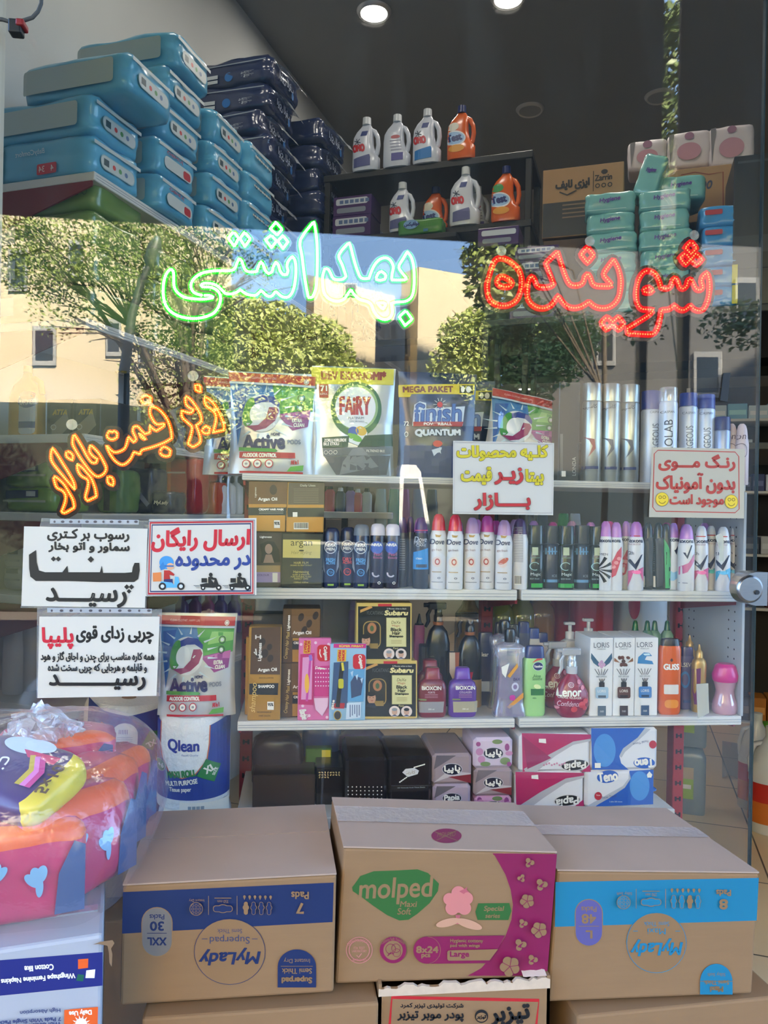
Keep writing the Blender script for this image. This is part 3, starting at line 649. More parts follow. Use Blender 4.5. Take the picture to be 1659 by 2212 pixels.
at = art_plane(mb, tp + U0 * .0035, (q[2] - q[3]).cross(d).normalized(), L); at.z = (700, 1700, 3.072); at.off = .0008
at.ell(812, 326, 100, 48, PK); at.line([(735, 300), (890, 362)], 5, K); at.line([(745, 358), (880, 292)], 5, K); at.text('MOLPED', 812, 318, 120, 30, K, -3, shear=.2)
mb.build('box_body', t); top_flaps(t, q, d, m_cards, .56, dark=(110, 88, 80)); strip_tape(t, q, d, .46, .78)
# lower layer
zb = P(490, 2158, 1.42).z
def low(lb, x0, x1, ytop, m=m_card, dep=.4, gapz=.004, **k):
    z = k.pop('z'); a, b = H(x0, ytop, z), H(x1, k.pop('ytop2', ytop), z); w = b.x - a.x; an = math.atan2(b.y - a.y, w)
    t = thing('carton', lb, 'carton', (a.x, a.y, 0), (0, 0, an)); mb = MB(); mb.rbox(0, math.hypot(w, b.y - a.y), 0, dep, 0, z, m, .005); return t, mb, w, z
t, mb, w, z = low('plain brown carton under the navy-banded carton', 306, 818, 2201, ytop2=2166, z=zb - .012, dep=.44); mb.build('box_body', t); MB().box(.004, w - .004, .16, .163, z, z + .002, ink(90, 70, 56)).build('seam', t)
t, mb, w, z = low('plain brown carton under the bright-blue-banded carton', 1248, 1690, 2196, ytop2=2152, z=P(1400, 2156, 1.45).z - .012, dep=.42); mb.build('box_body', t); MB().box(.004, w - .004, .1, .103, z, z + .002, ink(90, 70, 56)).build('seam', t)
# torn open carton with red-framed Persian print
Yt = 1.425; a, b = P(818, 2130, Yt), P(1188, 2138, Yt); w = b.x - a.x
t = thing('carton', 'torn open brown carton with a red-framed Persian print under the pink-printed carton', 'carton', (a.x, Yt, 0)); L = Vector((a.x, Yt, 0)); mb = MB()
zt = a.z; dp = .42; rnd = random.Random(4)
mb.box(0, w, 0, .006, 0, zt - .006, m_card); mb.box(0, .006, 0, dp, 0, zt + .004, m_card); mb.box(w - .006, w, 0, dp, 0, zt + .004, m_card); mb.box(0, w, dp - .006, dp, 0, zt, m_card)
prof = [(i * w / 40, zt - .004 + rnd.uniform(-.004, .006)) for i in range(41)]
mb.add([(x, y, z) for x, zz in prof for y, z in ((-.0005, zt - .02), (.0065, zt - .02), (.0065, zz), (-.0005, zz))], [(4 * i + k, 4 * i + 4 + k, 4 * i + 4 + (k + 1) % 4, 4 * i + (k + 1) % 4) for i in range(40) for k in range(4)], mat('torn_card_edge', (196, 172, 148), .9, var=.2, scale=60))
ar = art_y(mb, Yt, L, zoom=(700, 1700, 3.072)); RD, BK = ink(182, 36, 40), ink(28, 26, 26)
ar.line([(425, 1700), (450, 1395), (1425, 1415), (1395, 1700)], 22, RD); ar.text(fa('شرکت تولیدی تیزبر کمرد'), 715, 1450, 415, 36, BK, bold=1.5); ar.text(fa('پودر موبر تیزبر'), 705, 1517, 435, 66, BK, bold=3)
ar.text(fa('تیزبر'), 1230, 1510, 260, 120, BK, -6, bold=7); ar.ell(1042, 1514, 44, 44, BK); ar.ell(1042, 1520, 36, 30, K); ar.text(fa('تیزبر'), 1042, 1520, 60, 26, BK, bold=2)
mb.build('box_body', t)
mb = MB(); mb.grid(lambda u, v: Vector((w * (.62 + .2 * u), .02 + .05 * v, zt + .006 + .004 * math.sin(u * 60) + .006 * v)), 60, 3, mat('corrugated_gray_card', (150, 148, 150), .8)); mb.build('corrugated_flap', t)
mb = MB(); mb.grid(lambda u, v: Vector((w * (.84 + .14 * u), .0 + .05 * v, zt + .004 + .012 * v + .003 * noise.noise(Vector((u * 4, v * 4, 1))))), 8, 4, mat('torn_paper', (206, 180, 160), .9)); mb.build('torn_flap', t)
# white carton on the left
zw = .85; fr = H(222, 2018, zw); fl = H(-120, 2070, zw); an = math.atan2(fr.y - fl.y, fr.x - fl.x); wv = math.hypot(fr.x - fl.x, fr.y - fl.y)
t = thing('carton', 'white carton with dark blue panel and orange square, at the bottom left', 'carton', (fl.x, fl.y, 0), (0, 0, an)); mb = MB(); dw = .26
mb.rbox(0, wv, 0, dw, 0, zw, m_whitecard, .006)
ux = Vector((math.cos(an), math.sin(an), 0)); uy = Vector((-math.sin(an), math.cos(an), 0)); Lw = Vector((fl.x, fl.y, 0))
def toL(p): p = p - Lw; return Vector((p.dot(ux), p.dot(uy), p.z))
ar = Art(mb, lambda px, py, o: toL(PL(px, py, Lw, uy) - uy * o), zoom=(0, 1540, 3.2925)); BL, OR, WH = ink(34, 40, 112), ink(226, 92, 34), ink('w')
ar.poly([(-400, 1790), (730, 1700), (730, 1938), (-400, 2050)], BL); ar.poly([(555, 1752), (628, 1746), (626, 1812), (556, 1820)], OR); ar.poly([(614, 1830), (678, 1822), (672, 1884), (608, 1884)], WH); ar.poly([(554, 1856), (600, 1862), (590, 1908), (542, 1902)], ink(30, 92, 72))
ar.text('Cotton like', 278, 1812, 205, 40, WH, 176, bold=2); ar.text('Wingshape Feminine Napkins', 272, 1880, 525, 46, WH, 175.5, bold=2)
ar.poly([(458, 2106), (698, 2084), (692, 2300), (455, 2300)], OR); ar.text('Daily Use', 572, 2122, 158, 42, WH, 176, bold=2); ar.ell(578, 2205, 42, 42, WH)
for k in range(14): a = k * 2 * PI / 14; ar.poly([(578 + 46 * math.cos(a - .12), 2205 + 46 * math.sin(a - .12)), (578 + 68 * math.cos(a), 2205 + 68 * math.sin(a)), (578 + 46 * math.cos(a + .12), 2205 + 46 * math.sin(a + .12))], WH)
for k, (w_, x, y, ww) in enumerate((('High Absorption', 288, 2108, 285), ('7 Pads With Single Pack', 215, 2172, 440), ('With Cotton Like Surface', 215, 2210, 440))): ar.text(w_, x, y, ww, 34, ink(62, 70, 110), 176.5, bold=1 + (k > 0))
ar.poly([(660, 1632), (715, 1612), (800, 1600), (815, 1622), (790, 1660), (800, 1700), (795, 1790), (778, 1760), (775, 1690), (765, 1640), (700, 1628)], ink(132, 104, 78))
mb.build('box_body', t)
MB().box(.01, wv - .01, dw * .62, dw * .62 + .003, zw, zw + .003, ink(120, 110, 120)).build('seam', t)
MB().box(.01, wv - .01, dw * .3, dw * .3 + .02, zw, zw + .003, film('clear_tape_strip', (220, 220, 230), .6, .2, .15)).build('tape', t)

# big clear bag of pink packs
m_pink = mat('pink_plastic_wrap', (196, 30, 92), .3, coat=.4, var=.1, scale=6); m_orng = ink(232, 92, 30, .35); m_sky = ink(128, 176, 208, .35); m_blu = ink(48, 78, 128, .35)
def pinkpack(lb, c, rz, rx=0, w=.235, d=.13, h=.15):
    t = thing('pad_pack', lb, 'pad pack', c, (rx, 0, rz), 'pink packs in the clear bag')
    mb = MB().puff(w, d, h, lambda p: m_orng if (p.z > h * .8 and p.y < -d * .3) else m_pink, 5, 10, .006, seed=c[0] * 9 + c[1] * 5)
    f = lambda u, v, o: Vector((u * w / 2, -d / 2 - .004 - o, h * (.5 + v / 2))); ar = Art(mb, f)
    ar.poly([(.55, -.8), (.95, -.8), (.95, .5), (.8, .6), (.6, 0)], m_blu)
    for x, y, a in ((-.25, .05, 20), (.35, -.15, -25)):
        for k in (-38, 0, 38): ar.ell(x + .1 * math.sin(math.radians(a + k)), y + .2 * math.cos(math.radians(a + k)), .075, .17, m_sky, rot=-(a + k) * .5)
        ar.ell(x, y - .05, .05, .2, m_sky)
    g = lambda u, v, o: Vector((u * w / 2, v * d / 2, h + .005 + o)); ar = Art(mb, g); ar.text('Nana', -.2, .1, .5, .5, ink('w'), 20, shear=.2); ar.ell(.5, -.3, .1, .14, ink(226, 120, 160), hole=.8); mb.build('wrap', t)
    return t
def bagp(px, py, Y, z): p = P(px, py, Y); return (p.x, Y, z)
pk = [('pink pad pack low at the front left of the clear bag, orange top edge', bagp(25, 1900, 1.37, zw), .35), ('pink pad pack at the front corner of the clear bag', bagp(135, 1900, 1.44, zw), 1.0), ('pink pad pack leaning in the middle of the clear bag', bagp(175, 1850, 1.55, zw), 1.15), ('pink pad pack at the back right of the clear bag by the paper rolls', bagp(212, 1800, 1.67, zw), 1.2),
      ('pink pad pack at the back of the clear bag, top of the heap', bagp(120, 1700, 1.68, zw + .13), .25)]
for lb, c, rz in pk: pinkpack(lb, c, rz, 0, h=(.17, .19, .2, .18, .1)[[q[0] for q in pk].index(lb)])
pinkpack('pink pad pack low at the far left of the clear bag', bagp(-70, 1850, 1.52, zw), .4, h=.19)
m_pur = mat('purple_plastic_wrap', (66, 38, 104), .3, coat=.4)
c = P(40, 1745, 1.42); t = thing('pad_pack', 'purple and yellow pad pack lying on top in the clear bag', 'pad pack', (c.x, 1.42, zw + .19), (.35, .12, -.45))
mb = MB().puff(.22, .15, .06, lambda p: ink(232, 206, 60, .3) if p.x > .075 else m_pur, 5, 10, .003, 3); ar = Art(mb, lambda u, v, o: Vector((u * .11, v * .075, .062 + o))); ar.ell(-.15, .62, .42, .26, ink(196, 214, 240)); ar.ell(.1, .72, .3, .2, ink(206, 222, 244)); ar.poly([(-.1, .5), (.62, .55), (.62, .3), (.1, .3)], ink(206, 40, 100))
for k, cc in enumerate(((206, 180, 60), (226, 130, 200), (206, 60, 140))): ar.line([(.15 + .1 * k, .4), (.38 + .1 * k, 0), (.42 + .1 * k, -.5)], .1, ink(*cc))
ar.text(fa('نانا'), -.25, -.15, .4, .5, ink('w'), 20); ar.text('5x10', .82, -.1, .9, .2, ink(90, 60, 20), 100, bold=.01); mb.build('wrap', t)
m_bag = film('clear_poly_bag', (214, 206, 210), .92, .045, .16, bump=.35, scale=14, edge=.3)
t = thing('plastic_bag', 'big clear plastic bag full of pink pad packs on the white carton', 'bag', (P(58, 1850, 1.5).x, 1.5, zw + .002)); rnd = random.Random(2)
def bagf(u, v):
    a = u * 2 * PI; z = v * .30; k = (1 - (max(0, v - .35) / .65) ** 2.6) ** .5 if v < 1 else 0
    r = Vector((math.copysign(abs(math.cos(a)) ** .62, math.cos(a)) * .25, math.copysign(abs(math.sin(a)) ** .62, math.sin(a)) * .25, 0)) * max(.02, k) * (.8 + .2 * min(1, v * 2.4))
    n = noise.noise(Vector((math.cos(a) * 2, math.sin(a) * 2, z * 9))) * .015
    tilt = .04 * (math.sin(a) > -2) * max(0, v - .3) * (1 if math.sin(a) > 0 else .2)
    return Vector((r.x * (1 + n * 3), r.y * (1 + n * 3) + tilt, z + n * v))
MB().grid(bagf, 64, 26, m_bag).build('film', t)
m_knot = film('crumpled_poly', (225, 225, 232), .55, .16, .14, bump=.8, scale=40, edge=.4)
kc = P(96, 1592, 1.66) - t.location; mb = MB(); vs = MB(); vs.puff(.15, .1, .13, m_knot, 2.2, 12, .028, 11)
mb.add(vs.v, vs.f, m_knot, False, Matrix.Translation(kc - Vector((0, 0, .07)))); mb.build('knot', t)
# ================================================================= things stuck to the window
YP = YG - .004
m_paper = mat('white_paper', (208, 200, 186), .6, var=.02, scale=6); m_cream_p = mat('cream_paper', (196, 188, 174), .55, var=.03, scale=5)
m_sleeve = film('clear_plastic_sleeve', (225, 225, 228), .9, .07, .1, bump=.2, scale=20)
BK = ink(22, 22, 24)
def poster(lb, quad, m=m_paper, Y=YP, th=.0012):
    q = [P(*p, Y) for p in quad]; L = Vector(q[3]); t = thing('poster', lb, 'poster', L); mb = MB()
    f = [p - L for p in q]; b = [p + Vector((0, th, 0)) for p in f]
    mb.add(f + b, [(3, 2, 1, 0), (4, 5, 6, 7), (0, 1, 5, 4), (1, 2, 6, 5), (2, 3, 7, 6), (3, 0, 4, 7)], m)
    return t, mb, art_y(mb, Y, L, off=.0002, step=4e-5), L
def sleeve(t, L, quad, holes, Y):
    mb = MB(); q = [P(*p, Y + .0016) - L for p in quad]; mb.add(q + [p + Vector((0, .0004, 0)) for p in q], [(0, 1, 2, 3), (7, 6, 5, 4), (0, 4, 5, 1), (1, 5, 6, 2), (2, 6, 7, 3), (3, 7, 4, 0)], m_sleeve)
    mb.build('sleeve', t); mb = MB(); a, b, y = holes; ar = art_y(mb, Y + .0012, L)
    ar.poly([(a - 10, y - 6), (b + 6, y - 4), (b + 6, y + 6), (a - 10, y + 4)], film('sleeve_binding_strip', (220, 222, 226), .5, .05, .2))
    for k in range(11): x = a + (b - a) * k / 10; ar.ell(x, y, 4 if k % 3 else 2.4, 2.6, ink(72, 66, 72))
    mb.build('punched_strip', t)
t, mb, ar, L = poster('white poster with huge black Persian word, upper left of the two black-lettered ones', [(52, 1137), (319, 1142), (313, 1313), (46, 1309)])
ar.z = (0, 1080, 2.9625)
ar.text(fa('رسوب بر کـتری'), 565, 226, 520, 76, BK, 1, bold=3.5); ar.text(fa('سماور و اتو بخار'), 570, 303, 515, 66, BK, 1, bold=3.5)
ar.poly([(186, 350), (232, 320), (236, 400), (250, 450), (290, 462), (400, 462), (432, 420), (438, 462), (640, 462), (652, 420), (660, 466), (800, 466), (845, 462), (850, 430), (862, 402), (892, 402), (895, 450), (885, 505), (860, 524), (640, 525), (430, 518), (230, 518), (195, 490), (188, 440)], BK)
for x, y, r in ((343, 377, 17), (374, 377, 17), (582, 380, 21), (812, 556, 17), (842, 556, 17), (826, 584, 15)): ar.poly([(x - r, y), (x, y - r), (x + r, y), (x, y + r)], BK)
ar.text(fa('رسیــــد'), 553, 625, 510, 118, BK, .5, bold=5)
mb.build('sheet', t); sleeve(t, L, [(52, 1124), (90, 1119), (322, 1126), (316, 1316), (44, 1313)][1:], (118, 294, 1127), YP)
t, mb, ar, L = poster('white poster with a red word beside black Persian lines, above the paper rolls', [(85, 1332), (345, 1332), (338, 1503), (81, 1508)])
ar.z = (0, 1080, 2.9625); RDP = ink(200, 28, 52)
ar.text(fa('چربی زدای قوی'), 735, 862, 490, 112, BK, bold=4); ar.text(fa('پلیپا'), 370, 882, 195, 135, RDP, bold=5)
ar.text(fa('همه کاره مناسب برای چدن و اجاق گاز و هود'), 625, 1005, 725, 72, BK, bold=2); ar.text(fa('و قابلمه و هرجایی که چربی سخت شده'), 625, 1078, 630, 66, BK, bold=2)
ar.text(fa('رسیـــــــــد'), 625, 1165, 610, 96, BK, bold=5)
mb.build('sheet', t); sleeve(t, L, [(80, 1311), (350, 1316), (346, 1504), (79, 1508)], (112, 322, 1319), YP)
t, mb, ar, L = poster('white poster framed in red and navy with scooters and red Persian heading', [(322, 1122), (554, 1119), (554, 1285), (314, 1288)], mat('glossy_card', (204, 196, 184), .4))
ar.z = (0, 1080, 2.9625); NV, RDC = ink(34, 48, 96), ink(178, 28, 48)
ar.line([(962, 146), (1618, 138), (1618, 596), (950, 600)], 14, RDC, True); ar.line([(974, 160), (1604, 152), (1604, 582), (963, 586)], 10, NV, True); ar.line([(952, 136), (1628, 128), (1628, 606), (940, 610)], 4, NV, True)
ar.text(fa('ارسال رایگان'), 1285, 250, 620, 148, RDP, -1, shear=.08, bold=6); ar.text(fa('در محدوده'), 1362, 402, 472, 88, ink(36, 62, 132), -1, shear=.1, bold=5)
SB, BLK = ink(88, 166, 212), ink(24, 26, 30)
ar.ell(1066, 400, 46, 42, ink(58, 140, 196)); ar.ell(1090, 425, 24, 22, ink(226, 170, 128)); ar.rect(1048, 418, 1112, 428, ink(40, 100, 160)); ar.poly([(1020, 425), (1045, 395), (1060, 440), (1030, 450)], ink(44, 120, 180))
ar.poly([(1050, 450), (1085, 450), (1118, 475), (1112, 486), (1085, 478), (1090, 510), (1048, 512)], ink(176, 36, 36)); ar.poly([(1048, 508), (1105, 505), (1108, 545), (1080, 545), (1078, 528), (1048, 530)], ink(34, 40, 92)); ar.poly([(978, 466), (1032, 462), (1034, 520), (980, 522)], ink(216, 124, 66))
ar.poly([(1030, 520), (1100, 528), (1115, 545), (1120, 490), (1142, 492), (1150, 530), (1178, 540), (1160, 560), (1040, 562), (1022, 548)], SB)
for x in (1040, 1158): ar.ell(x, 552, 24, 24, BLK); ar.ell(x, 552, 12, 12, ink(200, 205, 210))
for x in (1345, 1530):
    ar.ell(x - 45, 562, 15, 15, BLK); ar.ell(x + 55, 560, 18, 18, BLK); ar.ell(x - 45, 562, 6, 6, ink('w')); ar.ell(x + 55, 560, 7, 7, ink('w'))
    ar.poly([(x - 66, 540), (x - 20, 530), (x + 20, 545), (x + 30, 505), (x + 24, 496), (x + 40, 500), (x + 56, 545), (x + 70, 552), (x + 20, 562), (x - 60, 556)], BLK); ar.rect(x - 55, 500, x - 20, 528, BLK); ar.ell(x + 4, 478, 12, 13, BLK); ar.poly([(x - 12, 492), (x + 12, 490), (x + 34, 505), (x + 30, 512), (x + 6, 508), (x + 22, 530), (x + 18, 546), (x - 12, 534)], BLK)
    for k in range(3): ar.rect(x - 105 + 8 * k, 545 + 8 * k, x - 66, 547 + 8 * k, BLK)
mb.build('sheet', t)
t, mb, ar, L = poster('cream poster with yellow and red Persian lines, right of the blue dishwasher pouch', [(979, 952), (1197, 957), (1195, 1113), (978, 1110)], m_cream_p)
YL, RD2, TH_ = ink(206, 184, 36), ink(184, 38, 44), ink(96, 76, 70); ar.z = (1000, 460, 2.5175)
def outl(s, cx, cy, w, h, m, b): ar.text(s, cx, cy, w, h, TH_, 0, bold=b + 2.2); ar.text(s, cx, cy, w, h, m, 0, bold=b)
outl(fa('کلـیه محصولات'), 214, 1305, 490, 82, YL, 4); outl(fa('بیتا'), 389, 1435, 92, 84, YL, 4); outl(fa('زیـر'), 248, 1432, 150, 84, RD2, 4); outl(fa('قیمت'), 72, 1430, 160, 90, YL, 4); outl(fa('بـــــازار'), 212, 1568, 300, 92, RD2, 4)
ar.z = (0, 0, 1); ar.line([(981, 955), (1193, 960), (1191, 1108), (981, 1106)], .8, ink(150, 130, 120), True)
mb.build('sheet', t)
t, mb, ar, L = poster('cream poster with red Persian lines and two yellow smiley faces', [(1409, 966), (1609, 970), (1607, 1120), (1402, 1117)], mat('aged_cream_paper', (180, 168, 146), .55, var=.04, scale=5))
ar.z = (1000, 460, 2.5175); BRK = ink(178, 60, 44)
fr = [(1060, 1290), (1480, 1300), (1500, 1325), (1502, 1610), (1480, 1630), (1050, 1622), (1032, 1600), (1040, 1310)]; ar.line(fr, 5, BRK, True)
ar.text(fa('رنـگ مـــوی'), 1272, 1358, 412, 86, BRK, .5, bold=4); ar.text(fa('بدون آمونیاک'), 1265, 1470, 425, 108, BRK, .5, bold=4); ar.text(fa('موجود است'), 1270, 1565, 290, 70, BRK, .5, bold=3)
for x, y in ((1082, 1557), (1458, 1570)):
    ar.ell(x, y, 36, 38, ink(120, 90, 20)); ar.ell(x, y, 34, 36, ink(226, 190, 40)); ar.ell(x - 11, y - 11, 9, 9, ink(90, 70, 10), hole=.7); ar.ell(x + 11, y - 11, 9, 9, ink(90, 70, 10), hole=.7); ar.ell(x, y + 4, 20, 20, ink(90, 70, 10), hole=.85, a0=20, a1=160)
mb.build('sheet', t)
# black tape scraps, lock
m_btape = mat('black_tape', (16, 16, 17), .5)
def tape(lb, quad, m=m_btape):
    q = [P(*p, YP) for p in quad]; L = q[0]; mb = MB(); q = [p - L for p in q]; mb.add(q + [p + Vector((0, .003, 0)) for p in q], [(0, 1, 2, 3), (7, 6, 5, 4), (0, 4, 5, 1), (1, 5, 6, 2), (2, 6, 7, 3), (3, 7, 4, 0)], m); o = mb.build('tape', None, L); tag(o, lb, 'tape')
tape('short upright strip of black tape on the glass above the smiley poster', [(1563, 806), (1578, 805), (1572, 868), (1556, 865)])
tape('small strip of clear yellowed tape on the glass over the white and blue cans', [(1556, 1152), (1563, 1160), (1563, 1212), (1553, 1215), (1545, 1158)], film('yellow_clear_tape', (206, 200, 176), .4, .05, .2))
tape('small strip of clear yellowed tape on the glass in front of the gold bottle', [(1505, 1478), (1530, 1476), (1532, 1540), (1508, 1552)], film('yellow_clear_tape2', (196, 190, 170), .45, .05, .2))
p = P(1622, 1270, YG); t = thing('glass_lock', 'round-backed steel lock plate clamped on the free edge of the window', 'lock', p); m_st = mat('brushed_steel', (176, 172, 168), .28, 1., var=.1, scale=40, stretch=(1, 1, 20))
k = YG / FOC; pts = [(26 * k, 38 * k), (-2 * k, 38 * k)] + [(-4 * k - 33 * k * math.sin(a), 37 * k * math.cos(a)) for a in [i * PI / 16 for i in range(1, 16)]] + [(-2 * k, -38 * k), (26 * k, -38 * k)]
mb = MB(); n = len(pts); mb.add([(x, y, z) for y in (-.026, .03) for x, z in pts], [tuple(range(n))[::-1], tuple(range(n, 2 * n))] + [(i, (i + 1) % n, n + (i + 1) % n, n + i) for i in range(n)], m_st); mb.build('plate', t)
MB().loft([(-.004, .034), (.004, .036), (.008, .03)], m_st, 28, M=Matrix.Translation((-.02, -.024, 0)) @ Matrix.Rotation(PI / 2, 4, 'X')).build('cover_disc', t)
MB().loft([(-.002, .006), (.006, .006)], mat('dark_keyhole', (30, 30, 30), .5), 12, M=Matrix.Translation((-.004, -.03, -.008)) @ Matrix.Rotation(PI / 2, 4, 'X')).build('keyhole', t)
# cable with a red plug at the window head
L = P(40, 50, YG - .02); t = thing('cable', 'dark cable with a red connector at the top left corner of the window', 'cable', L)
MB().tube([P(x, y, YG - .02) - L for x, y in ((-30, 40), (5, 42), (30, 50), (52, 44), (70, 38), (82, 25), (89, 8), (90, -25))], .0045, mat('gray_cable', (70, 70, 68), .6)).build('wire', t)
mb = MB(); a, b = P(18, 40, YG - .035) - L, P(46, 72, YG - .035) - L; mb.rbox(a.x, b.x, -.02, .01, b.z, a.z, mat('black_connector', (20, 22, 22), .5)); mb.build('connector', t)
mb = MB(); a, b = P(34, 40, YG - .04) - L, P(52, 56, YG - .04) - L; mb.rbox(a.x, b.x, -.025, .012, b.z, a.z, mat('red_connector', (140, 20, 24), .5)); mb.build('plug', t)

# ---------------------------------------------------------------- LED words, hung just behind the glass
def resample(pts, step, closed=True):
    pts = pts + pts[:1] if closed else pts; out = []; acc = 0.
    for a, b in zip(pts, pts[1:]):
        l = math.hypot(b[0] - a[0], b[1] - a[1]); s = -acc
        while s + step <= l:
            s += step; t = s / l; out.append((a[0] + (b[0] - a[0]) * t, a[1] + (b[1] - a[1]) * t))
        acc = l - s
    return out
def smooth(pts, n=2):
    """rounds a closed outline, keeping sharp corners"""
    N = len(pts); out = []
    for i in range(N):
        p0, p1, p2, p3 = (pts[(i + k) % N] for k in (-1, 0, 1, 2))
        def ang(a, b, c):
            u = (b[0] - a[0], b[1] - a[1]); v = (c[0] - b[0], c[1] - b[1]); return abs(math.atan2(u[0] * v[1] - u[1] * v[0], u[0] * v[0] + u[1] * v[1]))
        c1, c2 = ang(p0, p1, p2) > 1.1, ang(p1, p2, p3) > 1.1
        m1 = (0, 0) if c1 else ((p2[0] - p0[0]) / 2, (p2[1] - p0[1]) / 2); m2 = (0, 0) if c2 else ((p3[0] - p1[0]) / 2, (p3[1] - p1[1]) / 2)
        for k in range(n + 1):
            t = k / (n + 1); h = (2 * t ** 3 - 3 * t * t + 1, t ** 3 - 2 * t * t + t, -2 * t ** 3 + 3 * t * t, t ** 3 - t * t)
            out.append(tuple(h[0] * p1[j] + h[1] * m1[j] + h[2] * p2[j] + h[3] * m2[j] for j in (0, 1)))
    return out
def union(polys):
    vs = []; es = []; fs = []
    for p in polys:
        a = sum(x0 * y1 - x1 * y0 for (x0, y0), (x1, y1) in zip(p, p[1:] + p[:1])); p = p if a > 0 else p[::-1]
        k = len(vs); vs += [Vector(q) for q in p]; fs.append(list(range(k, k + len(p))))
    v, e, f, _, _, _ = delaunay_2d_cdt(vs, es, fs, 1, .01); return v, f
def led_word(lb, loops, board_m, halo_m, led_m, step, r, pad, halo_w, Y=None, nv=6):
    Y = Y or YG + .03
    c = (sum(p[0] for l in loops for p in l) / sum(map(len, loops)), sum(p[1] for l in loops for p in l) / sum(map(len, loops)))
    L = P(*c, Y); t = thing('led_sign', lb, 'LED sign', L); loops = [smooth(l) for l in loops]
    def cap(a, b, w):
        an = math.atan2(b[1] - a[1], b[0] - a[0]); return [(b[0] + w * math.cos(an + q), b[1] + w * math.sin(an + q)) for q in (-1.57, -.8, 0, .8, 1.57)] + [(a[0] + w * math.cos(an + q), a[1] + w * math.sin(an + q)) for q in (1.57, 2.35, 3.14, -2.35, -1.57)]
    def sheet(polys, m, y0, y1, name):
        v, f = union(polys); mb = MB(); n = len(v); F = [tuple(q) for q in f]; ed = {}
        for q in F:
            for a, b in zip(q, q[1:] + q[:1]): ed[(a, b)] = 1
        bd = [(a, b) for a, b in ed if (b, a) not in ed]; A = [P(q.x, q.y, Y) - L for q in v]
        mb.add([p + Vector((0, y0, 0)) for p in A] + [p + Vector((0, y1, 0)) for p in A], F + [tuple(i + n for i in q[::-1]) for q in F] + [(a, b, b + n, a + n) for a, b in bd], m); mb.build(name, t)
    if board_m:
        pl = [resample(l, 9) for l in loops]; sheet([q for q in pl if len(q) > 6] + [cap(a, b, pad) for l in pl for a, b in zip(l, l[1:] + l[:1])], board_m, .006, .009, 'backboard')
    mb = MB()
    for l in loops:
        pts = [P(x, y, Y) - L for x, y in resample(l, 4)]; mb.tube([p + Vector((0, .002, 0)) for p in pts], halo_w * Y / FOC, halo_m, 6, True)
    mb.build('led_halo', t)  # glowing band added behind the LEDs to imitate their halo
    for l in loops:
        mb = MB()
        for x, y in resample(l, step): mb.ball(P(x, y, Y - .007) - L, r * Y / FOC, led_m, nv)
        mb.build('led_string', t)
    return t, L
def zo(ox, oy, k, *ls): return [[(ox + x / k, oy + y / k) for x, y in l] for l in ls]
g1 = zo(340, 460, 5.53, [(550, 985), (480, 970), (425, 940), (400, 880), (415, 815), (470, 755), (560, 710), (700, 690), (870, 690), (925, 660), (950, 600), (975, 545), (1005, 570), (1030, 640), (1060, 690), (1120, 705), (1190, 700), (1205, 640), (1235, 585), (1260, 610), (1290, 690), (1330, 725), (1370, 700), (1385, 640), (1415, 590), (1445, 620), (1465, 690), (1500, 735), (1545, 735), (1560, 690), (1548, 640), (1560, 580), (1610, 520), (1645, 570), (1655, 700), (1640, 850), (1610, 950), (1560, 1005), (1490, 1000), (1440, 960), (1410, 935), (1370, 990), (1320, 995), (1270, 955), (1240, 925), (1215, 950), (1170, 985), (1080, 975), (1020, 940), (990, 915), (960, 940), (900, 965), (820, 965), (780, 930), (720, 875), (650, 845), (560, 840), (520, 860), (540, 882), (620, 885), (690, 908), (735, 950), (755, 1020), (735, 1110), (680, 1190), (590, 1235), (470, 1260), (350, 1255), (240, 1225), (150, 1170), (95, 1090), (70, 980), (75, 830), (110, 720), (160, 670), (190, 700), (195, 780), (200, 880), (240, 950), (320, 1005), (430, 1025), (560, 1030), (650, 1015), (670, 1008), (620, 985)],
        [(910, 225), (970, 300), (920, 400), (845, 300)], [(1040, 230), (1110, 310), (1045, 400), (985, 305)], [(1415, 110), (1490, 195), (1430, 265), (1350, 190)], [(1360, 265), (1422, 335), (1365, 415), (1290, 320)], [(1500, 270), (1560, 345), (1500, 425), (1438, 335)])
g2 = zo(620, 460, 5.53, [(320, 105), (160, 320), (180, 520), (215, 800), (255, 1010), (300, 1010), (345, 900), (360, 700), (360, 400), (340, 200)],
        [(740, 355), (620, 500), (660, 620), (705, 755), (660, 795), (560, 790), (520, 720), (490, 670), (450, 670), (425, 760), (430, 890), (450, 970), (510, 1030), (600, 1055), (680, 1030), (730, 960), (765, 915), (800, 970), (860, 1030), (960, 1060), (1010, 1100), (1040, 1180), (1100, 1250), (1170, 1275), (1230, 1250), (1260, 1180), (1245, 1080), (1300, 1065), (1420, 1055), (1490, 1000), (1515, 900), (1520, 750), (1510, 620), (1480, 520), (1435, 465), (1385, 550), (1335, 640), (1370, 710), (1430, 780), (1400, 800), (1250, 800), (1255, 730), (1270, 640), (1230, 560), (1170, 535), (1100, 560), (1040, 630), (1000, 720), (980, 780), (890, 780), (845, 700), (800, 560), (760, 400)],
        [(1060, 790), (1090, 720), (1130, 700), (1180, 740), (1170, 790), (1110, 805)], [(1080, 1075), (1120, 1125), (1150, 1145), (1180, 1095), (1160, 1075)], [(1420, 1165), (1495, 1270), (1410, 1345), (1340, 1240)])
t, L = led_word('green LED word in Persian glowing in the middle of the window', g1 + g2, film('clear_acrylic', (200, 220, 210), .96, .04, .05), emit('green_halo', (.0, 1, .02), .3), emit('green_led', (.6, 1, .68), .9), 4.4, 3.3, 9, 6.2)
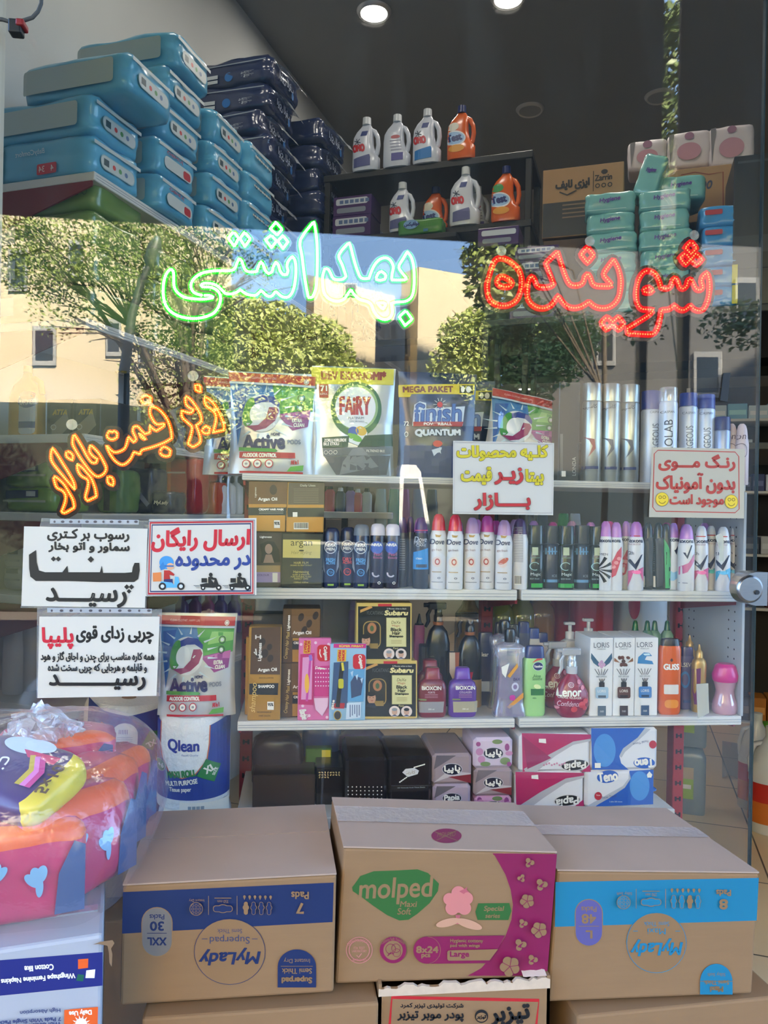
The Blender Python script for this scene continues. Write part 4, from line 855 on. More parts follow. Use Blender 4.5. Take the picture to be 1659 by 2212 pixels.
r3 = zo(1030, 500, 6.144, [(290, 355), (240, 390), (200, 480), (165, 600), (140, 700), (145, 820), (180, 910), (250, 965), (350, 985), (440, 970), (530, 910), (585, 790), (600, 680), (590, 580), (540, 480), (450, 400), (370, 360)], [(340, 595), (285, 620), (270, 670), (310, 720), (400, 735), (455, 715), (470, 670), (420, 630)],
        [(1075, 265), (915, 420), (960, 530), (1025, 700), (960, 735), (870, 740), (805, 720), (770, 640), (735, 595), (700, 630), (675, 720), (670, 830), (700, 930), (780, 1000), (880, 1020), (970, 990), (1030, 930), (1080, 850), (1130, 920), (1200, 990), (1300, 1015), (1400, 990), (1490, 930), (1560, 990), (1640, 1015), (1736, 1010), (1826, 960), (1886, 870), (1911, 740), (1911, 620), (1876, 480), (1816, 370), (1756, 450), (1686, 560), (1726, 630), (1791, 700), (1776, 725), (1656, 725), (1590, 720), (1540, 690), (1510, 610), (1475, 560), (1435, 600), (1410, 680), (1340, 715), (1250, 705), (1200, 640), (1150, 510), (1110, 380)], [(1470, 205), (1555, 310), (1470, 415), (1380, 305)])
r4 = zo(1280, 500, 6.144, [(195, 1130), (270, 1200), (345, 1130), (425, 1230), (350, 1305), (265, 1230), (190, 1305), (115, 1210)],
        [(750, 520), (680, 540), (620, 620), (590, 730), (580, 850), (600, 960), (650, 1025), (740, 1035), (810, 1040), (760, 1100), (640, 1180), (460, 1290), (470, 1350), (640, 1360), (800, 1360), (860, 1290), (900, 1150), (915, 1040), (1020, 1030), (1090, 975), (1140, 1025), (1200, 1045), (1250, 1025), (1300, 975), (1350, 1030), (1420, 1050), (1480, 1025), (1530, 920), (1555, 780), (1550, 640), (1525, 545), (1470, 590), (1445, 660), (1465, 740), (1430, 775), (1375, 760), (1340, 690), (1310, 630), (1270, 650), (1250, 720), (1210, 760), (1160, 740), (1130, 650), (1100, 615), (1070, 640), (1045, 720), (1000, 755), (910, 745), (880, 640), (830, 560)],
        [(740, 740), (680, 770), (690, 805), (760, 810), (805, 790), (770, 755)], [(1310, 130), (1385, 220), (1310, 300), (1230, 215)], [(1235, 285), (1300, 370), (1235, 440), (1160, 350)], [(1375, 285), (1460, 375), (1385, 445), (1305, 370)])
t, L = led_word('red LED word in Persian glowing at the right of the window', r3 + r4, film('red_acrylic', (52, 8, 10), .35, .05, .1, haze=(.5, .2, .2)), emit('red_halo', (1, .004, .003), .26), emit('red_led', (1, .42, .1), .42), 5.4, 1.9, 14, 7.2)
def cups(t, L, pts):
    for x, y in pts: MB().loft([(-.012, .004), (-.004, .006), (0, .013)], film('suction_cup', (190, 190, 185), .6, .15, .1), 14, M=Matrix.Translation(P(x, y, YG + .012) - L) @ Matrix.Rotation(PI / 2, 4, 'X')).build('suction_cup', t)
cups(t, L, [(1083, 542), (1274, 521), (1500, 508)])
a5 = zo(90, 900, 7.54, [(175, 510), (150, 600), (160, 720), (250, 850), (350, 970), (450, 1090), (540, 1190), (520, 1070), (440, 920), (340, 760), (260, 630)], [(190, 970), (215, 1080), (250, 1160), (330, 1200), (385, 1270), (385, 1370), (350, 1480), (320, 1550), (370, 1570), (450, 1530), (530, 1480), (510, 1360), (440, 1230), (370, 1110), (290, 1030), (230, 985)], [(400, 570), (460, 580), (510, 640), (495, 710), (440, 680), (400, 640)],
        [(525, 280), (500, 430), (560, 560), (640, 690), (720, 800), (800, 900), (900, 975), (1000, 940), (1050, 850), (1010, 740), (930, 600), (830, 490), (790, 470), (775, 560), (830, 640), (905, 690), (890, 745), (820, 750), (740, 650), (660, 500), (570, 350)], [(575, 770), (590, 880), (650, 970), (750, 1030), (750, 1150), (710, 1310), (750, 1370), (890, 1300), (870, 1170), (810, 1010), (740, 920), (660, 830)], [(1075, 980), (1140, 990), (1170, 1060), (1160, 1120), (1080, 1080)])
a6 = zo(210, 810, 5.72, [(115, 860), (150, 910), (210, 955), (290, 940), (350, 890), (385, 760), (410, 790), (450, 830), (480, 790), (440, 700), (450, 640), (500, 635), (540, 680), (590, 730), (650, 710), (650, 620), (680, 660), (730, 690), (820, 630), (830, 600), (740, 610), (690, 560), (650, 470), (660, 390), (720, 400), (800, 460), (870, 560), (910, 680), (920, 780), (840, 830), (740, 870), (650, 900), (550, 930), (530, 980), (450, 950), (410, 1040), (320, 1110), (230, 1070), (160, 980), (115, 880)], [(120, 740), (150, 690), (185, 710), (200, 690), (245, 710), (245, 770), (185, 800), (130, 775)], [(545, 300), (570, 260), (610, 255), (665, 275), (660, 340), (600, 355), (555, 335)], [(775, 950), (800, 900), (840, 890), (905, 930), (895, 995), (850, 1005), (800, 990)], [(515, 720), (560, 750), (600, 800), (550, 775)],
        [(1090, 260), (1100, 370), (1190, 430), (1150, 470), (1045, 440), (1050, 520), (1120, 590), (1170, 640), (1160, 730), (1120, 850), (1180, 890), (1270, 830), (1260, 720), (1220, 620), (1280, 580), (1280, 500), (1220, 390), (1150, 300)], [(1325, 270), (1340, 370), (1440, 450), (1470, 530), (1450, 640), (1430, 710), (1560, 680), (1565, 620), (1520, 500), (1450, 370), (1380, 300)], [(1210, 120), (1270, 130), (1280, 210), (1220, 190)], [(1290, 680), (1340, 630), (1390, 660), (1380, 720), (1320, 720)])
t, L = led_word('amber LED words in Persian slanting across the left of the window', a5 + a6, film('smoky_acrylic', (62, 42, 30), .3, .03, .1, haze=(.6, .5, .4)), emit('amber_halo', (1, .17, .0), .28), emit('amber_led', (1, .68, .1), .6), 4.6, 2.0, 13, 4.6)
cups(t, L, [(155, 917), (417, 812)])
# ================================================================= the two-sided shop shelving behind the glass
YF, YU = 1.965, 2.32
ZL, ZM, ZTP, ZB = P(800, 1556, YF).z, P(800, 1272, YF).z, P(760, 1027, YF).z, .77
XA, XM, XB = P(513, 1560, YF).x, P(1117, 1560, YF).x, P(1602, 1560, YF).x
gon = thing('shop_shelving', 'white and red two-sided shop shelving behind the window', 'shelving unit', (XA, YU, 0)); L = Vector((XA, YU, 0))
def gbox(name, x0, x1, y0, y1, z0, z1, m, r=.002): return MB().rbox(x0 - XA, x1 - XA, y0 - YU, y1 - YU, z0, z1, m, r, 1).build(name, gon)
m_groove = mat('shelf_groove_shadow_line', (150, 154, 160), .5)
for z, th in ((ZL, .024), (ZM, .028), (ZTP, .018)):
    for a, b in ((XA, XM - .006), (XM + .006, XB)):
        mb = MB(); mb.rbox(a - XA, b - XA, YF - YU, -.01, z - th, z, m_steel, .002, 1)
        for k in (.35, .62): mb.box(a - XA + .002, b - XA - .002, YF - YU - .0012, YF - YU + .002, z - th * k - .0012, z - th * k, m_groove)
        mb.build('shelf_board', gon)
    for x in (XA + .004, XM, XB - .004):
        MB().add([(x - XA + s, y, zz) for s in (-.003, .003) for y, zz in ((-.02, z - th), (YF - YU + .03, z - th), (YF - YU + .03, z - th - .012), (-.02, z - th - .06))], [(0, 1, 2, 3), (7, 6, 5, 4), (0, 4, 5, 1), (1, 5, 6, 2), (2, 6, 7, 3), (3, 7, 4, 0)], m_red).build('bracket', gon)
m_slot = mat('slot_hole', (30, 10, 12), .8)
for x in (XA, XM, XB):
    mb = MB(); mb.rbox(x - XA - .018, x - XA + .018, -.012, .03, 0, ZTP, m_red, .002, 1)
    z = .3
    while z < ZTP - .05:
        for s in (-1, 1): mb.box(x - XA + s * .007 - .003, x - XA + s * .007 + .003, -.0128, -.012, z, z + .014, m_slot)
        mb.box(x - XA - .008, x - XA + .008, -.0128, -.012, z + .005, z + .009, m_slot); z += .05
    mb.build('upright', gon)
def holes(mb, x, ys, z0, z1, m=m_slot, dz=.026, s=-1):
    z = z0
    while z < z1:
        for y in ys: mb.add([(x + s * .0006, y + .0035 * c, z + .0035 * d) for c, d in ((-1, 0), (0, -1), (1, 0), (0, 1))], [(0, 1, 2, 3)], m)
        z += dz
m_perf = mat('perforated_gray_panel', (172, 174, 176), .45, var=.04, scale=12)
mb = MB(); mb.rbox(XB - XA - .004, XB - XA + .004, YF - YU, -.03, ZL, ZTP - .02, m_perf, .001, 1); holes(mb, XB - XA - .004, (-.32, -.29, -.1, -.07), ZL + .02, ZTP - .06); mb.build('end_panel', gon)
XD = P(1437, 1745, 2.0).x; gbox('base_deck', XA, XD, YF - .02, YU + .3, ZB - .03, ZB, m_steel); gbox('plinth', XA, XD, YF + .02, YU + .28, 0, ZB - .03, m_perf)
mb = MB(); mb.rbox(XM - XA + .05, XD - XA - .002, -.016, -.012, ZB, ZL - .03, m_perf, .001, 1)
for k in range(9):
    for x in (.02, .05): mb.add([(XD - XA - x + .004 * c, -.0166, ZB + .03 + k * .024 + .004 * d) for c, d in ((-1, 0), (0, -1), (1, 0), (0, 1))], [(0, 1, 2, 3)], m_slot)
mb.build('back_panel', gon)
ZR, ZR2 = P(770, 1106, 2.4).z, 1.06
gbox('rear_shelf', XA, XB, YU + .03, YU + .36, ZR2 - .02, ZR2, m_steel); gbox('rear_shelf', XA, P(845, 1106, 2.4).x, YU + .03, YU + .33, ZR - .02, ZR, m_steel)

# ---------------------------------------------------------------- makers of goods
def kpx(Y): return Y / FOC
def box_item(name, lb, cat, x0, y0, x1, y1, Y, dep, m, art=None, z=None, group=None, side=None, zoom=(0, 0, 1), r=.002, rz=0., sy=0):
    """a box whose front fills these pixels at depth Y; stands on z"""
    xc, zb, w, h = fit(x0, y0, x1, y1, Y); zb = zb if z is None else z
    Lc = Vector((xc, Y, zb)); mb = MB(); mb.rbox(-w / 2, w / 2, 0, dep, 0, h, m, r, 1); dz = zb - fit(x0, y0, x1, y1, Y)[1]
    if art: art(art_y(mb, Y, Lc - U0 * dz, zoom=zoom))
    o = mb.build(name, None, Lc, (0, 0, rz)); return tag(o, lb, cat, group)
def bottle(name, lb, cat, xc, Y, yb, z, parts, group=None, art=None, rot=(0, 0, 0), n=28):
    """parts: (name, material, [(pixel y, half width[, centre shift])], depth ratio, squareness)"""
    k = kpx(Y); X = P(xc, yb, Y).x; Lc = Vector((X, Y, z)); t = thing(name, lb, cat, Lc, rot, group); dz = P(xc, yb, Y).z - z; out = []
    for q in parts:
        pn, m, pr, dr, e = q[:5]; sec = [((yb - p[0]) * k, p[1] * k, p[1] * k * dr, e, (p[2] if len(p) > 2 else 0) * k, 0) for p in pr]; sec.sort(key=lambda s: s[0])
        mb = MB(); mb.loft(sec, m, n); out.append((pn, mb, sec))
    if art:
        i, fn = art if isinstance(art, tuple) else (0, art); pn, mb, sec = out[i]; b = max(s[2] for s in sec)
        fn(art_loft(mb, sec, Y - b * .7, Lc + U0 * dz))
    for pn, mb, sec in out: mb.build(pn, t)
    return t
def can(lb, xc, hw, yt, yb, Y, z, body, capm, capst, art=None, group=None, ycap=None):
    """spray can: straight body, shoulder, and a dome or straight cap"""
    yc = ycap or yt + (yb - yt) * (.22 if capst != 'flat' else .3)
    if capst == 'dome': cp = [(yc, hw * .84), (yc - (yc - yt) * .55, hw * .72), (yc - (yc - yt) * .85, hw * .56), (yt, hw * .3)]; sh = [(yc, hw * .8), (yc + 9, hw * .93), (yc + 16, hw)]
    elif capst == 'wide': cp = [(yc, hw * .99), (yt + 10, hw * .95), (yt + 3, hw * .8), (yt, hw * .5)]; sh = [(yc, hw * .96), (yc + 3, hw)]
    else: cp = [(yc, hw * .98), (yt + 2, hw * .96), (yt, hw * .9)]; sh = [(yc, hw * .9), (yc + 4, hw)]
    return bottle('spray_can', lb, 'spray can', xc, Y, yb, z, [('can_body', body, sh + [(yb - 3, hw), (yb, hw * .93)], 1, 2), ('cap', capm, cp, 1, 2)], group, art)
def slab_art(fn): return fn
def pouch(lb, x0, y0, x1, y1, Y, T, m, art, z, cell=16, seed=1, rot=(0, 0, 0), zoom=(0, 0, 1), flare=.0):
    xc, zb, w, h = fit(x0, y0, x1, y1, Y); Lc = Vector((xc, Y, z)); dz = zb - z
    def th(x, zz):
        u = min(1, abs(x) / (w / 2)); v = max(0, min(1, zz / h)); g = (1 - v) ** .75 * (1 - .35 * (1 - v) ** 6) + .03
        return T * g * (1 - u ** 3) ** .7 + .0035 * noise.noise(Vector((x * 22 + seed, zz * 26, seed))) * (1 - u ** 4) + .0015
    t = thing('detergent_pouch', lb, 'pouch', Lc, rot); mb = MB()
    sx = lambda v: 1 - .05 * math.sin(v * PI) * 1 + flare * (.5 - v)
    for s in (-1, 1): mb.grid(lambda u, v: Vector(((u - .5) * w * sx(v), s * th((u - .5) * w, v * h), v * h)), 22, 24, m)
    bt = [Vector(((i / 22 - .5) * w * sx(0), 0, 0)) for i in range(23)]
    mb.add([p + Vector((0, s * th(p.x, 0), 0)) for p in bt for s in (-1, 1)], [(2 * i, 2 * i + 1, 2 * i + 3, 2 * i + 2) for i in range(22)], m)
    fn = lambda px, py, o: (lambda q: Vector((q.x * sx(max(0, min(1, q.z / h))), -th(q.x, q.z) - o, q.z)))(P(px, py, Y) - Lc - U0 * dz)
    ar = Art(mb, fn, cell, zoom, off=.0012, step=.00012); art(ar); mb.build('printed_film', t); return t
m_shiny = lambda k, c, r=.25: mat('glossy_' + k, c, r, coat=.3)
W_, K_ = ink('w'), ink('k')

# ---------------------------------------------------------------- top shelf: pouches
def active_art(ar):
    ar.z = (480, 460, 2.86); B, GR, NV = ink(40, 110, 190), ink(62, 150, 62), ink(26, 34, 96)
    ar.poly([(42, 1062), (310, 1085), (330, 1180), (120, 1300), (90, 1460), (70, 1300)], ink(66, 128, 190)); ar.poly([(70, 1110), (170, 1100), (120, 1250), (85, 1420), (72, 1250)], ink(40, 92, 168))
    ar.poly([(310, 1085), (574, 1105), (570, 1250), (360, 1270), (330, 1180)], ink(84, 164, 76)); ar.poly([(420, 1120), (570, 1130), (568, 1180), (390, 1200)], ink(150, 206, 120))
    ar.poly([(340, 1270), (556, 1240), (540, 1345), (440, 1370)], ink(150, 66, 140)); ar.poly([(360, 1275), (556, 1240), (550, 1290)], ink(196, 110, 176))
    for k in range(16): a = k * PI / 8 + .1; ar.poly([(245 + 150 * math.cos(a), 1260 + 130 * math.sin(a)), (245 + (230 + 20 * (k % 3)) * math.cos(a + .04), 1260 + 180 * math.sin(a + .04)), (245 + 150 * math.cos(a + .1), 1260 + 130 * math.sin(a + .1))], ink(206, 226, 236))
    ar.ell(242, 1262, 118, 116, ink(222, 226, 230)); ar.ell(165, 1255, 42, 92, GR, rot=14); ar.poly([(195, 1170), (250, 1150), (320, 1160), (358, 1200), (355, 1228), (300, 1195), (240, 1195), (200, 1215)], ink(40, 66, 150)); ar.poly([(140, 1340), (220, 1335), (270, 1290), (290, 1225), (340, 1225), (355, 1250), (330, 1310), (270, 1355), (200, 1372)], ink(150, 40, 96))
    ar.ell(215, 1262, 48, 62, ink(236, 238, 240), rot=20); ar.text('Active', 257, 1438, 262, 86, NV, -1, bold=6); ar.text('HOME', 332, 1392, 58, 18, NV, shear=.15, bold=1); ar.text('PODS', 450, 1440, 82, 26, ink(130, 136, 150), -1, bold=1.5)
    ar.text('EXTRA', 470, 1308, 62, 22, W_, bold=1.5); ar.text('CLEAN', 482, 1336, 66, 22, W_, bold=1.5)
    ar.poly([(100, 1470), (330, 1482), (345, 1492), (330, 1502), (100, 1492)], ink(80, 160, 64)); ar.poly([(105, 1498), (455, 1506), (455, 1540), (105, 1536)], ink('r')); ar.text('ALODOR CONTROL', 232, 1520, 212, 22, W_, 1, bold=2)
    for x in (150, 220, 292): ar.ell(x, 1572, 26, 26, ink('r')); ar.ell(x, 1572, 20, 20, W_); ar.ell(x, 1572, 9, 7, ink(150, 150, 156))
    ar.text('All in 1', 450, 1564, 46, 26, ink('r'), -4, bold=2); ar.poly([(400, 1620), (425, 1590), (505, 1582), (500, 1615)], ink(96, 170, 60)); ar.poly([(110, 1615), (500, 1625), (498, 1636), (110, 1628)], ink('r'))
    for x, y in ((495, 1172), (490, 1232)): ar.ell(x, y, 24, 24, ink(40, 70, 60), hole=.8); ar.ell(x, y, 12, 12, ink(226, 234, 230))
    ar.poly([(40, 1006), (580, 1036), (578, 1092), (42, 1062)], ink(186, 40, 44)); ar.text('CLEAN CLOTHES, HAPPY LIFE', 232, 1046, 208, 15, ink(240, 190, 190), 3); ar.ell(523, 1070, 16, 16, W_, hole=.75); ar.ell(523, 1070, 9, 9, W_)
    ar.poly([(42, 1064), (578, 1094), (577, 1106), (42, 1076)], ink(196, 206, 220))
m_silver = mat('silver_pouch_film', (206, 208, 212), .3, .35, coat=.3)
pact = pouch('silver and green laundry pod pouch standing leftmost on the top shelf', 494, 812, 684, 1032, 2.03, .034, m_silver, active_art, ZTP, seed=2)
dup(pact, (P(530, 1000, 2.13).x, 2.13, ZTP), (0, 0, .1), 'laundry pod pouch mostly hidden behind the leftmost pouch of the top shelf')
q = P(1112, 1030, 2.06); dup(pact, (q.x + .006, 2.07, ZTP + .0), (-.12, .17, 0), 'tilted laundry pod pouch behind the cream poster with yellow Persian lines', .93)
def fairy_art(ar):
    ar.z = (480, 460, 2.86); GD = ink(28, 70, 50)
    ar.poly([(548, 972), (1060, 985), (1062, 1085), (548, 1078)], ink(226, 206, 66)); ar.text('DEV EKONOMI*', 810, 1026, 400, 54, ink(160, 70, 50), 1, bold=4)
    ar.poly([(590, 1078), (650, 1080), (648, 1165), (590, 1162)], ink(176, 50, 46)); ar.text('71', 620, 1106, 40, 34, W_, bold=2); ar.text('KAPSUL', 620, 1140, 46, 12, W_)
    ar.ell(825, 1236, 164, 170, ink(60, 110, 66)); ar.ell(828, 1226, 138, 142, ink(150, 180, 120)); ar.ell(820, 1228, 130, 130, ink(232, 232, 236)); ar.text('FAiRY', 818, 1216, 194, 112, ink(186, 50, 64), bold=5)
    ar.text('PLATINUM', 824, 1292, 100, 16, ink(110, 116, 120)); ar.text('TEMIZ BIR MARKA', 828, 1312, 96, 10, ink(130, 136, 140))
    ar.poly([(765, 1400), (850, 1350), (895, 1380), (890, 1420), (840, 1462), (780, 1440)], ink(232, 234, 236)); ar.ell(805, 1375, 34, 30, ink(40, 86, 170)); ar.ell(855, 1372, 36, 28, ink(224, 178, 60), rot=20); ar.ell(815, 1412, 50, 20, ink(110, 176, 70), rot=24)
    ar.poly([(605, 1410), (780, 1402), (770, 1470), (610, 1475)], GD); ar.poly([(880, 1400), (1062, 1388), (1062, 1462), (830, 1470)], GD); ar.text('ZORLU KIRLERDE', 690, 1428, 140, 18, W_, bold=1); ar.text('BILE ETKILI', 665, 1450, 96, 18, W_, bold=1)
    ar.poly([(612, 1478), (1055, 1466), (1040, 1515), (618, 1526)], ink(96, 100, 104)); ar.text('FILTRENIZI BILE', 945, 1494, 115, 14, W_)
    for x in (633, 662, 692): ar.ell(x, 1502, 12, 12, W_, hole=.8)
    ar.poly([(625, 1530), (1040, 1520), (1010, 1640), (705, 1648)], ink(84, 86, 92)); ar.poly([(800, 1480), (860, 1475), (960, 1590), (720, 1640), (740, 1560)], ink(120, 122, 128))
pouch('yellow-topped dishwasher tablet pouch with a green ring, second on the top shelf', 672, 800, 853, 1036, 2.03, .032, mat('clear_silver_pouch', (186, 192, 196), .25, .4, coat=.4), fairy_art, ZTP, seed=5)
def finish_art(ar):
    ar.z = (480, 460, 2.86); YB = ink(226, 196, 44)
    ar.poly([(1082, 1065), (1562, 1060), (1560, 1125), (1080, 1122)], YB); ar.text('MEGA PAKET', 1266, 1094, 312, 36, ink(120, 40, 30), bold=3); ar.rect(1464, 1068, 1552, 1118, K_); ar.ell(1485, 1094, 12, 20, W_); ar.ell(1522, 1094, 16, 20, W_); ar.poly([(1080, 1122), (1160, 1124), (1150, 1142), (1080, 1140)], YB)
    ar.poly([(1160, 1320), (1175, 1190), (1210, 1170), (1250, 1180), (1250, 1215), (1500, 1200), (1485, 1320)], ink(206, 216, 228))
    ar.text('finish', 1325, 1240, 300, 112, ink(30, 56, 130), shear=.06, bold=7); ar.text('finish', 1325, 1240, 300, 112, ink(70, 110, 180), shear=.06, bold=2); ar.ell(1338, 1190, 18, 18, ink(206, 40, 44))
    for k in range(10): a = k * PI / 5; ar.line([(1338 + 22 * math.cos(a), 1190 + 22 * math.sin(a)), (1338 + 42 * math.cos(a), 1190 + 42 * math.sin(a))], 3, W_)
    ar.poly([(1165, 1296), (1488, 1296), (1480, 1326), (1165, 1324)], ink(176, 40, 44)); ar.text('POWERBALL', 1322, 1310, 180, 16, W_, bold=1); ar.text('QUANTUM', 1322, 1366, 286, 42, ink(206, 212, 222), bold=4)
    ar.text('72', 1122, 1306, 30, 26, W_, bold=1); ar.ell(1122, 1372, 12, 16, W_, hole=.7); ar.ell(1318, 1432, 30, 20, ink(206, 60, 50)); ar.poly([(1285, 1450), (1345, 1455), (1330, 1510), (1290, 1500)], ink(196, 206, 220)); ar.poly([(1110, 1440), (1540, 1450), (1560, 1640), (1110, 1640)], ink(32, 54, 104)); ar.ell(1318, 1432, 30, 20, ink(206, 60, 50)); ar.poly([(1280, 1470), (1335, 1455), (1340, 1500), (1300, 1520)], ink(196, 206, 220))
pf = pouch('navy dishwasher tablet pouch with a yellow band, third on the top shelf', 858, 806, 1028, 1034, 2.03, .03, mat('navy_pouch_film', (20, 34, 76), .25, .15, coat=.5), finish_art, ZTP, seed=8)
dup(pf, (P(985, 1030, 2.13).x, 2.13, ZTP), (0, 0, -.05), 'navy dishwasher tablet pouch half hidden behind the third pouch of the top shelf')
# hair sprays, right bay of the top shelf
def spray_art(dark, cap, lines):
    def f(ar):
        for t_, x, y, w, h, c, an in lines: ar.text(t_, x, y, w, h, c, an)
    return f
gs = 'tall hair sprays on the top shelf'
box_item('hair_colour_box', 'black tall box left of the silver hair sprays on the top shelf', 'box', 1207, 818, 1252, 1032, 2.0, .06, ink(30, 32, 30), lambda ar: (ar.rect(1210, 930, 1216, 1020, ink(90, 92, 88)), ar.text('LONDA', 1240, 1000, 40, 8, ink(180, 180, 170), -90), ar.rect(1213, 1010, 1222, 1022, ink('w'))), z=ZTP)
m_al = mat('brushed_can_silver', (170, 174, 168), .32, .75)
for i, (x, w) in enumerate(((1276, 22), (1316, 22), (1358, 21))):
    can(('silver hair spray right of the black tall box on the top shelf', 'silver hair spray, middle one of three on the top shelf', 'silver hair spray beside the blue-capped white ones on the top shelf')[i], x, w, 812, 1032, 2.02, ZTP, m_al, m_al, 'flat', lambda ar, x=x: (ar.text(fa('کاسپین'), x - 4, 870, 30, 12, ink(60, 62, 66)), ar.poly([(x - 12, 935), (x + 6, 940), (x + 8, 960), (x - 6, 978), (x + 2, 955), (x - 4, 942)], ink(150, 60, 50) if x < 1300 else ink(90, 92, 100)), ar.rect(x - 18, 998, x + 14, 1004, ink(60, 70, 110))), gs, ycap=852)
m_wcan = mat('white_blue_spray_can', (206, 214, 228), .35, .2); m_bcap = mat('blue_plastic_cap', (44, 60, 140), .35)
def vtext(t_, x, y, l, h, c): return lambda ar: (ar.text(t_, x, y, l, h, c, -90), ar.text('CASPIAN', x, 880, 22, 5, c))
can('white hair spray with blue cap left of the clear-capped one on the top shelf', 1404, 22, 826, 1034, 2.03, ZTP, m_wcan, m_bcap, 'flat', vtext('GORGEOUS', 1414, 945, 80, 14, ink(110, 116, 130)), gs, ycap=868)
can('white hair spray with a tall clear cap, lettered upwards, on the top shelf', 1441, 20, 818, 1034, 1.99, ZTP, m_wcan, film('clear_cap', (200, 205, 215), .7, .12, .1), 'flat', vtext('ROLAB', 1443, 932, 70, 15, ink(70, 74, 84)), gs, ycap=850)
can('white hair spray with blue cap right of the clear-capped one on the top shelf', 1484, 20, 828, 1034, 2.02, ZTP, m_wcan, m_bcap, 'flat', vtext('GORGEOUS', 1488, 945, 74, 13, ink(110, 116, 130)), gs, ycap=858)
can('second white hair spray with blue cap right of the clear-capped one on the top shelf', 1522, 20, 830, 1034, 2.02, ZTP, m_wcan, m_bcap, 'flat', vtext('GORGEOUS', 1526, 948, 74, 13, ink(110, 116, 130)), gs, ycap=862)
can('short navy-capped hair spray above the smiley poster on the top shelf', 1558, 18, 880, 1034, 2.0, ZTP, mat('steel_blue_can', (150, 160, 184), .35, .5), mat('navy_cap', (30, 40, 96), .35), 'flat', None, gs, ycap=910)
m_rose = mat('rose_white_can', (206, 184, 184), .4)
for i, x in enumerate((1578, 1601)): can(('rose white hair spray with rounded cap, left of two at the right end', 'rose white hair spray with rounded cap, last at the right end')[i], x, 15, 894, 1034, 2.01 - .02 * i, ZTP, m_rose, m_rose, 'dome', lambda ar, x=x: (ar.text('lon', x, 928, 20, 14, ink(80, 50, 56), shear=.2), ar.ell(x, 960, 11, 16, ink(90, 70, 76), hole=.92)), gs)

# ---------------------------------------------------------------- middle shelf
Y1 = 1.975
def argan_front(ar):
    ar.z = (500, 1020, 2.765); GO = ink(190, 134, 58)
    ar.poly([(105, 60), (335, 62), (330, 195), (100, 195)], ink(112, 78, 46)); ar.ell(250, 110, 22, 30, ink(60, 40, 28)); ar.text('Argan Oil', 216, 168, 112, 24, W_, bold=1); ar.rect(102, 196, 328, 214, GO); ar.rect(100, 216, 326, 262, ink(40, 44, 46)); ar.text('CREAMY HAIR MASK', 238, 227, 148, 12, W_, bold=1)
    for k in range(2): ar.rect(165, 240 + k * 9, 310, 243 + k * 9, ink(150, 150, 140))
    ar.rect(254, 292, 290, 338, W_); ar.text('95%', 272, 310, 30, 18, K_, bold=1); ar.text('Lightness', 145, 125, 60, 12, W_, -90)
def argan_back(ar):
    ar.z = (500, 1020, 2.765); ar.poly([(342, 64), (555, 64), (553, 195), (338, 195)], ink(98, 84, 66)); ar.text('Daily Uses', 456, 82, 90, 16, ink(226, 220, 200))
    for k in range(9): ar.rect(372, 100 + k * 10, 520, 103 + k * 10, ink(140, 126, 100))
    ar.rect(335, 214, 552, 268, ink(52, 52, 46)); ar.rect(366, 240, 394, 268, W_); ar.rect(372, 302, 460, 342, W_)
    for k in range(14): ar.rect(376 + k * 6, 304, 379 + k * 6, 336, K_)
m_gold = mat('gold_carton_board', (196, 142, 62), .4, .1)
box_item('hair_mask_box', 'gold hair mask box with front print, upper left of the box pile', 'box', 537, 1042, 617, 1150, Y1, .08, m_gold, argan_front, z=None)
box_item('hair_mask_box', 'gold hair mask box turned backwards with barcode, upper right of the box pile', 'box', 619, 1042, 700, 1150, Y1, .08, m_gold, argan_back)
def girl_art(ar):
    ar.z = (500, 1020, 2.765); ar.poly([(170, 435), (215, 415), (255, 420), (285, 470), (290, 540), (175, 545), (180, 490)], ink(30, 26, 28)); ar.ell(222, 462, 22, 30, ink(190, 150, 130)); ar.poly([(205, 495), (240, 495), (255, 545), (190, 545)], ink(176, 136, 118)); ar.text('Lightness', 205, 392, 70, 14, W_, bold=1)
    ar.rect(150, 560, 292, 600, ink(186, 150, 100)); ar.rect(146, 600, 292, 662, ink(178, 150, 190)); ar.rect(245, 605, 275, 660, W_); ar.text('COLOUR', 190, 618, 70, 12, ink(90, 50, 100))
box_item('hair_colour_box', 'dark hair box with a woman with long dark hair, lower left of the box pile', 'box', 540, 1150, 610, 1270, Y1 + .01, .075, ink(66, 52, 52), girl_art, z=ZM)
def argan2(ar):
    ar.z = (500, 1020, 2.765); GL = ink(206, 190, 110); ar.poly([(308, 402), (532, 404), (530, 514), (306, 510)], GL); ar.text('argan', 418, 432, 128, 40, ink(70, 64, 30)); ar.text('Hair styling', 418, 482, 120, 26, ink(150, 136, 70), shear=.2); ar.ell(418, 468, 16, 5, ink(70, 64, 30))
    for t_, y, w, h in (('HAIR FILM', 541, 86, 14), ('ORGANIC OIL MOIST EXTRACT', 556, 130, 8), ('Hairmoving', 597, 92, 22), ('SLEEK & SMOOTH', 612, 102, 9), ('PURE NATURAL PLANT', 624, 122, 9), ('PERFECT CARE', 636, 84, 9), ('1200ml 4.65oz', 657, 86, 8)): ar.text(t_, 416, y, w, h, GL)
box_item('hair_film_box', 'dark olive hair film box with a gold panel, lower right of the box pile', 'box', 608, 1152, 697, 1270, Y1, .08, ink(46, 46, 38), argan2, z=ZM)
for o in list(bpy.data.objects):
    if o.name.startswith('hair_mask_box'): o.location.z = ZM + .1435
m_nv, m_nvb = m_shiny('navy_can', (24, 34, 72)), m_shiny('black_violet_can', (34, 26, 48))
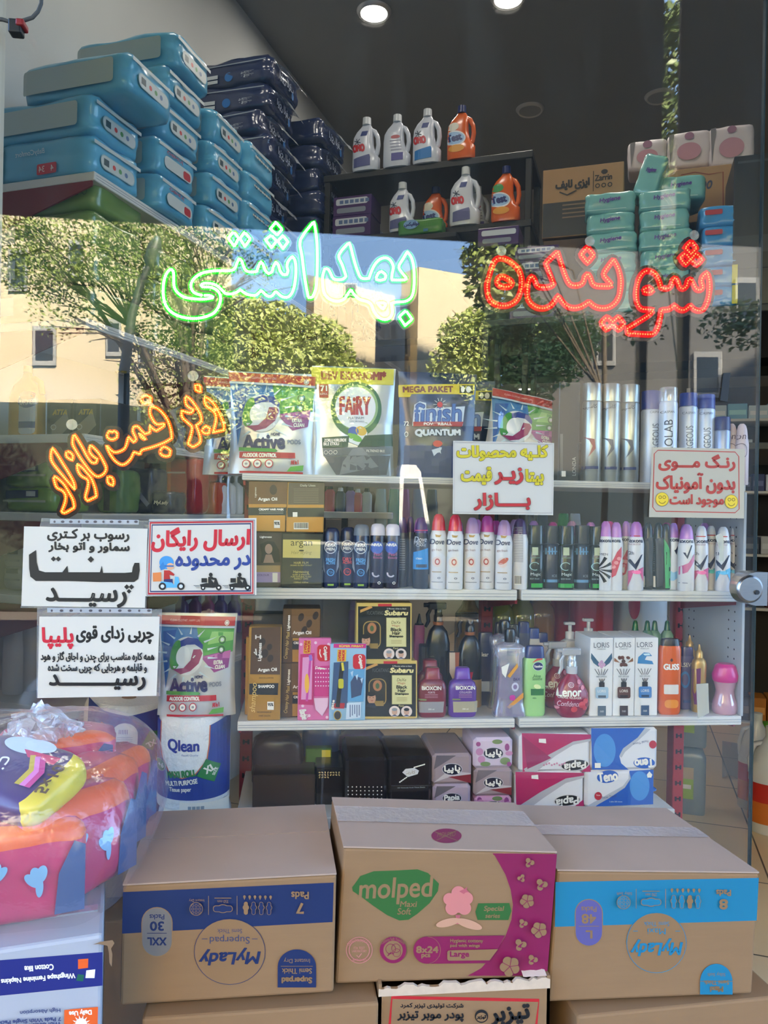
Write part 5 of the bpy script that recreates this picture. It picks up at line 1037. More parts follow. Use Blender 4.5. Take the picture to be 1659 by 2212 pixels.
def nivea(ar, x, men, col=None, w=20):
    ar.ell(x, 1184, 13, 14, ink(206, 210, 220) if men else ink(40, 70, 160)); ar.ell(x, 1184, 11.5, 12.5, ink(24, 34, 72) if men else ink(52, 86, 176)); ar.text('NIVEA', x, 1180 if men else 1178, 20, 6, W_, bold=.4)
    if men:
        ar.text('MEN', x, 1188, 16, 6, W_, bold=.3); ar.text(('FRESH', 'DRY', 'FRESH')[men - 1], x, 1211, 18, 7, ink(*col), bold=.4); ar.text('ACTIVE', x, 1218, 18, 6, ink(*col), bold=.3); ar.ell(x, 1238, 7.5, 8, ink(*col), hole=.75); ar.text('72h', x, 1238, 9, 5, ink(*col)); ar.rect(x - 6, 1263, x + 6, 1267, ink(150, 190, 80))
        for s in (-1, 1): ar.poly([(x + s * 14, 1196), (x + s * 17, 1190), (x + s * 17, 1225), (x + s * 11, 1240)], ink(150, 150, 158))
    else: ar.text('Pearl', x + 2, 1198, 16, 7, ink(190, 80, 130)); ar.text('Beauty', x + 2, 1206, 18, 6, ink(190, 80, 130)); ar.ell(x - 2, 1240, 8, 8, ink(190, 180, 190), a0=30, a1=200, hole=.6); ar.ell(x + 4, 1260, 3, 3, W_, hole=.6)
gd = 'spray cans on the middle shelf'
for i, (x, c) in enumerate(((714, (80, 150, 206)), (750, (206, 60, 60)), (779, (80, 150, 206)))):
    can(('navy spray can with a round emblem, touching the olive box', 'navy spray can with red lettering, second from the olive box', 'navy spray can with blue lettering and gray cap, third from the olive box')[i], x, 17.5, (1142, 1142, 1134)[i], 1271, 1.995 + .02 * (i == 1), ZM, m_nv, m_shiny('navy_cap2', (26, 34, 70)) if i < 2 else mat('gray_cap', (120, 124, 132), .4), 'wide', lambda ar, x=x, i=i, c=c: nivea(ar, x, i + 1, c), gd, ycap=1158)
for i, x in enumerate((814, 846)):
    can(('black and violet spray can with white cap, left of two', 'black and violet spray can with white cap, right of two')[i], x, 16.5, 1132, 1271, 1.995, ZM, m_nvb, mat('pearl_cap', (216, 206, 214), .35), 'wide', lambda ar, x=x: nivea(ar, x, 0), gd, ycap=1157)
m_gun = mat('gunmetal_can', (96, 96, 104), .35, .6); m_vcap = mat('violet_clear_cap', (92, 60, 110), .25)
can('gunmetal gray spray can with a violet cap right of the white-capped pair', 868, 12, 1120, 1271, 2.03, ZM, m_gun, m_vcap, 'dome', lambda ar: [ar.rect(862, 1168 + 5 * k, 874, 1169.5 + 5 * k, ink(170, 170, 176)) for k in range(14)], gd)
can('thin gunmetal spray can half hidden left of the blue-panelled one', 884, 10, 1120, 1271, 2.05, ZM, m_gun, m_vcap, 'dome', None, gd)
can('dark gray spray can with a bright blue panel', 908, 17, 1118, 1273, 1.99, ZM, mat('charcoal_can', (58, 60, 68), .35, .4), m_vcap, 'dome', lambda ar: (ar.text('Dove', 909, 1167, 24, 11, ink(206, 206, 210), shear=.15), ar.text('MEN+', 906, 1175, 20, 6, ink(206, 206, 210)), ar.text('CARE', 909, 1180, 20, 5, ink(206, 206, 210)), ar.poly([(892, 1196), (924, 1186), (925, 1232), (892, 1232)], ink(50, 140, 206)), ar.text('clean', 905, 1208, 12, 5, W_), ar.rect(899, 1221, 921, 1228, ink(60, 70, 86)), ar.rect(893, 1147, 924, 1149, ink(206, 70, 120))), gd)
m_wht = mat('pearl_white_can', (222, 220, 222), .35, coat=.2); m_redc = m_shiny('red_cap', (222, 40, 70)); m_lil = mat('lilac_clear_cap', (196, 150, 190), .25); m_mag = mat('magenta_cap', (206, 60, 150), .3)
def dove(ar, x, side):
    D = ink(60, 66, 96); G = ink(190, 150, 80)
    if side == 'back':
        for k in range(22): ar.rect(x - 9, 1140 + 3.5 * k, x + 7, 1141.4 + 3.5 * k, ink(160, 160, 168))
        ar.rect(x - 9, 1244, x + 3, 1264, W_); [ar.rect(x - 8 + 2 * k, 1245, x - 7 + 2 * k, 1262, K_) for k in range(6)]; return
    ar.poly([(x - 5, 1156), (x + 2, 1158), (x + 8, 1157), (x + 4, 1162), (x - 4, 1162)], G); ar.text('Dove', x, 1172, 27, 11, D, shear=.12, bold=.3); ar.text('go fresh', x - 2, 1190, 19, 6, ink(150, 110, 96))
    ar.ell(x - 2, 1215, 9, 11, ink(226, 206, 196)); ar.ell(x - 1, 1215, 5, 7, ink(190, 80, 70), hole=.6) if side else ar.ell(x, 1212, 11, 5, ink(206, 110, 90), rot=-35); ar.rect(x - 11, 1236, x + 7, 1238, ink(180, 150, 110)); ar.rect(x - 12, 1258, x + 10, 1259.5, ink(150, 150, 150)); ar.ell(x + 2, 1250, 3, 2, D, hole=.6)
for i, (x, yt, cm, lb, sd, Y) in enumerate(((945, 1110, m_redc, 'white spray can with a red cap, left of two', 1, 1.99), (981, 1110, m_redc, 'white spray can with a red cap, right of two', 1, 1.98), (1018, 1117, m_lil, 'white spray can with a pale lilac cap next to the red-capped pair', 1, 1.99), (1050, 1113, m_mag, 'white spray can with a magenta cap', 1, 2.0), (1087, 1120, m_lil, 'white spray can with a red fruit slice print at the gap in the shelf', 0, 1.98), (1121, 1118, m_vcap, 'white spray can turned backwards with barcode', 'back', 2.0))):
    can(lb, x, 18.5, yt, 1273, Y, ZM, m_wht, cm, 'dome', lambda ar, x=x, sd=sd: dove(ar, x, sd), gd)
m_dgl = m_shiny('black_green_glass', (16, 22, 20), .15); m_dbl = m_shiny('slate_blue_bottle', (46, 54, 76), .3)
def body_mist(ar, x, g):
    if g: ar.rect(x - 18, 1259, x + 18, 1268, ink(40, 150, 60)); ar.rect(x - 5, 1181, x + 7, 1198, ink(180, 190, 160)); ar.ell(x, 1222, 10, 9, ink(170, 200, 190), hole=.85, a0=60, a1=330); ar.text('Magic', x + 2, 1240, 20, 8, ink(200, 206, 200)); ar.text('BODY SPLASH', x, 1249, 18, 3, ink(180, 186, 180)); ar.rect(x - 8, 1203, x + 10, 1204.5, ink(120, 140, 120))
    else: ar.rect(x - 12, 1190, x + 14, 1193, ink(96, 150, 200)); [ar.rect(x - 10 + 6 * k, 1184 - 3 * (k % 2), x - 7 + 6 * k, 1198, ink(110, 160, 206)) for k in range(4)]; ar.text('ICE', x + 8, 1244, 10, 5, ink(170, 180, 196)); ar.rect(x - 12, 1252, x + 14, 1258, ink(110, 160, 206))
for i, (x, g, yt) in enumerate(((1154, 1, 1130), (1188, 0, 1132), (1221, 1, 1130), (1255, 0, 1130), (1288, 1, 1130))):
    bottle('body_mist', ('black body mist with a green stripe right of the shelf gap', 'slate blue body mist between two green-striped ones, left of two', 'black body mist with a green stripe, middle of the dark group', 'slate blue body mist, right of two in the dark group', 'black body mist with a green stripe touching the white and black cans')[i], 'body mist', x, 2.0 + .02 * (i % 2), 1271, ZM, [('bottle_body', m_dgl if g else m_dbl, [(1172, 15), (1175, 17.5), (1268, 17.5), (1271, 16)], .9, 3), ('cap', m_dgl if g else mat('smoky_cap', (52, 56, 66), .2), [(yt, 15), (yt + 3, 16), (1171, 16)], .9, 3)], 'dark body mists on the middle shelf', lambda ar, x=x, g=g: body_mist(ar, x, g))
m_pcap = mat('orchid_cap', (196, 130, 206), .25); m_kcap = m_shiny('black_can', (24, 24, 28))
def rex(ar, x, kind):
    NVY = ink(30, 38, 66)
    if kind in 'wpbg':
        ar.text('Rexona', x, 1165, 30, 8, NVY, bold=.4); ar.text('NON STOP', x, 1173, 18, 3.5, ink(150, 90, 110))
        pc = {'w': (206, 206, 212), 'p': (214, 90, 140), 'b': (80, 170, 206), 'g': (70, 180, 170)}[kind]
        ar.poly([(x - 14, 1207), (x - 8, 1205), (x - 2, 1216), (x + 10, 1196), (x + 14, 1194), (x, 1228)], NVY)
        ar.poly([(x - 16, 1232), (x - 3, 1228), (x - 12, 1268), (x - 16, 1262)], ink(*pc)); ar.poly([(x + 4, 1227), (x + 16, 1222), (x + 16, 1254), (x + 10, 1240)], ink(*pc)); ar.text('72h', x - 8, 1192, 10, 7, NVY); ar.rect(x - 8, 1154, x + 10, 1156, ink(206, 60, 60)); ar.ell(x + 2, 1233, 8, 4, ink(*[min(255, c + 40) for c in pc]))
    elif kind == 'v': ar.text('Rexona', x, 1165, 31, 8, NVY, bold=.4); ar.poly([(x - 5, 1190), (x - 1, 1190), (x + 1, 1197), (x + 9, 1174), (x + 12, 1174), (x + 2, 1204)], NVY); ar.poly([(x - 17, 1225), (x + 4, 1212), (x + 17, 1192), (x + 17, 1208), (x + 2, 1232), (x - 17, 1242)], ink(206, 110, 150)); ar.rect(x - 13, 1255, x + 2, 1256.5, ink(130, 130, 140))
    elif kind == 'l': ar.text('Rexona', x - 1, 1165, 28, 8, NVY, bold=.4); ar.poly([(x - 15, 1222), (x, 1236), (x + 14, 1230), (x + 14, 1244), (x, 1254), (x - 15, 1252)], ink(150, 196, 226)); ar.poly([(x + 2, 1188), (x + 5, 1186), (x + 12, 1172), (x + 6, 1198)], NVY)
    elif kind == 'k': ar.poly([(x - 3, 1164), (x + 12, 1160), (x + 10, 1264), (x - 2, 1268)], ink(60, 60, 66)); [ar.rect(x - 12, 1180 + 4 * k, x - 5, 1181.4 + 4 * k, ink(150, 150, 150)) for k in range(14)]; ar.rect(x - 12, 1244, x - 4, 1268, W_)
    elif kind == 'z': ar.text('Rexona', x, 1165, 26, 8, NVY, bold=.4); ar.text('MEN', x - 2, 1195, 14, 5, NVY); [ar.poly([(x - 12, 1228), (x - 11 + 26 * math.cos(a), 1228 + 30 * math.sin(a)), (x - 11 + 26 * math.cos(a + .25), 1228 + 30 * math.sin(a + .25))], K_) for a in (-1.2, -.6, 0, .5, 1.0)]
    elif kind == 'r': ar.text('Rexona', x - 2, 1165, 24, 8, NVY, bold=.4); ar.poly([(x - 14, 1232), (x + 2, 1190), (x + 12, 1178), (x + 12, 1200), (x, 1240), (x - 12, 1250)], ink(206, 60, 80)); [ar.ell(x - 4 + 5 * k, 1222 - 9 * k, 4, 4, ink(232, 150, 150)) for k in range(3)]
    elif kind == 'G': ar.poly([(x - 2, 1160), (x + 8, 1185), (x + 14, 1230), (x + 12, 1270), (x, 1270)], ink(70, 176, 110))
for i, (x, hw, yt, kd, body, cm, lb) in enumerate(((1306, 15, 1118, 'z', m_wht, m_pcap, 'white can with black rays, first after the dark body mists'), (1329, 15, 1120, 'r', m_wht, m_pcap, 'white can with a red curve and orchid cap'), (1350, 12, 1120, 'r', m_wht, m_pcap, 'white can with a red curve, half hidden'), (1372, 17.5, 1118, 'p', m_wht, m_pcap, 'white can with a big tick, left of the black cans'),
        (1397, 14, 1122, 'k', m_kcap, m_kcap, 'black can with barcode, left of two'), (1420, 14, 1122, 'k', m_kcap, m_kcap, 'black can with barcode, right of two'), (1436, 12, 1124, 'G', m_kcap, m_kcap, 'black can with a green blade shape'), (1453, 13, 1122, 'l', m_wht, m_pcap, 'white can with a pale blue wave'), (1481, 18, 1122, 'v', m_wht, m_pcap, 'white can with a pink wave and small tick'),
        (1513, 15.5, 1125, 'p', m_wht, m_wht, 'white can with a tick, right of the pink wave'), (1534, 13, 1127, 'g', m_wht, m_wht, 'white can with teal rays, third from the right end'), (1560, 16.5, 1126, 'b', m_wht, m_wht, 'white can with blue rays behind the yellowed tape'), (1586, 13, 1127, 'b', m_wht, m_wht, 'white can with blue rays, last before the gray end panel'))):
    can(lb + ' on the middle shelf', x, hw, yt, 1272, (1.985 if hw > 14 else 2.02), ZM, body, cm, 'dome', lambda ar, x=x, kd=kd: rex(ar, x, kd), gd)
# second row seen only as caps
for i in range(17):
    x = 905 + i * 41; can(('orchid-capped', 'magenta-capped', 'lilac-capped')[i % 3] + (' white' if i % 3 else ' black') + ' spray can in the rear row of the middle shelf', x, 16, 1108 + (i * 7) % 5, 1250, 2.14, ZM, m_wht if i % 3 else m_kcap, (m_pcap, m_mag, m_lil)[i % 3], 'dome', None, 'rear row of spray cans')
# ================================================================= lower shelf
Y2 = 1.975
GO, DK = ink(176, 128, 46), ink(30, 28, 28)
def shamp(ar):
    ar.z = (500, 1280, 2.86); ar.poly([(125, 210), (305, 205), (300, 500), (115, 498)], ink(84, 58, 38))
    for x, y, r in ((190, 300, 20), (235, 330, 16), (205, 370, 22), (240, 400, 18), (165, 380, 14)): ar.ell(x, y, r, r * 1.3, ink(44, 30, 22), rot=20)
    ar.text('Lightness', 178, 360, 110, 26, W_, -88, bold=1); ar.text('H', 165, 268, 34, 24, W_, bold=1); ar.line([(140, 360), (155, 380), (150, 340)], 8, W_)
    ar.text('Argan Oil', 222, 472, 116, 26, W_, -2, bold=1); ar.poly([(112, 505), (295, 505), (292, 550), (158, 550)], GO); ar.text('ARGAN OIL and PROTEIN', 215, 520, 90, 9, DK); ar.poly([(112, 555), (290, 552), (286, 625), (110, 622)], ink(30, 32, 36)); ar.text('SHAMPOO', 215, 572, 98, 18, W_, bold=1)
    ar.text('shampoo', 140, 640, 180, 46, ink(226, 190, 110), -86, shear=.2); ar.rect(222, 666, 262, 716, W_); ar.text('95%', 242, 684, 32, 18, K_, bold=1); ar.text('RECOMMENDED BY', 205, 730, 90, 9, DK); ar.text('HAIR SALON', 205, 752, 70, 10, DK)
box_item('shampoo_box', 'tall gold and dark shampoo box at the left end of the lower shelf', 'box', 536, 1352, 607, 1554, Y2, .05, ink(168, 122, 44), shamp, z=ZL)
box_item('shampoo_box', 'tall black-topped box just behind the tall gold shampoo box', 'box', 545, 1330, 612, 1545, Y2 + .075, .05, ink(34, 30, 28), None, z=ZL); box_item('shampoo_box', 'tall gold box edge at the far left behind the tall gold shampoo box', 'box', 530, 1372, 590, 1540, Y2 + .055, .015, ink(176, 128, 46), None, z=ZL)
def mask(oy):
    def f(ar):
        ar.z = (500, 1280 + oy, 2.86); ar.poly([(372, 100), (548, 98), (545, 275), (370, 272)], ink(112, 80, 46)); [ar.ell(x, y, 17, 26, ink(48, 32, 22), rot=20) for x, y in ((430, 150), (480, 190), (520, 140), (450, 230))]
        ar.text('Lightness', 355, 185, 95, 20, W_, -88, bold=1); ar.text('Argan Oil', 436, 248, 112, 26, W_, bold=1); ar.rect(378, 278, 545, 294, GO); ar.rect(376, 297, 545, 344, ink(38, 38, 40)); ar.text('CREAMY HAIR', 440, 308, 110, 14, W_, bold=1); ar.text('Creamy Hair Mask', 345, 322, 170, 28, ink(226, 190, 110), -84, shear=.2)
        ar.rect(376, 350, 545, 425, ink(176, 128, 46))
    return f
mlow = box_item('hair_mask_box', 'gold and dark hair mask box under another, behind the pink toothbrush pack', 'box', 604, 1433, 690, 1551, Y2 + .025, .09, ink(84, 60, 36), mask(119), z=ZL)
hh = fit(604, 1433, 690, 1551, Y2 + .025)[3]
box_item('hair_mask_box', 'gold and dark hair mask box stacked above its twin on the lower shelf', 'box', 610, 1314, 692, 1431, Y2 + .025, .09, ink(84, 60, 36), mask(0), z=ZL + hh)
def tb_pink(ar):
    ar.z = (500, 1280, 2.86); PK_, W2, RD_ = ink(216, 96, 156), ink(240, 200, 224), ink(206, 24, 40)
    for x, y in ((430, 320), (520, 310), (600, 320), (440, 700), (480, 760), (560, 740), (590, 770), (430, 760), (530, 680)): ar.ell(x, y, 9, 9, W2)
    ar.poly([(448, 296), (490, 296), (486, 378), (444, 376)], ink(232, 180, 40)); ar.text('SÜPER', 478, 335, 72, 16, RD_, 92, bold=1.5); ar.text('FIRSAT', 457, 335, 76, 15, RD_, 92, bold=1.5)
    ar.rrect(530, 322, 613, 424, 24, RD_); ar.text('Colgate', 580, 375, 84, 24, W_, 85, bold=1.5); ar.line([(548, 350), (545, 375), (555, 400)], 6, W_)
    ar.poly([(426, 380), (512, 372), (505, 694), (414, 690)], ink(196, 40, 110)); ar.poly([(440, 400), (500, 395), (495, 660), (430, 660)], ink(226, 150, 196)); ar.line([(490, 380), (478, 520), (465, 670)], 14, ink(206, 70, 160)); ar.line([(486, 385), (492, 420)], 20, ink(150, 110, 200)); ar.ell(466, 560, 14, 60, ink(240, 180, 60))
    ar.poly([(512, 455), (605, 450), (600, 640), (508, 640)], ink(206, 50, 130)); [ar.ell(520 + 16 * (k % 6), 470 + 26 * (k // 6), 4, 4, W2) for k in range(30)]; ar.text('Colgate', 548, 465, 60, 16, W_, 8, bold=1)
    ar.poly([(508, 650), (598, 648), (594, 700), (560, 760), (520, 720)], ink(236, 190, 214)); ar.text('Barbie', 448, 750, 62, 40, W_, 72, shear=.2, bold=2)
box_item('toothbrush_pack', 'pink toothbrush and toothpaste pack on the lower shelf', 'toothbrush pack', 644, 1379, 714, 1556, Y2 - .004, .02, ink(220, 110, 166), tb_pink, z=ZL, rz=0)
def tb_blue(ar):
    ar.z = (500, 1280, 2.86); RD_ = ink(206, 24, 40)
    ar.poly([(632, 325), (832, 325), (830, 352), (630, 350)], ink(206, 40, 130)); ar.text('SÜPER FIRSAT', 740, 338, 150, 14, ink(240, 196, 60), bold=1); ar.poly([(655, 360), (710, 360), (706, 436), (652, 434)], ink(232, 180, 40)); ar.text('SÜPER', 692, 398, 66, 16, RD_, 92, bold=1.5); ar.text('FIRSAT', 668, 398, 66, 15, RD_, 92, bold=1.5)
    ar.rrect(750, 388, 828, 482, 22, RD_); ar.text('Colgate', 797, 436, 82, 24, W_, 80, bold=1.5); ar.poly([(632, 440), (722, 432), (716, 720), (616, 716)], ink(52, 80, 120)); ar.poly([(640, 690), (700, 690), (696, 724), (616, 722)], ink(176, 30, 40))
    ar.line([(684, 440), (672, 560), (655, 716)], 26, K_); ar.line([(684, 440), (690, 490)], 14, ink(226, 206, 60)); ar.rrect(660, 540, 692, 600, 10, ink(200, 190, 40)); ar.poly([(722, 480), (822, 480), (815, 680), (716, 680)], ink(96, 160, 206)); ar.poly([(735, 560), (760, 520), (815, 540), (800, 640), (740, 660)], ink(60, 76, 110))
    [ar.poly([(735 + 30 * k, 500 + 20 * k), (752 + 30 * k, 490 + 22 * k), (746 + 30 * k, 530 + 20 * k)], ink(190, 214, 232)) for k in range(3)]; ar.ell(655, 765, 24, 30, ink(206, 170, 50)); ar.ell(655, 765, 20, 26, ink(40, 36, 30)); ar.poly([(712, 690), (800, 684), (796, 780), (706, 790)], ink(206, 220, 236)); [ar.rect(730 + 14 * k, 700, 735 + 14 * k, 775 - 9 * (k % 3), ink(70, 90, 130)) for k in range(5)]
    ar.text('gate', 628, 700, 60, 18, W_, -80, bold=1)
box_item('toothbrush_pack', 'blue toothbrush pack with a magenta top strip on the lower shelf', 'toothbrush pack', 712, 1394, 790, 1560, Y2 - .012, .02, ink(150, 190, 220), tb_blue, z=ZL)
def subaru(oy, ox):
    def f(ar):
        ar.z = (500 + ox, 1280 + oy, 2.86); G, BK_, CR = ink(206, 176, 96), ink(22, 24, 22), ink(214, 206, 150)
        ar.rect(775, 70, 1112, 424, G); ar.poly([(782, 90), (1105, 90), (1105, 416), (782, 416)], BK_); ar.poly([(795, 130), (795, 112), (860, 86), (872, 98)], ink(206, 150, 80)); ar.rect(905, 74, 990, 90, ink(196, 40, 50)); ar.text('YUCAITANG', 886, 130, 105, 22, ink(96, 96, 96), shear=.1); ar.text('Subaru', 1018, 130, 140, 28, ink(232, 214, 150), shear=.2, bold=2.5)
        ar.text('5 Minutes white to black', 1020, 104, 120, 9, W_); ar.rrect(812, 180, 922, 350, 40, ink(160, 130, 70)); ar.rrect(818, 186, 916, 344, 36, ink(44, 40, 30)); ar.ell(867, 224, 28, 34, ink(176, 116, 76)); ar.ell(867, 226, 12, 18, ink(70, 96, 60)); ar.rect(840, 318, 905, 350, ink(150, 120, 60))
        ar.rect(955, 158, 1080, 340, ink(150, 140, 90)); ar.rect(958, 161, 1077, 337, CR); ar.text('DeXe', 1016, 188, 56, 18, ink(90, 70, 30), shear=.15); ar.text('Magic', 1016, 210, 48, 15, ink(176, 50, 40)); ar.text('Black', 1017, 232, 66, 20, BK_, bold=1); ar.text('Hair', 1017, 254, 48, 20, BK_, bold=1); ar.text('Shampoo', 1017, 275, 84, 17, BK_, bold=1); [ar.rect(985, 298 + 9 * k, 1050, 300 + 9 * k, ink(150, 130, 80)) for k in range(3)]
        ar.text('Fast', 1014, 347, 32, 12, ink(226, 206, 140), shear=.2)
        for x, h in ((972, (150, 150, 150)), (1046, (30, 26, 24))): ar.ell(x, 382, 34, 34, ink(226, 206, 196)); ar.ell(x, 384, 17, 22, ink(206, 160, 136)); ar.ell(x, 370, 17, 10, ink(*h)); ar.poly([(x - 22, 412), (x, 400), (x + 22, 412)], ink(90, 96, 120))
        ar.ell(830, 300, 26, 36, ink(196, 146, 116)); ar.ell(828, 274, 27, 15, ink(34, 28, 24)); ar.poly([(795, 345), (812, 330), (848, 330), (858, 350), (852, 362), (795, 352)], ink(40, 40, 48)); [ar.ell(x, 296, 3.5, 2.2, ink(50, 30, 26)) for x in (820, 840)]; ar.poly([(822, 314), (842, 313), (834, 319)], ink(160, 80, 70))
    return f
m_goldb = mat('gold_black_board', (196, 168, 92), .35, .2)
box_item('hair_shampoo_box', 'gold-edged black hair shampoo box, lower of two', 'box', 781, 1432, 899, 1557, Y2, .05, m_goldb, subaru(126, 12), z=ZL); hh = fit(781, 1432, 899, 1557, Y2)[3]
box_item('hair_shampoo_box', 'gold-edged black hair shampoo box stacked on top of its twin', 'box', 769, 1304, 889, 1430, Y2, .05, m_goldb, subaru(0, 0), z=ZL + hh)
def biox(r):
    def f(ar):
        ar.z = (500, 1280, 2.86); ox = 0 if r else 208; ar.text('BIOXCIN', 1234 + ox, 606, 112, 22, W_, bold=1); ar.text('FORTE' if r else 'COLLAGEN', 1234 + ox, 632, 40 if r else 70, 12, ink(226, 206, 214)); [ar.rect(1195 + ox, 644 + 9 * k, 1270 + ox, 646 + 9 * k, ink(206, 150, 170)) for k in range(3)]
        ar.poly([(1162 + ox, 690), (1306 + ox, 688), (1300 + ox, 755), (1165 + ox, 757)], ink(146, 140, 144) if r else ink(166, 156, 130)); ar.rect(1160 + ox, 672, 1205 + ox, 682, ink(120, 130, 80)); ar.text('300 ml', 1232 + ox, 735, 34, 9, W_)
    return f
def biox_b(lb, xc, Y, c, r, art=True, dy=0):
    return bottle('shampoo_bottle', lb, 'shampoo', xc, Y, 1553, ZL, [('bottle_body', m_shiny('bx%d' % r, c, .3), [(1470 + dy, 17), (1478 + dy, 27), (1490 + dy, 31), (1545, 31), (1551, 29), (1553, 26)], .5, 4), ('cap', m_shiny('bxc%d' % r, tuple(min(255, int(v * 1.15)) for v in c), .3), [(1446, 12), (1448, 15), (1470 + dy, 17)], .8, 4)], None, biox(r) if art else None)
biox_b('dark red squat shampoo bottle right of the black shampoo boxes', 932, 2.0, (120, 26, 46), 1); biox_b('purple squat shampoo bottle with a peaked cap', 997, 2.0, (88, 44, 140), 0); biox_b('dark red shampoo bottle half hidden behind its twin', 926, 2.08, (120, 26, 46), 1, False)
box_item('dark_hair_box', 'dark gray card box behind the dark red shampoo bottles', 'box', 908, 1420, 958, 1545, 2.13, .04, ink(60, 60, 68), lambda ar: [ar.rect(938, 1432 + 6 * k, 952, 1434 + 6 * k, ink(140, 140, 150)) for k in range(5)], z=ZL)
m_blk = m_shiny('black_bottle', (20, 18, 20), .22); m_copper = mat('copper_ring', (190, 120, 80), .3, .6)
def trigger(mb_col, t, k, z, flip=1, m=None):
    """trigger head of a spray bottle"""
    mb = MB(); mb.loft([(z, .013), (z + .018, .013), (z + .02, .011), (z + .035, .011)], mb_col, 16); mb.rbox(-.03 * flip if flip > 0 else -.022, .022 if flip > 0 else .03, -.01, .01, z + .034, z + .054, mb_col, .004); mb.build('trigger_head', t)
    mb = MB(); mb.tube([(-.022 * flip, 0, z + .036), (-.03 * flip, 0, z + .02), (-.028 * flip, 0, z), (-.036 * flip, 0, z - .016)], [.005, .006, .006, .004], mb_col, 8); mb.build('trigger', t)
    MB().tube([(-.026 * flip, 0, z + .046), (-.042 * flip, 0, z + .046)], .006, mb_col, 10).build('nozzle', t)
for i, (xc, yt, Y, gold) in enumerate(((943, 1360, 2.12, 0), (1012, 1378, 2.1, 1))):
    t = bottle('trigger_bottle', ('black trigger spray bottle behind the dark red shampoo', 'black and gold trigger spray bottle behind the purple shampoo')[i], 'spray bottle', xc, Y, 1535, ZL, [('bottle_body', m_blk, [(yt, 9), (yt + 14, 20), (yt + 40, 26), (yt + 95, 27), (1535, 28)] if not gold else [(yt, 9), (yt + 14, 20), (yt + 40, 26), (yt + 95, 27), (yt + 96, 27)], .62, 3), ('ring', m_copper, [(yt - 7, 12), (yt, 11)], 1, 2)] + ([('base', mat('gold_bottle_base', (206, 166, 110), .3, .4), [(yt + 96, 27), (1532, 28), (1535, 26)], .62, 3)] if gold else []), 'black trigger bottles')
    trigger(m_blk, t, 0, (1535 - yt + 7) * kpx(Y), 1)
    if gold: MB().loft([(.07, .02, .004), (.1, .026, .004), (.1001, .01, .004)], ink(206, 40, 60), 24, M=Matrix.Translation((-.02, -.024, 0))).build('round_sticker', t)
box_item('hair_dye_card', 'black card with a pale sweep of hair between the black trigger bottles', 'card', 968, 1350, 1000, 1470, 2.09, .004, ink(26, 22, 24), lambda ar: (ar.poly([(972, 1352), (990, 1352), (996, 1390), (985, 1425), (972, 1395)], ink(206, 190, 180)), ar.poly([(984, 1352), (998, 1352), (998, 1390), (985, 1420)], ink(160, 90, 70))), z=ZL)
m_nvp = m_shiny('navy_plastic', (28, 36, 72), .3)
def shower(lb, xc, hw, yt, yb, Y, m, cm, art=None, dr=.6, z=None, name='shampoo_bottle', cat='bottle', group=None, capf=.14, n=3.2):
    yc = yt + (yb - yt) * capf
    return bottle(name, lb, cat, xc, Y, yb, ZL if z is None else z, [('bottle_body', m, [(yc, hw * .9), (yc + 8, hw), (yb - 8, hw), (yb - 2, hw * .94), (yb, hw * .85)], dr, n), ('cap', cm, [(yt, hw * .72), (yt + 3, hw * .8), (yc, hw * .88)], dr, n)], group, art)
lab = lambda x, y, w, h, c: (lambda ar: ar.rect(x - w, y - h, x + w, y + h, ink(*c)))
shower('navy shower gel bottle behind the purple mouthwash', 1046, 19, 1362, 1520, 2.12, m_nvp, m_nvp, lambda ar: (ar.text('Clear', 1044, 1412, 20, 9, W_), ar.rect(1036, 1470, 1056, 1492, ink(180, 190, 210))))
for i, (x, yt, c, cc) in enumerate(((1078, 1350, (40, 44, 60), (24, 24, 28)), (1105, 1354, (30, 34, 40), (20, 20, 24)), (1128, 1348, (60, 66, 96), (24, 40, 110)), (1150, 1362, (196, 196, 200), (30, 60, 140)), (1168, 1372, (206, 196, 190), (26, 44, 110)))):
    shower(('black-capped dark bottle, first in the rear row right of the navy shower gel', 'black-capped bottle, second in the rear row behind the purple mouthwash', 'gray bottle with a blue cap in the rear row', 'white bottle with a blue cap in the rear row above the green lotion', 'pale bottle with a navy cap in the rear row by the pink spray bottles')[i], x, 15, yt, 1520, 2.17, m_shiny('rear%d' % i, c, .35), m_shiny('rearc%d' % i, cc, .3), None, .7, group=None)
m_mw = film('purple_mouthwash', (120, 60, 150), .45, .1, .06, haze=(.75, .55, .85)); m_mwc = film('clear_pet', (210, 205, 225), .72, .14, .06)
def mw(lb, xc, Y, liq, nm):
    t = bottle('mouthwash_bottle', lb, 'mouthwash', xc, Y, 1557, ZL, [('clear_body', m_mwc, [(1394, 10), (1400, 24), (1404, 32), (1425, 32), (1430, 27), (1510, 29), (1530, 31), (1540, 34), (1557, 36)], .55, 6), ('liquid', liq, [(1450, 24), (1510, 26), (1530, 28), (1540, 31), (1555, 33)], .5, 6), ('cap', m_blk, [(1366, 11), (1372, 13), (1394, 12)], 1, 2)])
    return t
t = mw('clear mouthwash bottle half full of purple liquid', 1098, 2.0, m_mw, 0); mb = MB(); k = kpx(2.0)
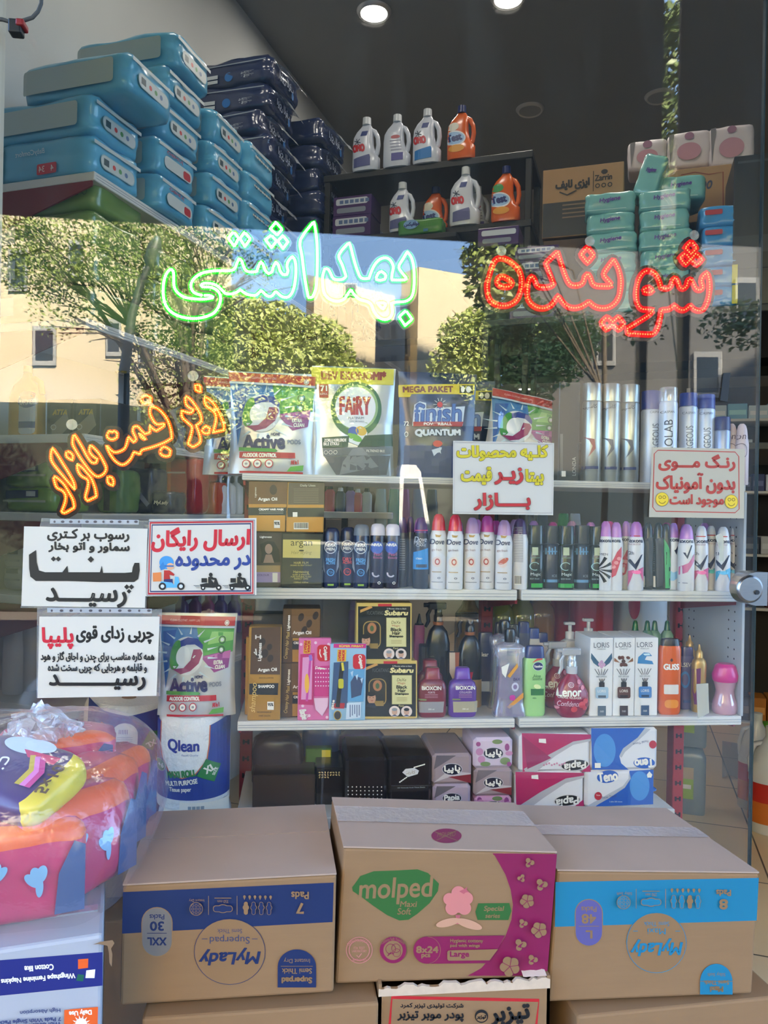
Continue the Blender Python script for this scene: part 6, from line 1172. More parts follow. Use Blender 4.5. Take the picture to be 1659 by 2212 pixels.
ar = Art(mb, lambda px, py, o: Vector(((px - 1098) * k, -.0195 * 1 - o - .0005, (1557 - py) * k)), zoom=(1000, 1280, 2.5175)); ar.poly([(190, 420), (235, 400), (215, 480), (195, 455)], ink(240, 236, 226)); ar.poly([(225, 470), (280, 400), (285, 420), (240, 480)], ink(230, 160, 50)); ar.poly([(225, 640), (318, 560), (318, 590), (240, 650)], ink(226, 150, 50)); ar.ell(270, 530, 20, 24, ink(206, 206, 226)); ar.ell(270, 530, 11, 13, ink(130, 110, 150)); ar.rrect(240, 575, 272, 605, 12, ink(196, 50, 150)); ar.text('DAX', 278, 488, 36, 16, ink(70, 50, 90)); mb.build('label', t)
mw('clear mouthwash bottle with teal liquid behind the purple one', 1086, 2.09, film('teal_mouthwash', (60, 150, 150), .5, .1, .06, haze=(.5, .85, .85)), 1)
m_vas = m_shiny('pale_green_lotion', (156, 206, 130), .35)
shower('pale green lotion bottle with a navy cap', 1152, 25, 1394, 1548, 2.0, m_vas, m_shiny('navy_lotion_cap', (28, 42, 110), .3), lambda ar: (setattr(ar, 'z', (1000, 1280, 2.5175)), ar.ell(405, 408, 27, 24, ink(220, 226, 230)), ar.ell(405, 408, 25, 22, ink(28, 44, 96)), ar.text('Vaseline', 405, 408, 42, 13, W_, bold=.6), ar.poly([(372, 390), (400, 366), (428, 366), (428, 372), (398, 378)], ink(206, 60, 50)), ar.text('Aloe', 398, 460, 38, 16, ink(40, 96, 50)), ar.text('Soothe', 400, 475, 48, 16, ink(40, 96, 50)), ar.ell(400, 518, 18, 12, ink(226, 236, 170), rot=20), ar.rect(368, 530, 432, 565, ink(40, 110, 56)), ar.text('48h', 385, 580, 20, 9, ink(40, 96, 50))), .55, capf=.17)
m_len = m_shiny('crimson_spray_bottle', (146, 24, 60), .22); m_clr = film('clear_trigger_plastic', (206, 206, 212), .5, .14, .12)
def lenor(lb, xc, Y, yb, s, art=True):
    t = bottle('fabric_spray', lb, 'spray bottle', xc, Y, yb, ZL, [('bottle_body', m_len, [(yb - 96 * s, 11 * s), (yb - 92 * s, 13 * s), (yb - 80 * s, 24 * s), (yb - 55 * s, 37 * s), (yb - 30 * s, 40 * s), (yb - 8 * s, 32 * s), (yb - 2, 26 * s), (yb, 24 * s)], .6, 2.3), ('ring', mat('clear_collar', (190, 190, 196), .25), [(yb - 112 * s, 12 * s), (yb - 96 * s, 12 * s)], 1, 2)], None, (0, lambda ar: (setattr(ar, 'z', (1000 + xc - 1233.5, 1280 + yb - 1560, 2.5175)), ar.text('Lenor', 580, 574, 118, 44, W_, -2, shear=.12, bold=2), ar.text('CREASE RELEASER', 580, 602, 116, 12, W_, 2), ar.text('Confidence', 575, 635, 110, 28, ink(236, 190, 206), shear=.2), ar.ell(590, 536, 14, 14, ink(236, 206, 214), hole=.8), ar.ell(590, 536, 7, 7, ink(236, 206, 214), hole=.7), [ar.ell(x, y, r, r, ink(206, 60, 70)) for x, y, r in ((640, 640, 18), (660, 620, 14), (600, 665, 16), (655, 660, 12))], [ar.ell(x, y, 12, 9, ink(216, 130, 150), rot=x) for x, y in ((520, 660), (540, 500), (630, 520), (645, 550))])) if art else None)
    trigger(m_clr, t, 0, (112 * s - 4) * kpx(Y), 1); return t
lenor('crimson fabric spray bottle with a clear trigger, at the shelf front', 1233, 1.985, 1560, 1.0); lenor('crimson fabric spray bottle half hidden behind the front one', 1203, 2.08, 1548, .96)
def loris(x, cols, n):
    def f(ar):
        ar.z = (1000, 1280, 2.5175); T = ink(90, 92, 98); ar.text('LORIS', x, 303, 84, 28, T, -1); ar.text('PARFUM', x, 325, 44, 6, T)
        if n == 0:
            for s in (-1, 1): ar.poly([(x, 415), (x + s * 20, 390), (x + s * 56, 345), (x + s * 58, 375), (x + s * 44, 400), (x + s * 18, 420)], ink(60, 96, 120))
            [ar.ell(x + dx, 395 + dy, 9, 10, ink(206, 160, 190)) for dx, dy in ((0, 0), (-10, 12), (12, 14), (0, 24))]
        elif n == 1: [ar.ell(x + 26 * math.cos(a * 1.3) * (a % 3) / 2, 392 + 22 * math.sin(a * 2.1), 11, 8, ink(84 + 8 * (a % 3), 52, 36), rot=a * 40) for a in range(14)]; [ar.poly([(x + s * 20, 400), (x + s * 50, 372), (x + s * 52, 392)], ink(150, 96, 60)) for s in (-1, 1)]
        else: ar.poly([(x - 40, 405), (x - 35, 370), (x - 5, 345), (x + 25, 348), (x + 40, 365), (x + 10, 365), (x, 385), (x + 40, 392), (x + 48, 410)], ink(60, 130, 180)); ar.poly([(x - 10, 352), (x + 24, 350), (x + 30, 360), (x, 362)], ink(200, 226, 236))
        for dx in (-38, -20, 0, 18, 34): ar.line([(x + dx * .4, 466), (x + dx, 432)], 3, K_)
        ar.text('REED DIFFUSER', x, 474, 56, 9, T); [ar.line([(x + d * .4, 505), (x + d, 484)], 4, K_) for d in (-14, -4, 6, 16)]; ar.rect(x - 15, 504, x + 15, 530, K_); ar.rrect(x - 34, 530, x + 36, 592, 10, ink(*cols)); ar.text('LORIS', x, 552, 44, 14, W_); ar.rect(x - 20, 575, x + 22, 588, ink(*[int(c * .5) for c in cols])); ar.rect(x - 22, 632, x + 22, 686, ink(*[int(c * .55) for c in cols])); ar.text('OUD', x, 662, 20, 9, W_)
    return f
for n, (x0, x1, xm, c) in enumerate(((1274, 1324, 753, (160, 186, 206)), (1325, 1371, 872, (90, 52, 44)), (1372, 1421, 988, (72, 128, 190)))):
    box_item('diffuser_box', ('white reed diffuser box with blue wings print', 'white reed diffuser box with a heap of brown coffee print', 'white reed diffuser box with a blue wave print')[n], 'box', x0, 1385, x1, 1554, 1.98, .12, mat('white_box_board', (226, 224, 224), .5), loris(xm, c, n), z=ZL)
m_gl = m_shiny('orange_shampoo', (214, 92, 28), .22)
shower('orange shampoo bottle with a black cap', 1444, 26, 1379, 1549, 2.0, m_gl, m_shiny('brown_black_cap', (36, 24, 22), .3), lambda ar: (setattr(ar, 'z', (1000, 1280, 2.5175)), ar.text('GLISS', 1130, 422, 76, 30, W_, bold=2), ar.poly([(1130, 374), (1138, 386), (1130, 396), (1122, 386)], ink(60, 30, 20)), ar.rrect(1092, 518, 1166, 570, 5, ink(226, 216, 206)), ar.rrect(1095, 600, 1165, 645, 18, ink(232, 140, 40))), .5, capf=.09, n=2.6)
shower('slate violet shampoo bottle behind the orange one', 1481, 16, 1405, 1545, 2.05, m_shiny('slate_violet', (96, 90, 140), .25), m_shiny('slate_violet_cap', (70, 66, 120), .25), lambda ar: (ar.text('ELSEVE', 1481, 1450, 28, 9, W_), ar.ell(1479, 1482, 9, 18, ink(60, 120, 196), hole=.7), ar.rect(1470, 1526, 1492, 1532, ink(40, 60, 130))), .6)
m_gb = mat('gold_plastic', (190, 150, 84), .3, .5)
for i, (x, Y, dy) in enumerate(((1508, 2.02, 0), (1487, 2.12, -8))):
    bottle('hair_oil_bottle', ('gold nozzle bottle with a purple panel right of the slate violet one', 'gold nozzle bottle half hidden behind the slate violet one')[i], 'bottle', x, Y, 1540 + dy, ZL, [('bottle_body', m_gb, [(1418 + dy, 9), (1424 + dy, 14), (1432 + dy, 16), (1536 + dy, 16), (1540 + dy, 14)], .8, 2.6), ('nozzle', m_gb, [(1388 + dy, 1.5), (1400 + dy, 4), (1404 + dy, 8), (1418 + dy, 9)], 1, 2)], 'gold nozzle bottles', lambda ar: ar.poly([(1497, 1450), (1512, 1446), (1510, 1525), (1500, 1525)], ink(110, 36, 90)))
t = bottle('scent_bead_jar', 'hourglass jar of pink beads with a magenta tulip cap', 'jar', 1565, 2.0, 1543, ZL, [('jar_body', film('pink_clear_jar', (226, 170, 190), .45, .1, .08, haze=(1, .85, .9)), [(1464, 28), (1475, 24), (1490, 20), (1500, 21), (1515, 26), (1530, 28), (1540, 27), (1543, 24)], .85, 2.2), ('beads', mat('pale_pink_beads', (214, 184, 190), .5, var=.3, scale=180, bump=.6), [(1468, 24), (1490, 17), (1500, 18), (1515, 23), (1530, 25), (1541, 23)], .8, 2.2), ('cap', m_shiny('magenta_tulip_cap', (206, 36, 130), .3), [(1430, 16), (1434, 22), (1440, 24), (1455, 29), (1466, 28), (1470, 26)], .85, 2.2)], None)
for i, x in enumerate((1369, 1395, 1411, 1438)): bottle('dropper_bottle', ('green-tipped bottle behind the wings diffuser box', 'green-tipped bottle behind the coffee diffuser box', 'green-tipped bottle behind the wave diffuser box', 'green-tipped bottle behind the orange shampoo')[i], 'bottle', x, 2.2, 1530, ZL, [('bottle_body', m_shiny('pale_green_bottle', (120, 160, 130), .3), [(1382, 8), (1392, 14), (1526, 14), (1530, 12)], 1, 2), ('cap', m_shiny('green_cone_cap', (24, 110, 50), .25), [(1360, 3), (1364, 5), (1382, 7)], 1, 2)], 'green-tipped bottles')
shower('blue round-shouldered bottle behind the pink bead jar', 1532, 16, 1412, 1530, 2.2, m_shiny('azure_bottle', (50, 140, 206), .3), m_shiny('azure_cap', (50, 140, 206), .3), None, .9)
for i, (x, yt) in enumerate(((1228, 1352), (1268, 1344))):
    t = bottle('pump_bottle', ('white pump bottle behind the crimson sprays, left of two', 'white pump bottle behind the crimson sprays, right of two')[i], 'pump bottle', x, 2.17, 1525, ZL, [('bottle_body', m_shiny('white_pump_body', (206, 204, 206), .35), [(yt + 38, 10), (yt + 44, 20), (1522, 22), (1525, 20)], .8, 2.5), ('pump', m_shiny('white_pump', (214, 212, 212), .35), [(yt + 6, 4), (yt + 22, 4), (yt + 23, 10), (yt + 38, 10)], 1, 2)])
    k = kpx(2.17); zt = (1525 - yt - 3) * k; mb = MB(); mb.rbox(-.018, .014, -.008, .008, zt - .006, zt + .003, m_shiny('white_pump', (0, 0, 0)), .003); mb.build('pump_head', t)
t = shower('pink nozzle bottle behind the gold-edged boxes', 902, 12, 1372, 1535, 2.2, m_shiny('pink_bottle', (206, 110, 160), .3), m_blk, None, .9, capf=.02); bottle_k = kpx(2.2); MB().loft([(.205, .01), (.215, .009), (.245, .002)], m_blk, 14).build('nozzle', t)

# ---------------------------------------------------------------- goods on the far side of the shelving
m_wj = mat('milky_jug_plastic', (206, 206, 204), .35, coat=.2); m_pj = m_shiny('pink_fluid_jug', (214, 76, 104), .3)
def jug(lb, xc, hw, yt, yb, Y, m, cm, z, group=None, cap=True, dr=.7, handle=True):
    k = kpx(Y); t = bottle('jug', lb, 'jug', xc, Y, yb, z, [('jug_body', m, [(yt + 14, hw * .28), (yt + 20, hw * .4), (yt + 40, hw * .95), (yt + 55, hw), (yb - 6, hw), (yb, hw * .92)], dr, 4), ('cap', cm, [(yt, hw * .24), (yt + 3, hw * .28), (yt + 14, hw * .28)], 1, 2)], group)
    if handle: h = (yb - yt) * k; MB().tube([(hw * k * .3, 0, h - 24 * k), (hw * k * .8, 0, h - 18 * k), (hw * k * .95, 0, h - 36 * k), (hw * k * .96, 0, h - 60 * k)], hw * k * .13, m, 10).build('handle', t)
    return t
for i, (x, hw, yt, c) in enumerate(((582, 36, 1282, (40, 40, 44)), (663, 36, 1280, (40, 40, 44)), (725, 36, 1286, (206, 206, 206)), (1042, 24, 1290, (206, 206, 206)))):
    jug(('milky jug behind the tall gold shampoo box', 'milky jug behind the pink toothbrush pack', 'milky jug left of the gold-edged black boxes', 'milky jug beside the middle red upright')[i], x, hw, yt, 1470, 2.5, m_wj, m_shiny('jugcap%d' % i, c), ZR2)
shower('lilac jar-shaped bottle behind the upper gold-edged black box', 772, 22, 1318, 1460, 2.42, m_shiny('lilac_bottle', (170, 140, 180), .35), m_shiny('lilac_cap', (190, 170, 196), .35), None, .9, ZR2, group=None)
for i, (x, yt, c) in enumerate(((1010, 1310, (196, 150, 80)), (1080, 1305, (176, 186, 60)), (1126, 1302, (190, 186, 70)), (1166, 1298, (206, 150, 100)))):
    bottle('oil_bottle', ('amber-capped bottle left of the middle red upright', 'yellow bottle right of the middle red upright', 'yellow bottle, second from the middle red upright', 'peach bottle left of the pink jugs')[i], 'bottle', x, 2.46, 1460, ZR2, [('bottle_body', film('yellow_oil%d' % i, c, .35, .1, .08, haze=(.9, .9, .6)), [(yt + 12, 13), (yt + 22, 16), (yt + 40, 28), (yt + 60, 30), (1460, 30)], .8, 2.6), ('cap', mat('tan_cap', (170, 128, 84), .4), [(yt, 12), (yt + 12, 13)], 1, 2)], 'yellow bottles on the far shelf')
jug('pink jug behind the crimson sprays', 1222, 34, 1262, 1470, 2.56, m_pj, W_, ZR2); jug('big pink jug above the white diffuser boxes', 1274, 46, 1258, 1470, 2.45, m_pj, W_, ZR2)
t = jug('pale jug with a pink oval hollow, left of the right red upright', 1378, 56, 1262, 1470, 2.48, m_wj, W_, ZR2, handle=False); MB().loft([(-.002, .02, .05), (.004, .018, .048)], m_pj, 24, M=Matrix.Translation((-.045, -.062, .2)) @ Matrix.Rotation(PI / 2, 4, 'X')).build('hollow_handle', t)
for i, (x, c, yt) in enumerate(((712, (196, 60, 80), 1046), (735, (30, 60, 90), 1050), (757, (150, 110, 180), 1048), (772, (206, 80, 90), 1052), (792, (206, 206, 200), 1050))):
    bottle('sample_bottle', ('red patterned small bottle on the short rear shelf', 'teal small bottle on the short rear shelf', 'lilac small bottle on the short rear shelf', 'red and white small bottle on the short rear shelf', 'white small bottle on the short rear shelf')[i], 'bottle', x, 2.42, 1102, ZR, [('bottle_body', m_shiny('smp%d' % i, c, .35), [(yt + 8, 6), (yt + 14, 11), (1102, 11)], .7, 3), ('cap', W_ if i % 2 else K_, [(yt, 5), (yt + 8, 6)], 1, 2)], None)
for i, (x, c) in enumerate(((820, (190, 200, 190)), (848, (70, 140, 50)), (870, (206, 120, 150)), (900, (190, 190, 196)), (930, (60, 70, 90)), (1170, (60, 60, 66)), (1215, (70, 160, 60)), (1240, (206, 206, 206)))):
    shower(('pale bottle far behind the white-capped spray cans', 'green bottle far behind the violet-capped cans', 'pink bottle far behind the violet-capped cans', 'light gray bottle far behind the blue-panelled can', 'dark bottle far behind the red-capped cans', 'dark bottle far behind the black body mists', 'green-topped bottle far behind the dark body mists', 'white bottle far behind the dark body mists')[i], x, 13, 1055 if i < 5 else 1105, 1240, 2.5, m_shiny('far%d' % i, c, .4), m_shiny('far%d' % i, c, .4), None, .8, P(x, 1240, 2.5).z)
gbox('rear_shelf', XA, XB, YU + .03, YU + .36, P(800, 1240, 2.5).z - .02, P(800, 1240, 2.5).z - .001, m_steel)

# ---------------------------------------------------------------- bottom deck: tissue packs
Y3 = 1.965
WP = mat('white_tissue_film', (222, 220, 224), .35, coat=.2)
def papia(up):
    def f(ar):
        ar.z = (1000, 1280, 2.5175); MG, GY = ink(176, 30, 92), ink(180, 176, 180)
        if up:
            ar.poly([(320, 765), (695, 772), (695, 800), (560, 840), (450, 900), (360, 970), (325, 975)], MG); ar.poly([(330, 960), (470, 880), (600, 810), (695, 795), (695, 808), (600, 828), (500, 890), (400, 975), (340, 975)], GY); ar.poly([(640, 975), (690, 935), (695, 975)], MG); ar.poly([(325, 780), (480, 900), (350, 960)], ink(150, 24, 84))
            ar.ell(608, 938, 78, 32, ink(214, 206, 206), rot=-6); ar.ell(608, 938, 72, 28, K_, rot=-6); ar.text('Papia', 608, 938, 120, 50, W_, 172, shear=.15, bold=2); ar.poly([(412, 795), (450, 795), (452, 820), (412, 815)], W_); [ar.ell(440 + 14 * k, 938 - 5 * (k % 3), 5, 5, ink(206, 130, 160)) for k in range(9)]
        else:
            ar.poly([(285, 980), (658, 985), (658, 1000), (560, 1030), (450, 1090), (370, 1170), (290, 1172)], MG); ar.poly([(300, 1168), (420, 1090), (560, 1015), (658, 1000), (658, 1012), (560, 1040), (440, 1120), (370, 1172)], GY); ar.poly([(600, 1172), (655, 1130), (658, 1172)], MG)
            ar.ell(566, 1135, 74, 32, ink(214, 206, 206), rot=-6); ar.ell(566, 1135, 68, 28, K_, rot=-6); ar.text('Papia', 566, 1136, 124, 52, W_, 172, shear=.15, bold=2); ar.poly([(372, 998), (408, 995), (410, 1020), (372, 1016)], W_)
    return f
def teno(up):
    def f(ar):
        ar.z = (1000, 1280, 2.5175); BL_, LB = ink(30, 90, 180), ink(70, 140, 210)
        if up:
            ar.poly([(697, 740), (990, 738), (960, 790), (870, 860), (850, 890), (860, 930), (900, 965), (702, 965)], BL_); ar.poly([(990, 738), (1020, 745), (960, 800), (880, 870), (862, 900), (850, 890), (870, 850), (950, 790)], ink(180, 182, 190)); ar.ell(770, 860, 60, 90, LB)
            ar.ell(985, 928, 58, 30, BL_); ar.text('Teno', 985, 930, 100, 44, W_, 176, bold=3); ar.ell(1032, 828, 20, 22, ink(186, 40, 60)); ar.text('Facial Tissue', 965, 818, 84, 12, ink(70, 80, 120), 168); ar.rect(716, 928, 748, 955, W_)
        else:
            ar.poly([(905, 978), (1036, 972), (1034, 1160), (720, 1172), (780, 1130), (880, 1060), (900, 1020)], BL_); ar.poly([(670, 1172), (780, 1110), (870, 1060), (900, 1020), (905, 985), (912, 1020), (880, 1070), (790, 1130), (715, 1172)], ink(180, 182, 190)); ar.ell(960, 1060, 54, 80, LB)
            ar.ell(786, 1010, 58, 34, BL_, rot=-8); ar.text('Teno', 786, 1010, 104, 50, W_, -8, bold=3); ar.ell(735, 1115, 20, 22, ink(186, 40, 60)); ar.text('New', 735, 1110, 22, 9, W_); ar.text('Facial Tissue', 795, 1118, 80, 12, ink(70, 80, 120), -8); ar.text('2 plies 200 sheets', 830, 1146, 70, 9, W_); ar.poly([(998, 998), (1012, 980), (1028, 998), (1022, 1014), (1002, 1014)], W_)
    return f
def tpack(lb, x0, y0, x1, y1, art, z, m=WP, dep=.11, Y=None): return box_item('tissue_pack', lb, 'tissue pack', x0, y0, x1, y1, Y or Y3, dep, m, art, z=z, r=.008)
zt = {}
tpack('magenta and white tissue pack, lower of two under the right shelf', 1113, 1670, 1261, 1750, papia(0), ZB); h1 = fit(1113, 1670, 1261, 1750, Y3)[3]
tpack('magenta and white tissue pack with print upside down, stacked on the lower magenta one', 1122, 1586, 1276, 1668, papia(1), ZB + h1)
tpack('blue and white tissue pack, lower of two', 1264, 1668, 1412, 1748, teno(0), ZB); h1 = fit(1264, 1668, 1412, 1748, Y3)[3]
tpack('blue and white tissue pack with print upside down, stacked on the lower blue one', 1277, 1574, 1421, 1665, teno(1), ZB + h1, Y=Y3)
tpack('thin blue tissue pack lying under the lower blue one', 1285, 1748, 1420, 1757, None, ZB - .015 if 0 else ZB, ink(40, 110, 196), .08, Y3 + .1)
GP, MV = mat('gray_mauve_carton_board', (160, 140, 146), .45), mat('mauve_floral_board', (206, 186, 206), .45)
def pbox(x0, y0, x1, y1, word, flower=0):
    cx, cy, w, h = (x0 + x1) / 2, (y0 + y1) / 2, x1 - x0, y1 - y0
    def f(ar):
        if flower:
            [ar.ell(x0 + w * a, y0 + h * b, 5 + 3 * (i % 3), 5 + 3 * (i % 2), ink(*((150, 70, 130), (190, 130, 170), (120, 140, 90))[i % 3])) for i, (a, b) in enumerate(((.12, .2), (.2, .7), (.3, .85), (.85, .3), (.9, .5), (.8, .75), (.9, .85), (.15, .45), (.6, .12)))]
        else: ar.poly([(x0 + 2, y1 - 4), (x0 + w * .4, y0 + h * .55), (x1 - 2, y0 + h * .62), (x1 - 2, y0 + h * .8), (x0 + w * .5, y0 + h * .72)], ink(196, 184, 188)); ar.poly([(x0 + w * .4, y0 + h * .75), (x1 - 2, y0 + h * .66), (x1 - 2, y1 - 3)], ink(130, 36, 50)); ar.poly([(x0 + w * .1, y0 + 3), (x0 + w * .6, y0 + 3), (x0 + 3, y0 + h * .5)], ink(110, 100, 108))
        ar.ell(cx, cy, w * .26, h * .2, ink(196, 190, 200)); ar.ell(cx, cy, w * .245, h * .18, ink(22, 26, 50)); ar.text(word, cx, cy, w * .4, h * .26, W_, -4, shear=.1, bold=.7)
    return f
zz = ZB
for x0, y0, x1, y1, lb, fl, wd, m in ((1026, 1722, 1106, 1752, 'pink tissue box, lowest of three in the stack beside the magenta packs', 1, 'Papia', mat('pink_board', (206, 150, 184), .45)), (1024, 1661, 1107, 1721, 'gray and wine tissue box in the middle of the stack beside the magenta packs', 0, fa('پاپیا'), GP), (1023, 1594, 1108, 1660, 'white floral tissue box topping the stack beside the magenta packs', 1, fa('پاپیا'), MV)):
    tpack(lb, x0, y0, x1, y1, pbox(x0, y0, x1, y1, wd, fl), zz, m, .15); zz += fit(x0, y0, x1, y1, Y3)[3] + .0005
zz = ZB
for x0, y0, x1, y1, lb, wd, m in ((935, 1702, 1017, 1760, 'gray tissue box, lower of two beside the black boxes', 'Papia', mat('lilac_gray_board', (176, 156, 172), .45)), (934, 1634, 1019, 1700, 'gray and wine tissue box, upper of two beside the black boxes', fa('پاپیا'), GP)):
    tpack(lb, x0, y0, x1, y1, pbox(x0, y0, x1, y1, wd), zz, m, .2); zz += fit(x0, y0, x1, y1, Y3)[3] + .0005
BB = mat('black_gloss_board', (24, 20, 24), .25, coat=.3)
def blackbox(ar): ar.z = (500, 1280, 2.86); ar.poly([(1055, 1120), (1075, 1098), (1130, 1092), (1158, 1108), (1150, 1130), (1090, 1148)], ink(206, 204, 206)); ar.text(fa('کاریز'), 1106, 1120, 60, 24, ink(120, 100, 60)); [ar.ell(1130 + 10 * k, 1088 - 3 * k, 6, 4, W_, rot=-30) for k in range(7)]; [ar.ell(1080 - 10 * k, 1150 + 7 * k, 6, 4, W_, rot=-30) for k in range(5)]; ar.text('100 Three-ply Facial Tissue Sheets', 1110, 1212, 170, 8, ink(190, 190, 190), -2); ar.rect(985, 1198, 1230, 1200, ink(90, 80, 90))
zz = ZB
for x0, y0, x1, y1, lb, ar_ in ((840, 1708, 932, 1760, 'black tissue box, lower of two right of the polka-dotted one', None), (838, 1638, 933, 1706, 'black tissue box with white flower sprigs, upper of two', blackbox)):
    tpack(lb, x0, y0, x1, y1, ar_, zz, BB, .2); zz += fit(x0, y0, x1, y1, Y3)[3] + .0005
tpack('black polka-dotted tissue box in the shade left of the flower-sprig one', 746, 1640, 836, 1760, lambda ar: [ar.ell(752 + 9 * (k % 9), 1702 + 8 * (k // 9), 1.2, 1.2, W_) for k in range(36)] + [ar.text('Active', 790, 1728, 36, 9, ink(190, 160, 110))], ZB, BB, .2)
m_navyj = m_shiny('blue_jug', (30, 66, 130), .3)
jug('blue jug in the shade under the lower shelf', 690, 40, 1576, 1740, 2.2, m_navyj, m_navyj, ZB); tag(MB().puff(.16, .12, .14, mat('purple_bag_film', (96, 60, 130), .35), 3, 10, .01, 5).build('purple_pack', None, (P(778, 1640, 2.25).x, 2.25, ZB)), 'purple filled bag in the shade behind the black boxes', 'pack')
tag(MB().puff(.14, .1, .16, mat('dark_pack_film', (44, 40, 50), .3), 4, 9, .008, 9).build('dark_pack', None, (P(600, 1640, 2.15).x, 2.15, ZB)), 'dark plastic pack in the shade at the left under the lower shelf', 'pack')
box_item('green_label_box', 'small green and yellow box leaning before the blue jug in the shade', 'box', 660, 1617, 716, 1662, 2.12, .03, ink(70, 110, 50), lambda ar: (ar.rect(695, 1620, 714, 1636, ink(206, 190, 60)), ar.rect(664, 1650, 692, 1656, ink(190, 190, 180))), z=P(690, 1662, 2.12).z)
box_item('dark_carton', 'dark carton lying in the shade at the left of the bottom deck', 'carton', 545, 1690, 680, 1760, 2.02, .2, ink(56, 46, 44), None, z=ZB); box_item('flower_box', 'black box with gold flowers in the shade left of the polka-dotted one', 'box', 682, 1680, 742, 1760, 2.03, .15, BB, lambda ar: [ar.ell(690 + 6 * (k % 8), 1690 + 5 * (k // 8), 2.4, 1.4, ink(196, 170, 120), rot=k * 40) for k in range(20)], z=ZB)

# ================================================================= paper rolls left of the shelving
m_pap = mat('embossed_white_paper', (228, 228, 230), .8, bump=.5, scale=70); NB = ink(38, 66, 150)
Yr = 2.06; kr = kpx(Yr); zr = P(418, 1728, Yr).z
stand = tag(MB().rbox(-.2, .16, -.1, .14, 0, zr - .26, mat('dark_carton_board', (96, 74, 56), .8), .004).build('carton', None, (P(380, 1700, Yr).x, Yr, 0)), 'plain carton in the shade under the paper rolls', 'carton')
def roll(lb, xc, Y, yb, z, hw, H_, rot=(0, 0, 0), art=None, taper=1.0):
    k = kpx(Y); R, h = hw * k, H_ * k; sec = [(0, R * .9), (.006, R * .99), (.012, R), (h - .02, R * taper), (h - .006, R * .96 * taper), (h, R * .85 * taper)]
    t = thing('paper_roll', lb, 'paper roll', (P(xc, yb, Y).x, Y, z), rot, 'jumbo paper rolls'); MB().loft(sec, m_pap, 40).build('roll', t)
    sl_ = [(.006, R * 1.003), (h - .016, R * taper * 1.003)]; mb = MB(); dz = P(xc, yb, Y).z - z
    if art: art(art_loft(mb, [(0, R * 1.003), (h, R * taper * 1.003)], Y - R * .8, Vector(t.location) + U0 * dz, 6))
    else: mb.loft([(.02, R * 1.004), (h * .7, R * 1.004)], NB, 40, False)
    mb.build('wrapper', t); MB().loft([(h - .001, .02), (h + .0005, .02)], mat('cardboard_core', (150, 124, 96), .8), 16).build('core', t); return t
def qlean(ar):
    ar.z = (0, 1080, 2.9625); GN, OR_ = ink(46, 130, 74), ink(226, 96, 50)
    ar.poly([(960, 1390), (1020, 1420), (1015, 1560), (1030, 1650), (1080, 1730), (1170, 1765), (1260, 1735), (1330, 1650), (1345, 1550), (1350, 1430), (1480, 1380), (1480, 1900), (970, 1900)], NB); ar.line([(1024, 1420), (1018, 1560), (1034, 1650), (1084, 1730), (1170, 1762), (1258, 1732), (1326, 1650), (1341, 1550), (1346, 1430)], 5, OR_)
    ar.text('Qlean', 1178, 1560, 200, 84, ink(40, 60, 150), bold=3); ar.text('Equals Quality', 1222, 1615, 105, 14, ink(90, 110, 170), shear=.15); ar.text('MAXI ROLL', 1165, 1735, 190, 42, GN, -8, bold=3); ar.text('MULTI PURPOSE', 1166, 1790, 206, 30, W_, -8, bold=1.5); ar.text('Tissue paper', 1160, 1836, 140, 34, W_, -4, bold=1)
    ar.poly([(1320, 1640), (1405, 1690), (1368, 1795), (1265, 1745)], GN); ar.text('XL', 1340, 1705, 62, 44, W_, -26, bold=3); ar.text('SIZE', 1372, 1730, 46, 16, W_, -62, bold=1); ar.ell(1026, 1698, 38, 38, ink(196, 210, 200)); ar.ell(1026, 1698, 36, 36, GN); ar.text('+6', 1030, 1698, 40, 28, W_, bold=1.5); ar.ell(985, 1692, 15, 22, OR_)
    for x, y, r in ((1020, 1800, 14), (1002, 1840, 12), (1030, 1850, 9)): ar.ell(x, y, r, r, ink(96, 120, 196), hole=.85)
roll('jumbo paper roll with its front label upright, standing on another roll', 418, Yr, 1726, zr, 75, 190, art=qlean)
roll('jumbo paper roll mostly hidden below the front-labelled one', 418, Yr, 1950, zr - .258, 75, 206, art=lambda ar: (ar.poly([(350, 1738), (490, 1742), (490, 1900), (350, 1900)], W_), ar.ell(350, 1745, 24, 16, ink(30, 96, 60)), [ar.rect(408 + 9 * k, 1748, 415 + 9 * k, 1758, ink(150, 160, 170)) for k in range(4)]))
def qback(ar):
    ar.z = (0, 1080, 2.9625); GN = ink(46, 130, 74); ar.poly([(520, 1275), (640, 1340), (800, 1365), (1030, 1320), (1030, 2100), (520, 2100)], NB); ar.rrect(700, 1410, 860, 1800, 78, ink(226, 230, 240)); [ar.rect(745 + 10 * k, 1452, 749 + 10 * k, 1480, ink(60, 80, 150)) for k in range(6)]; [ar.rect(735, 1500 + 13 * k, 830, 1504 + 13 * k, ink(170, 180, 206)) for k in range(3)]; [ar.ell(748 + 28 * k, 1550, 10, 10, ink(90, 100, 140), hole=.8) for k in range(3)]; [ar.rect(725, 1580 + 14 * k, 830, 1584 + 14 * k, ink(180, 188, 210)) for k in range(6)]
    ar.poly([(925, 1468), (975, 1480), (945, 1600), (880, 1560)], GN); ar.text('XL', 935, 1555, 50, 36, W_, 155, bold=2); ar.ell(575, 1520, 24, 24, GN); ar.ell(622, 1535, 18, 22, ink(226, 96, 50)); [ar.ell(600 + 8 * k, 1400 + 28 * k, 12, 12, ink(110, 130, 200), hole=.85) for k in range(3)]; ar.poly([(625, 1410), (652, 1420), (638, 1432)], ink(226, 96, 50))
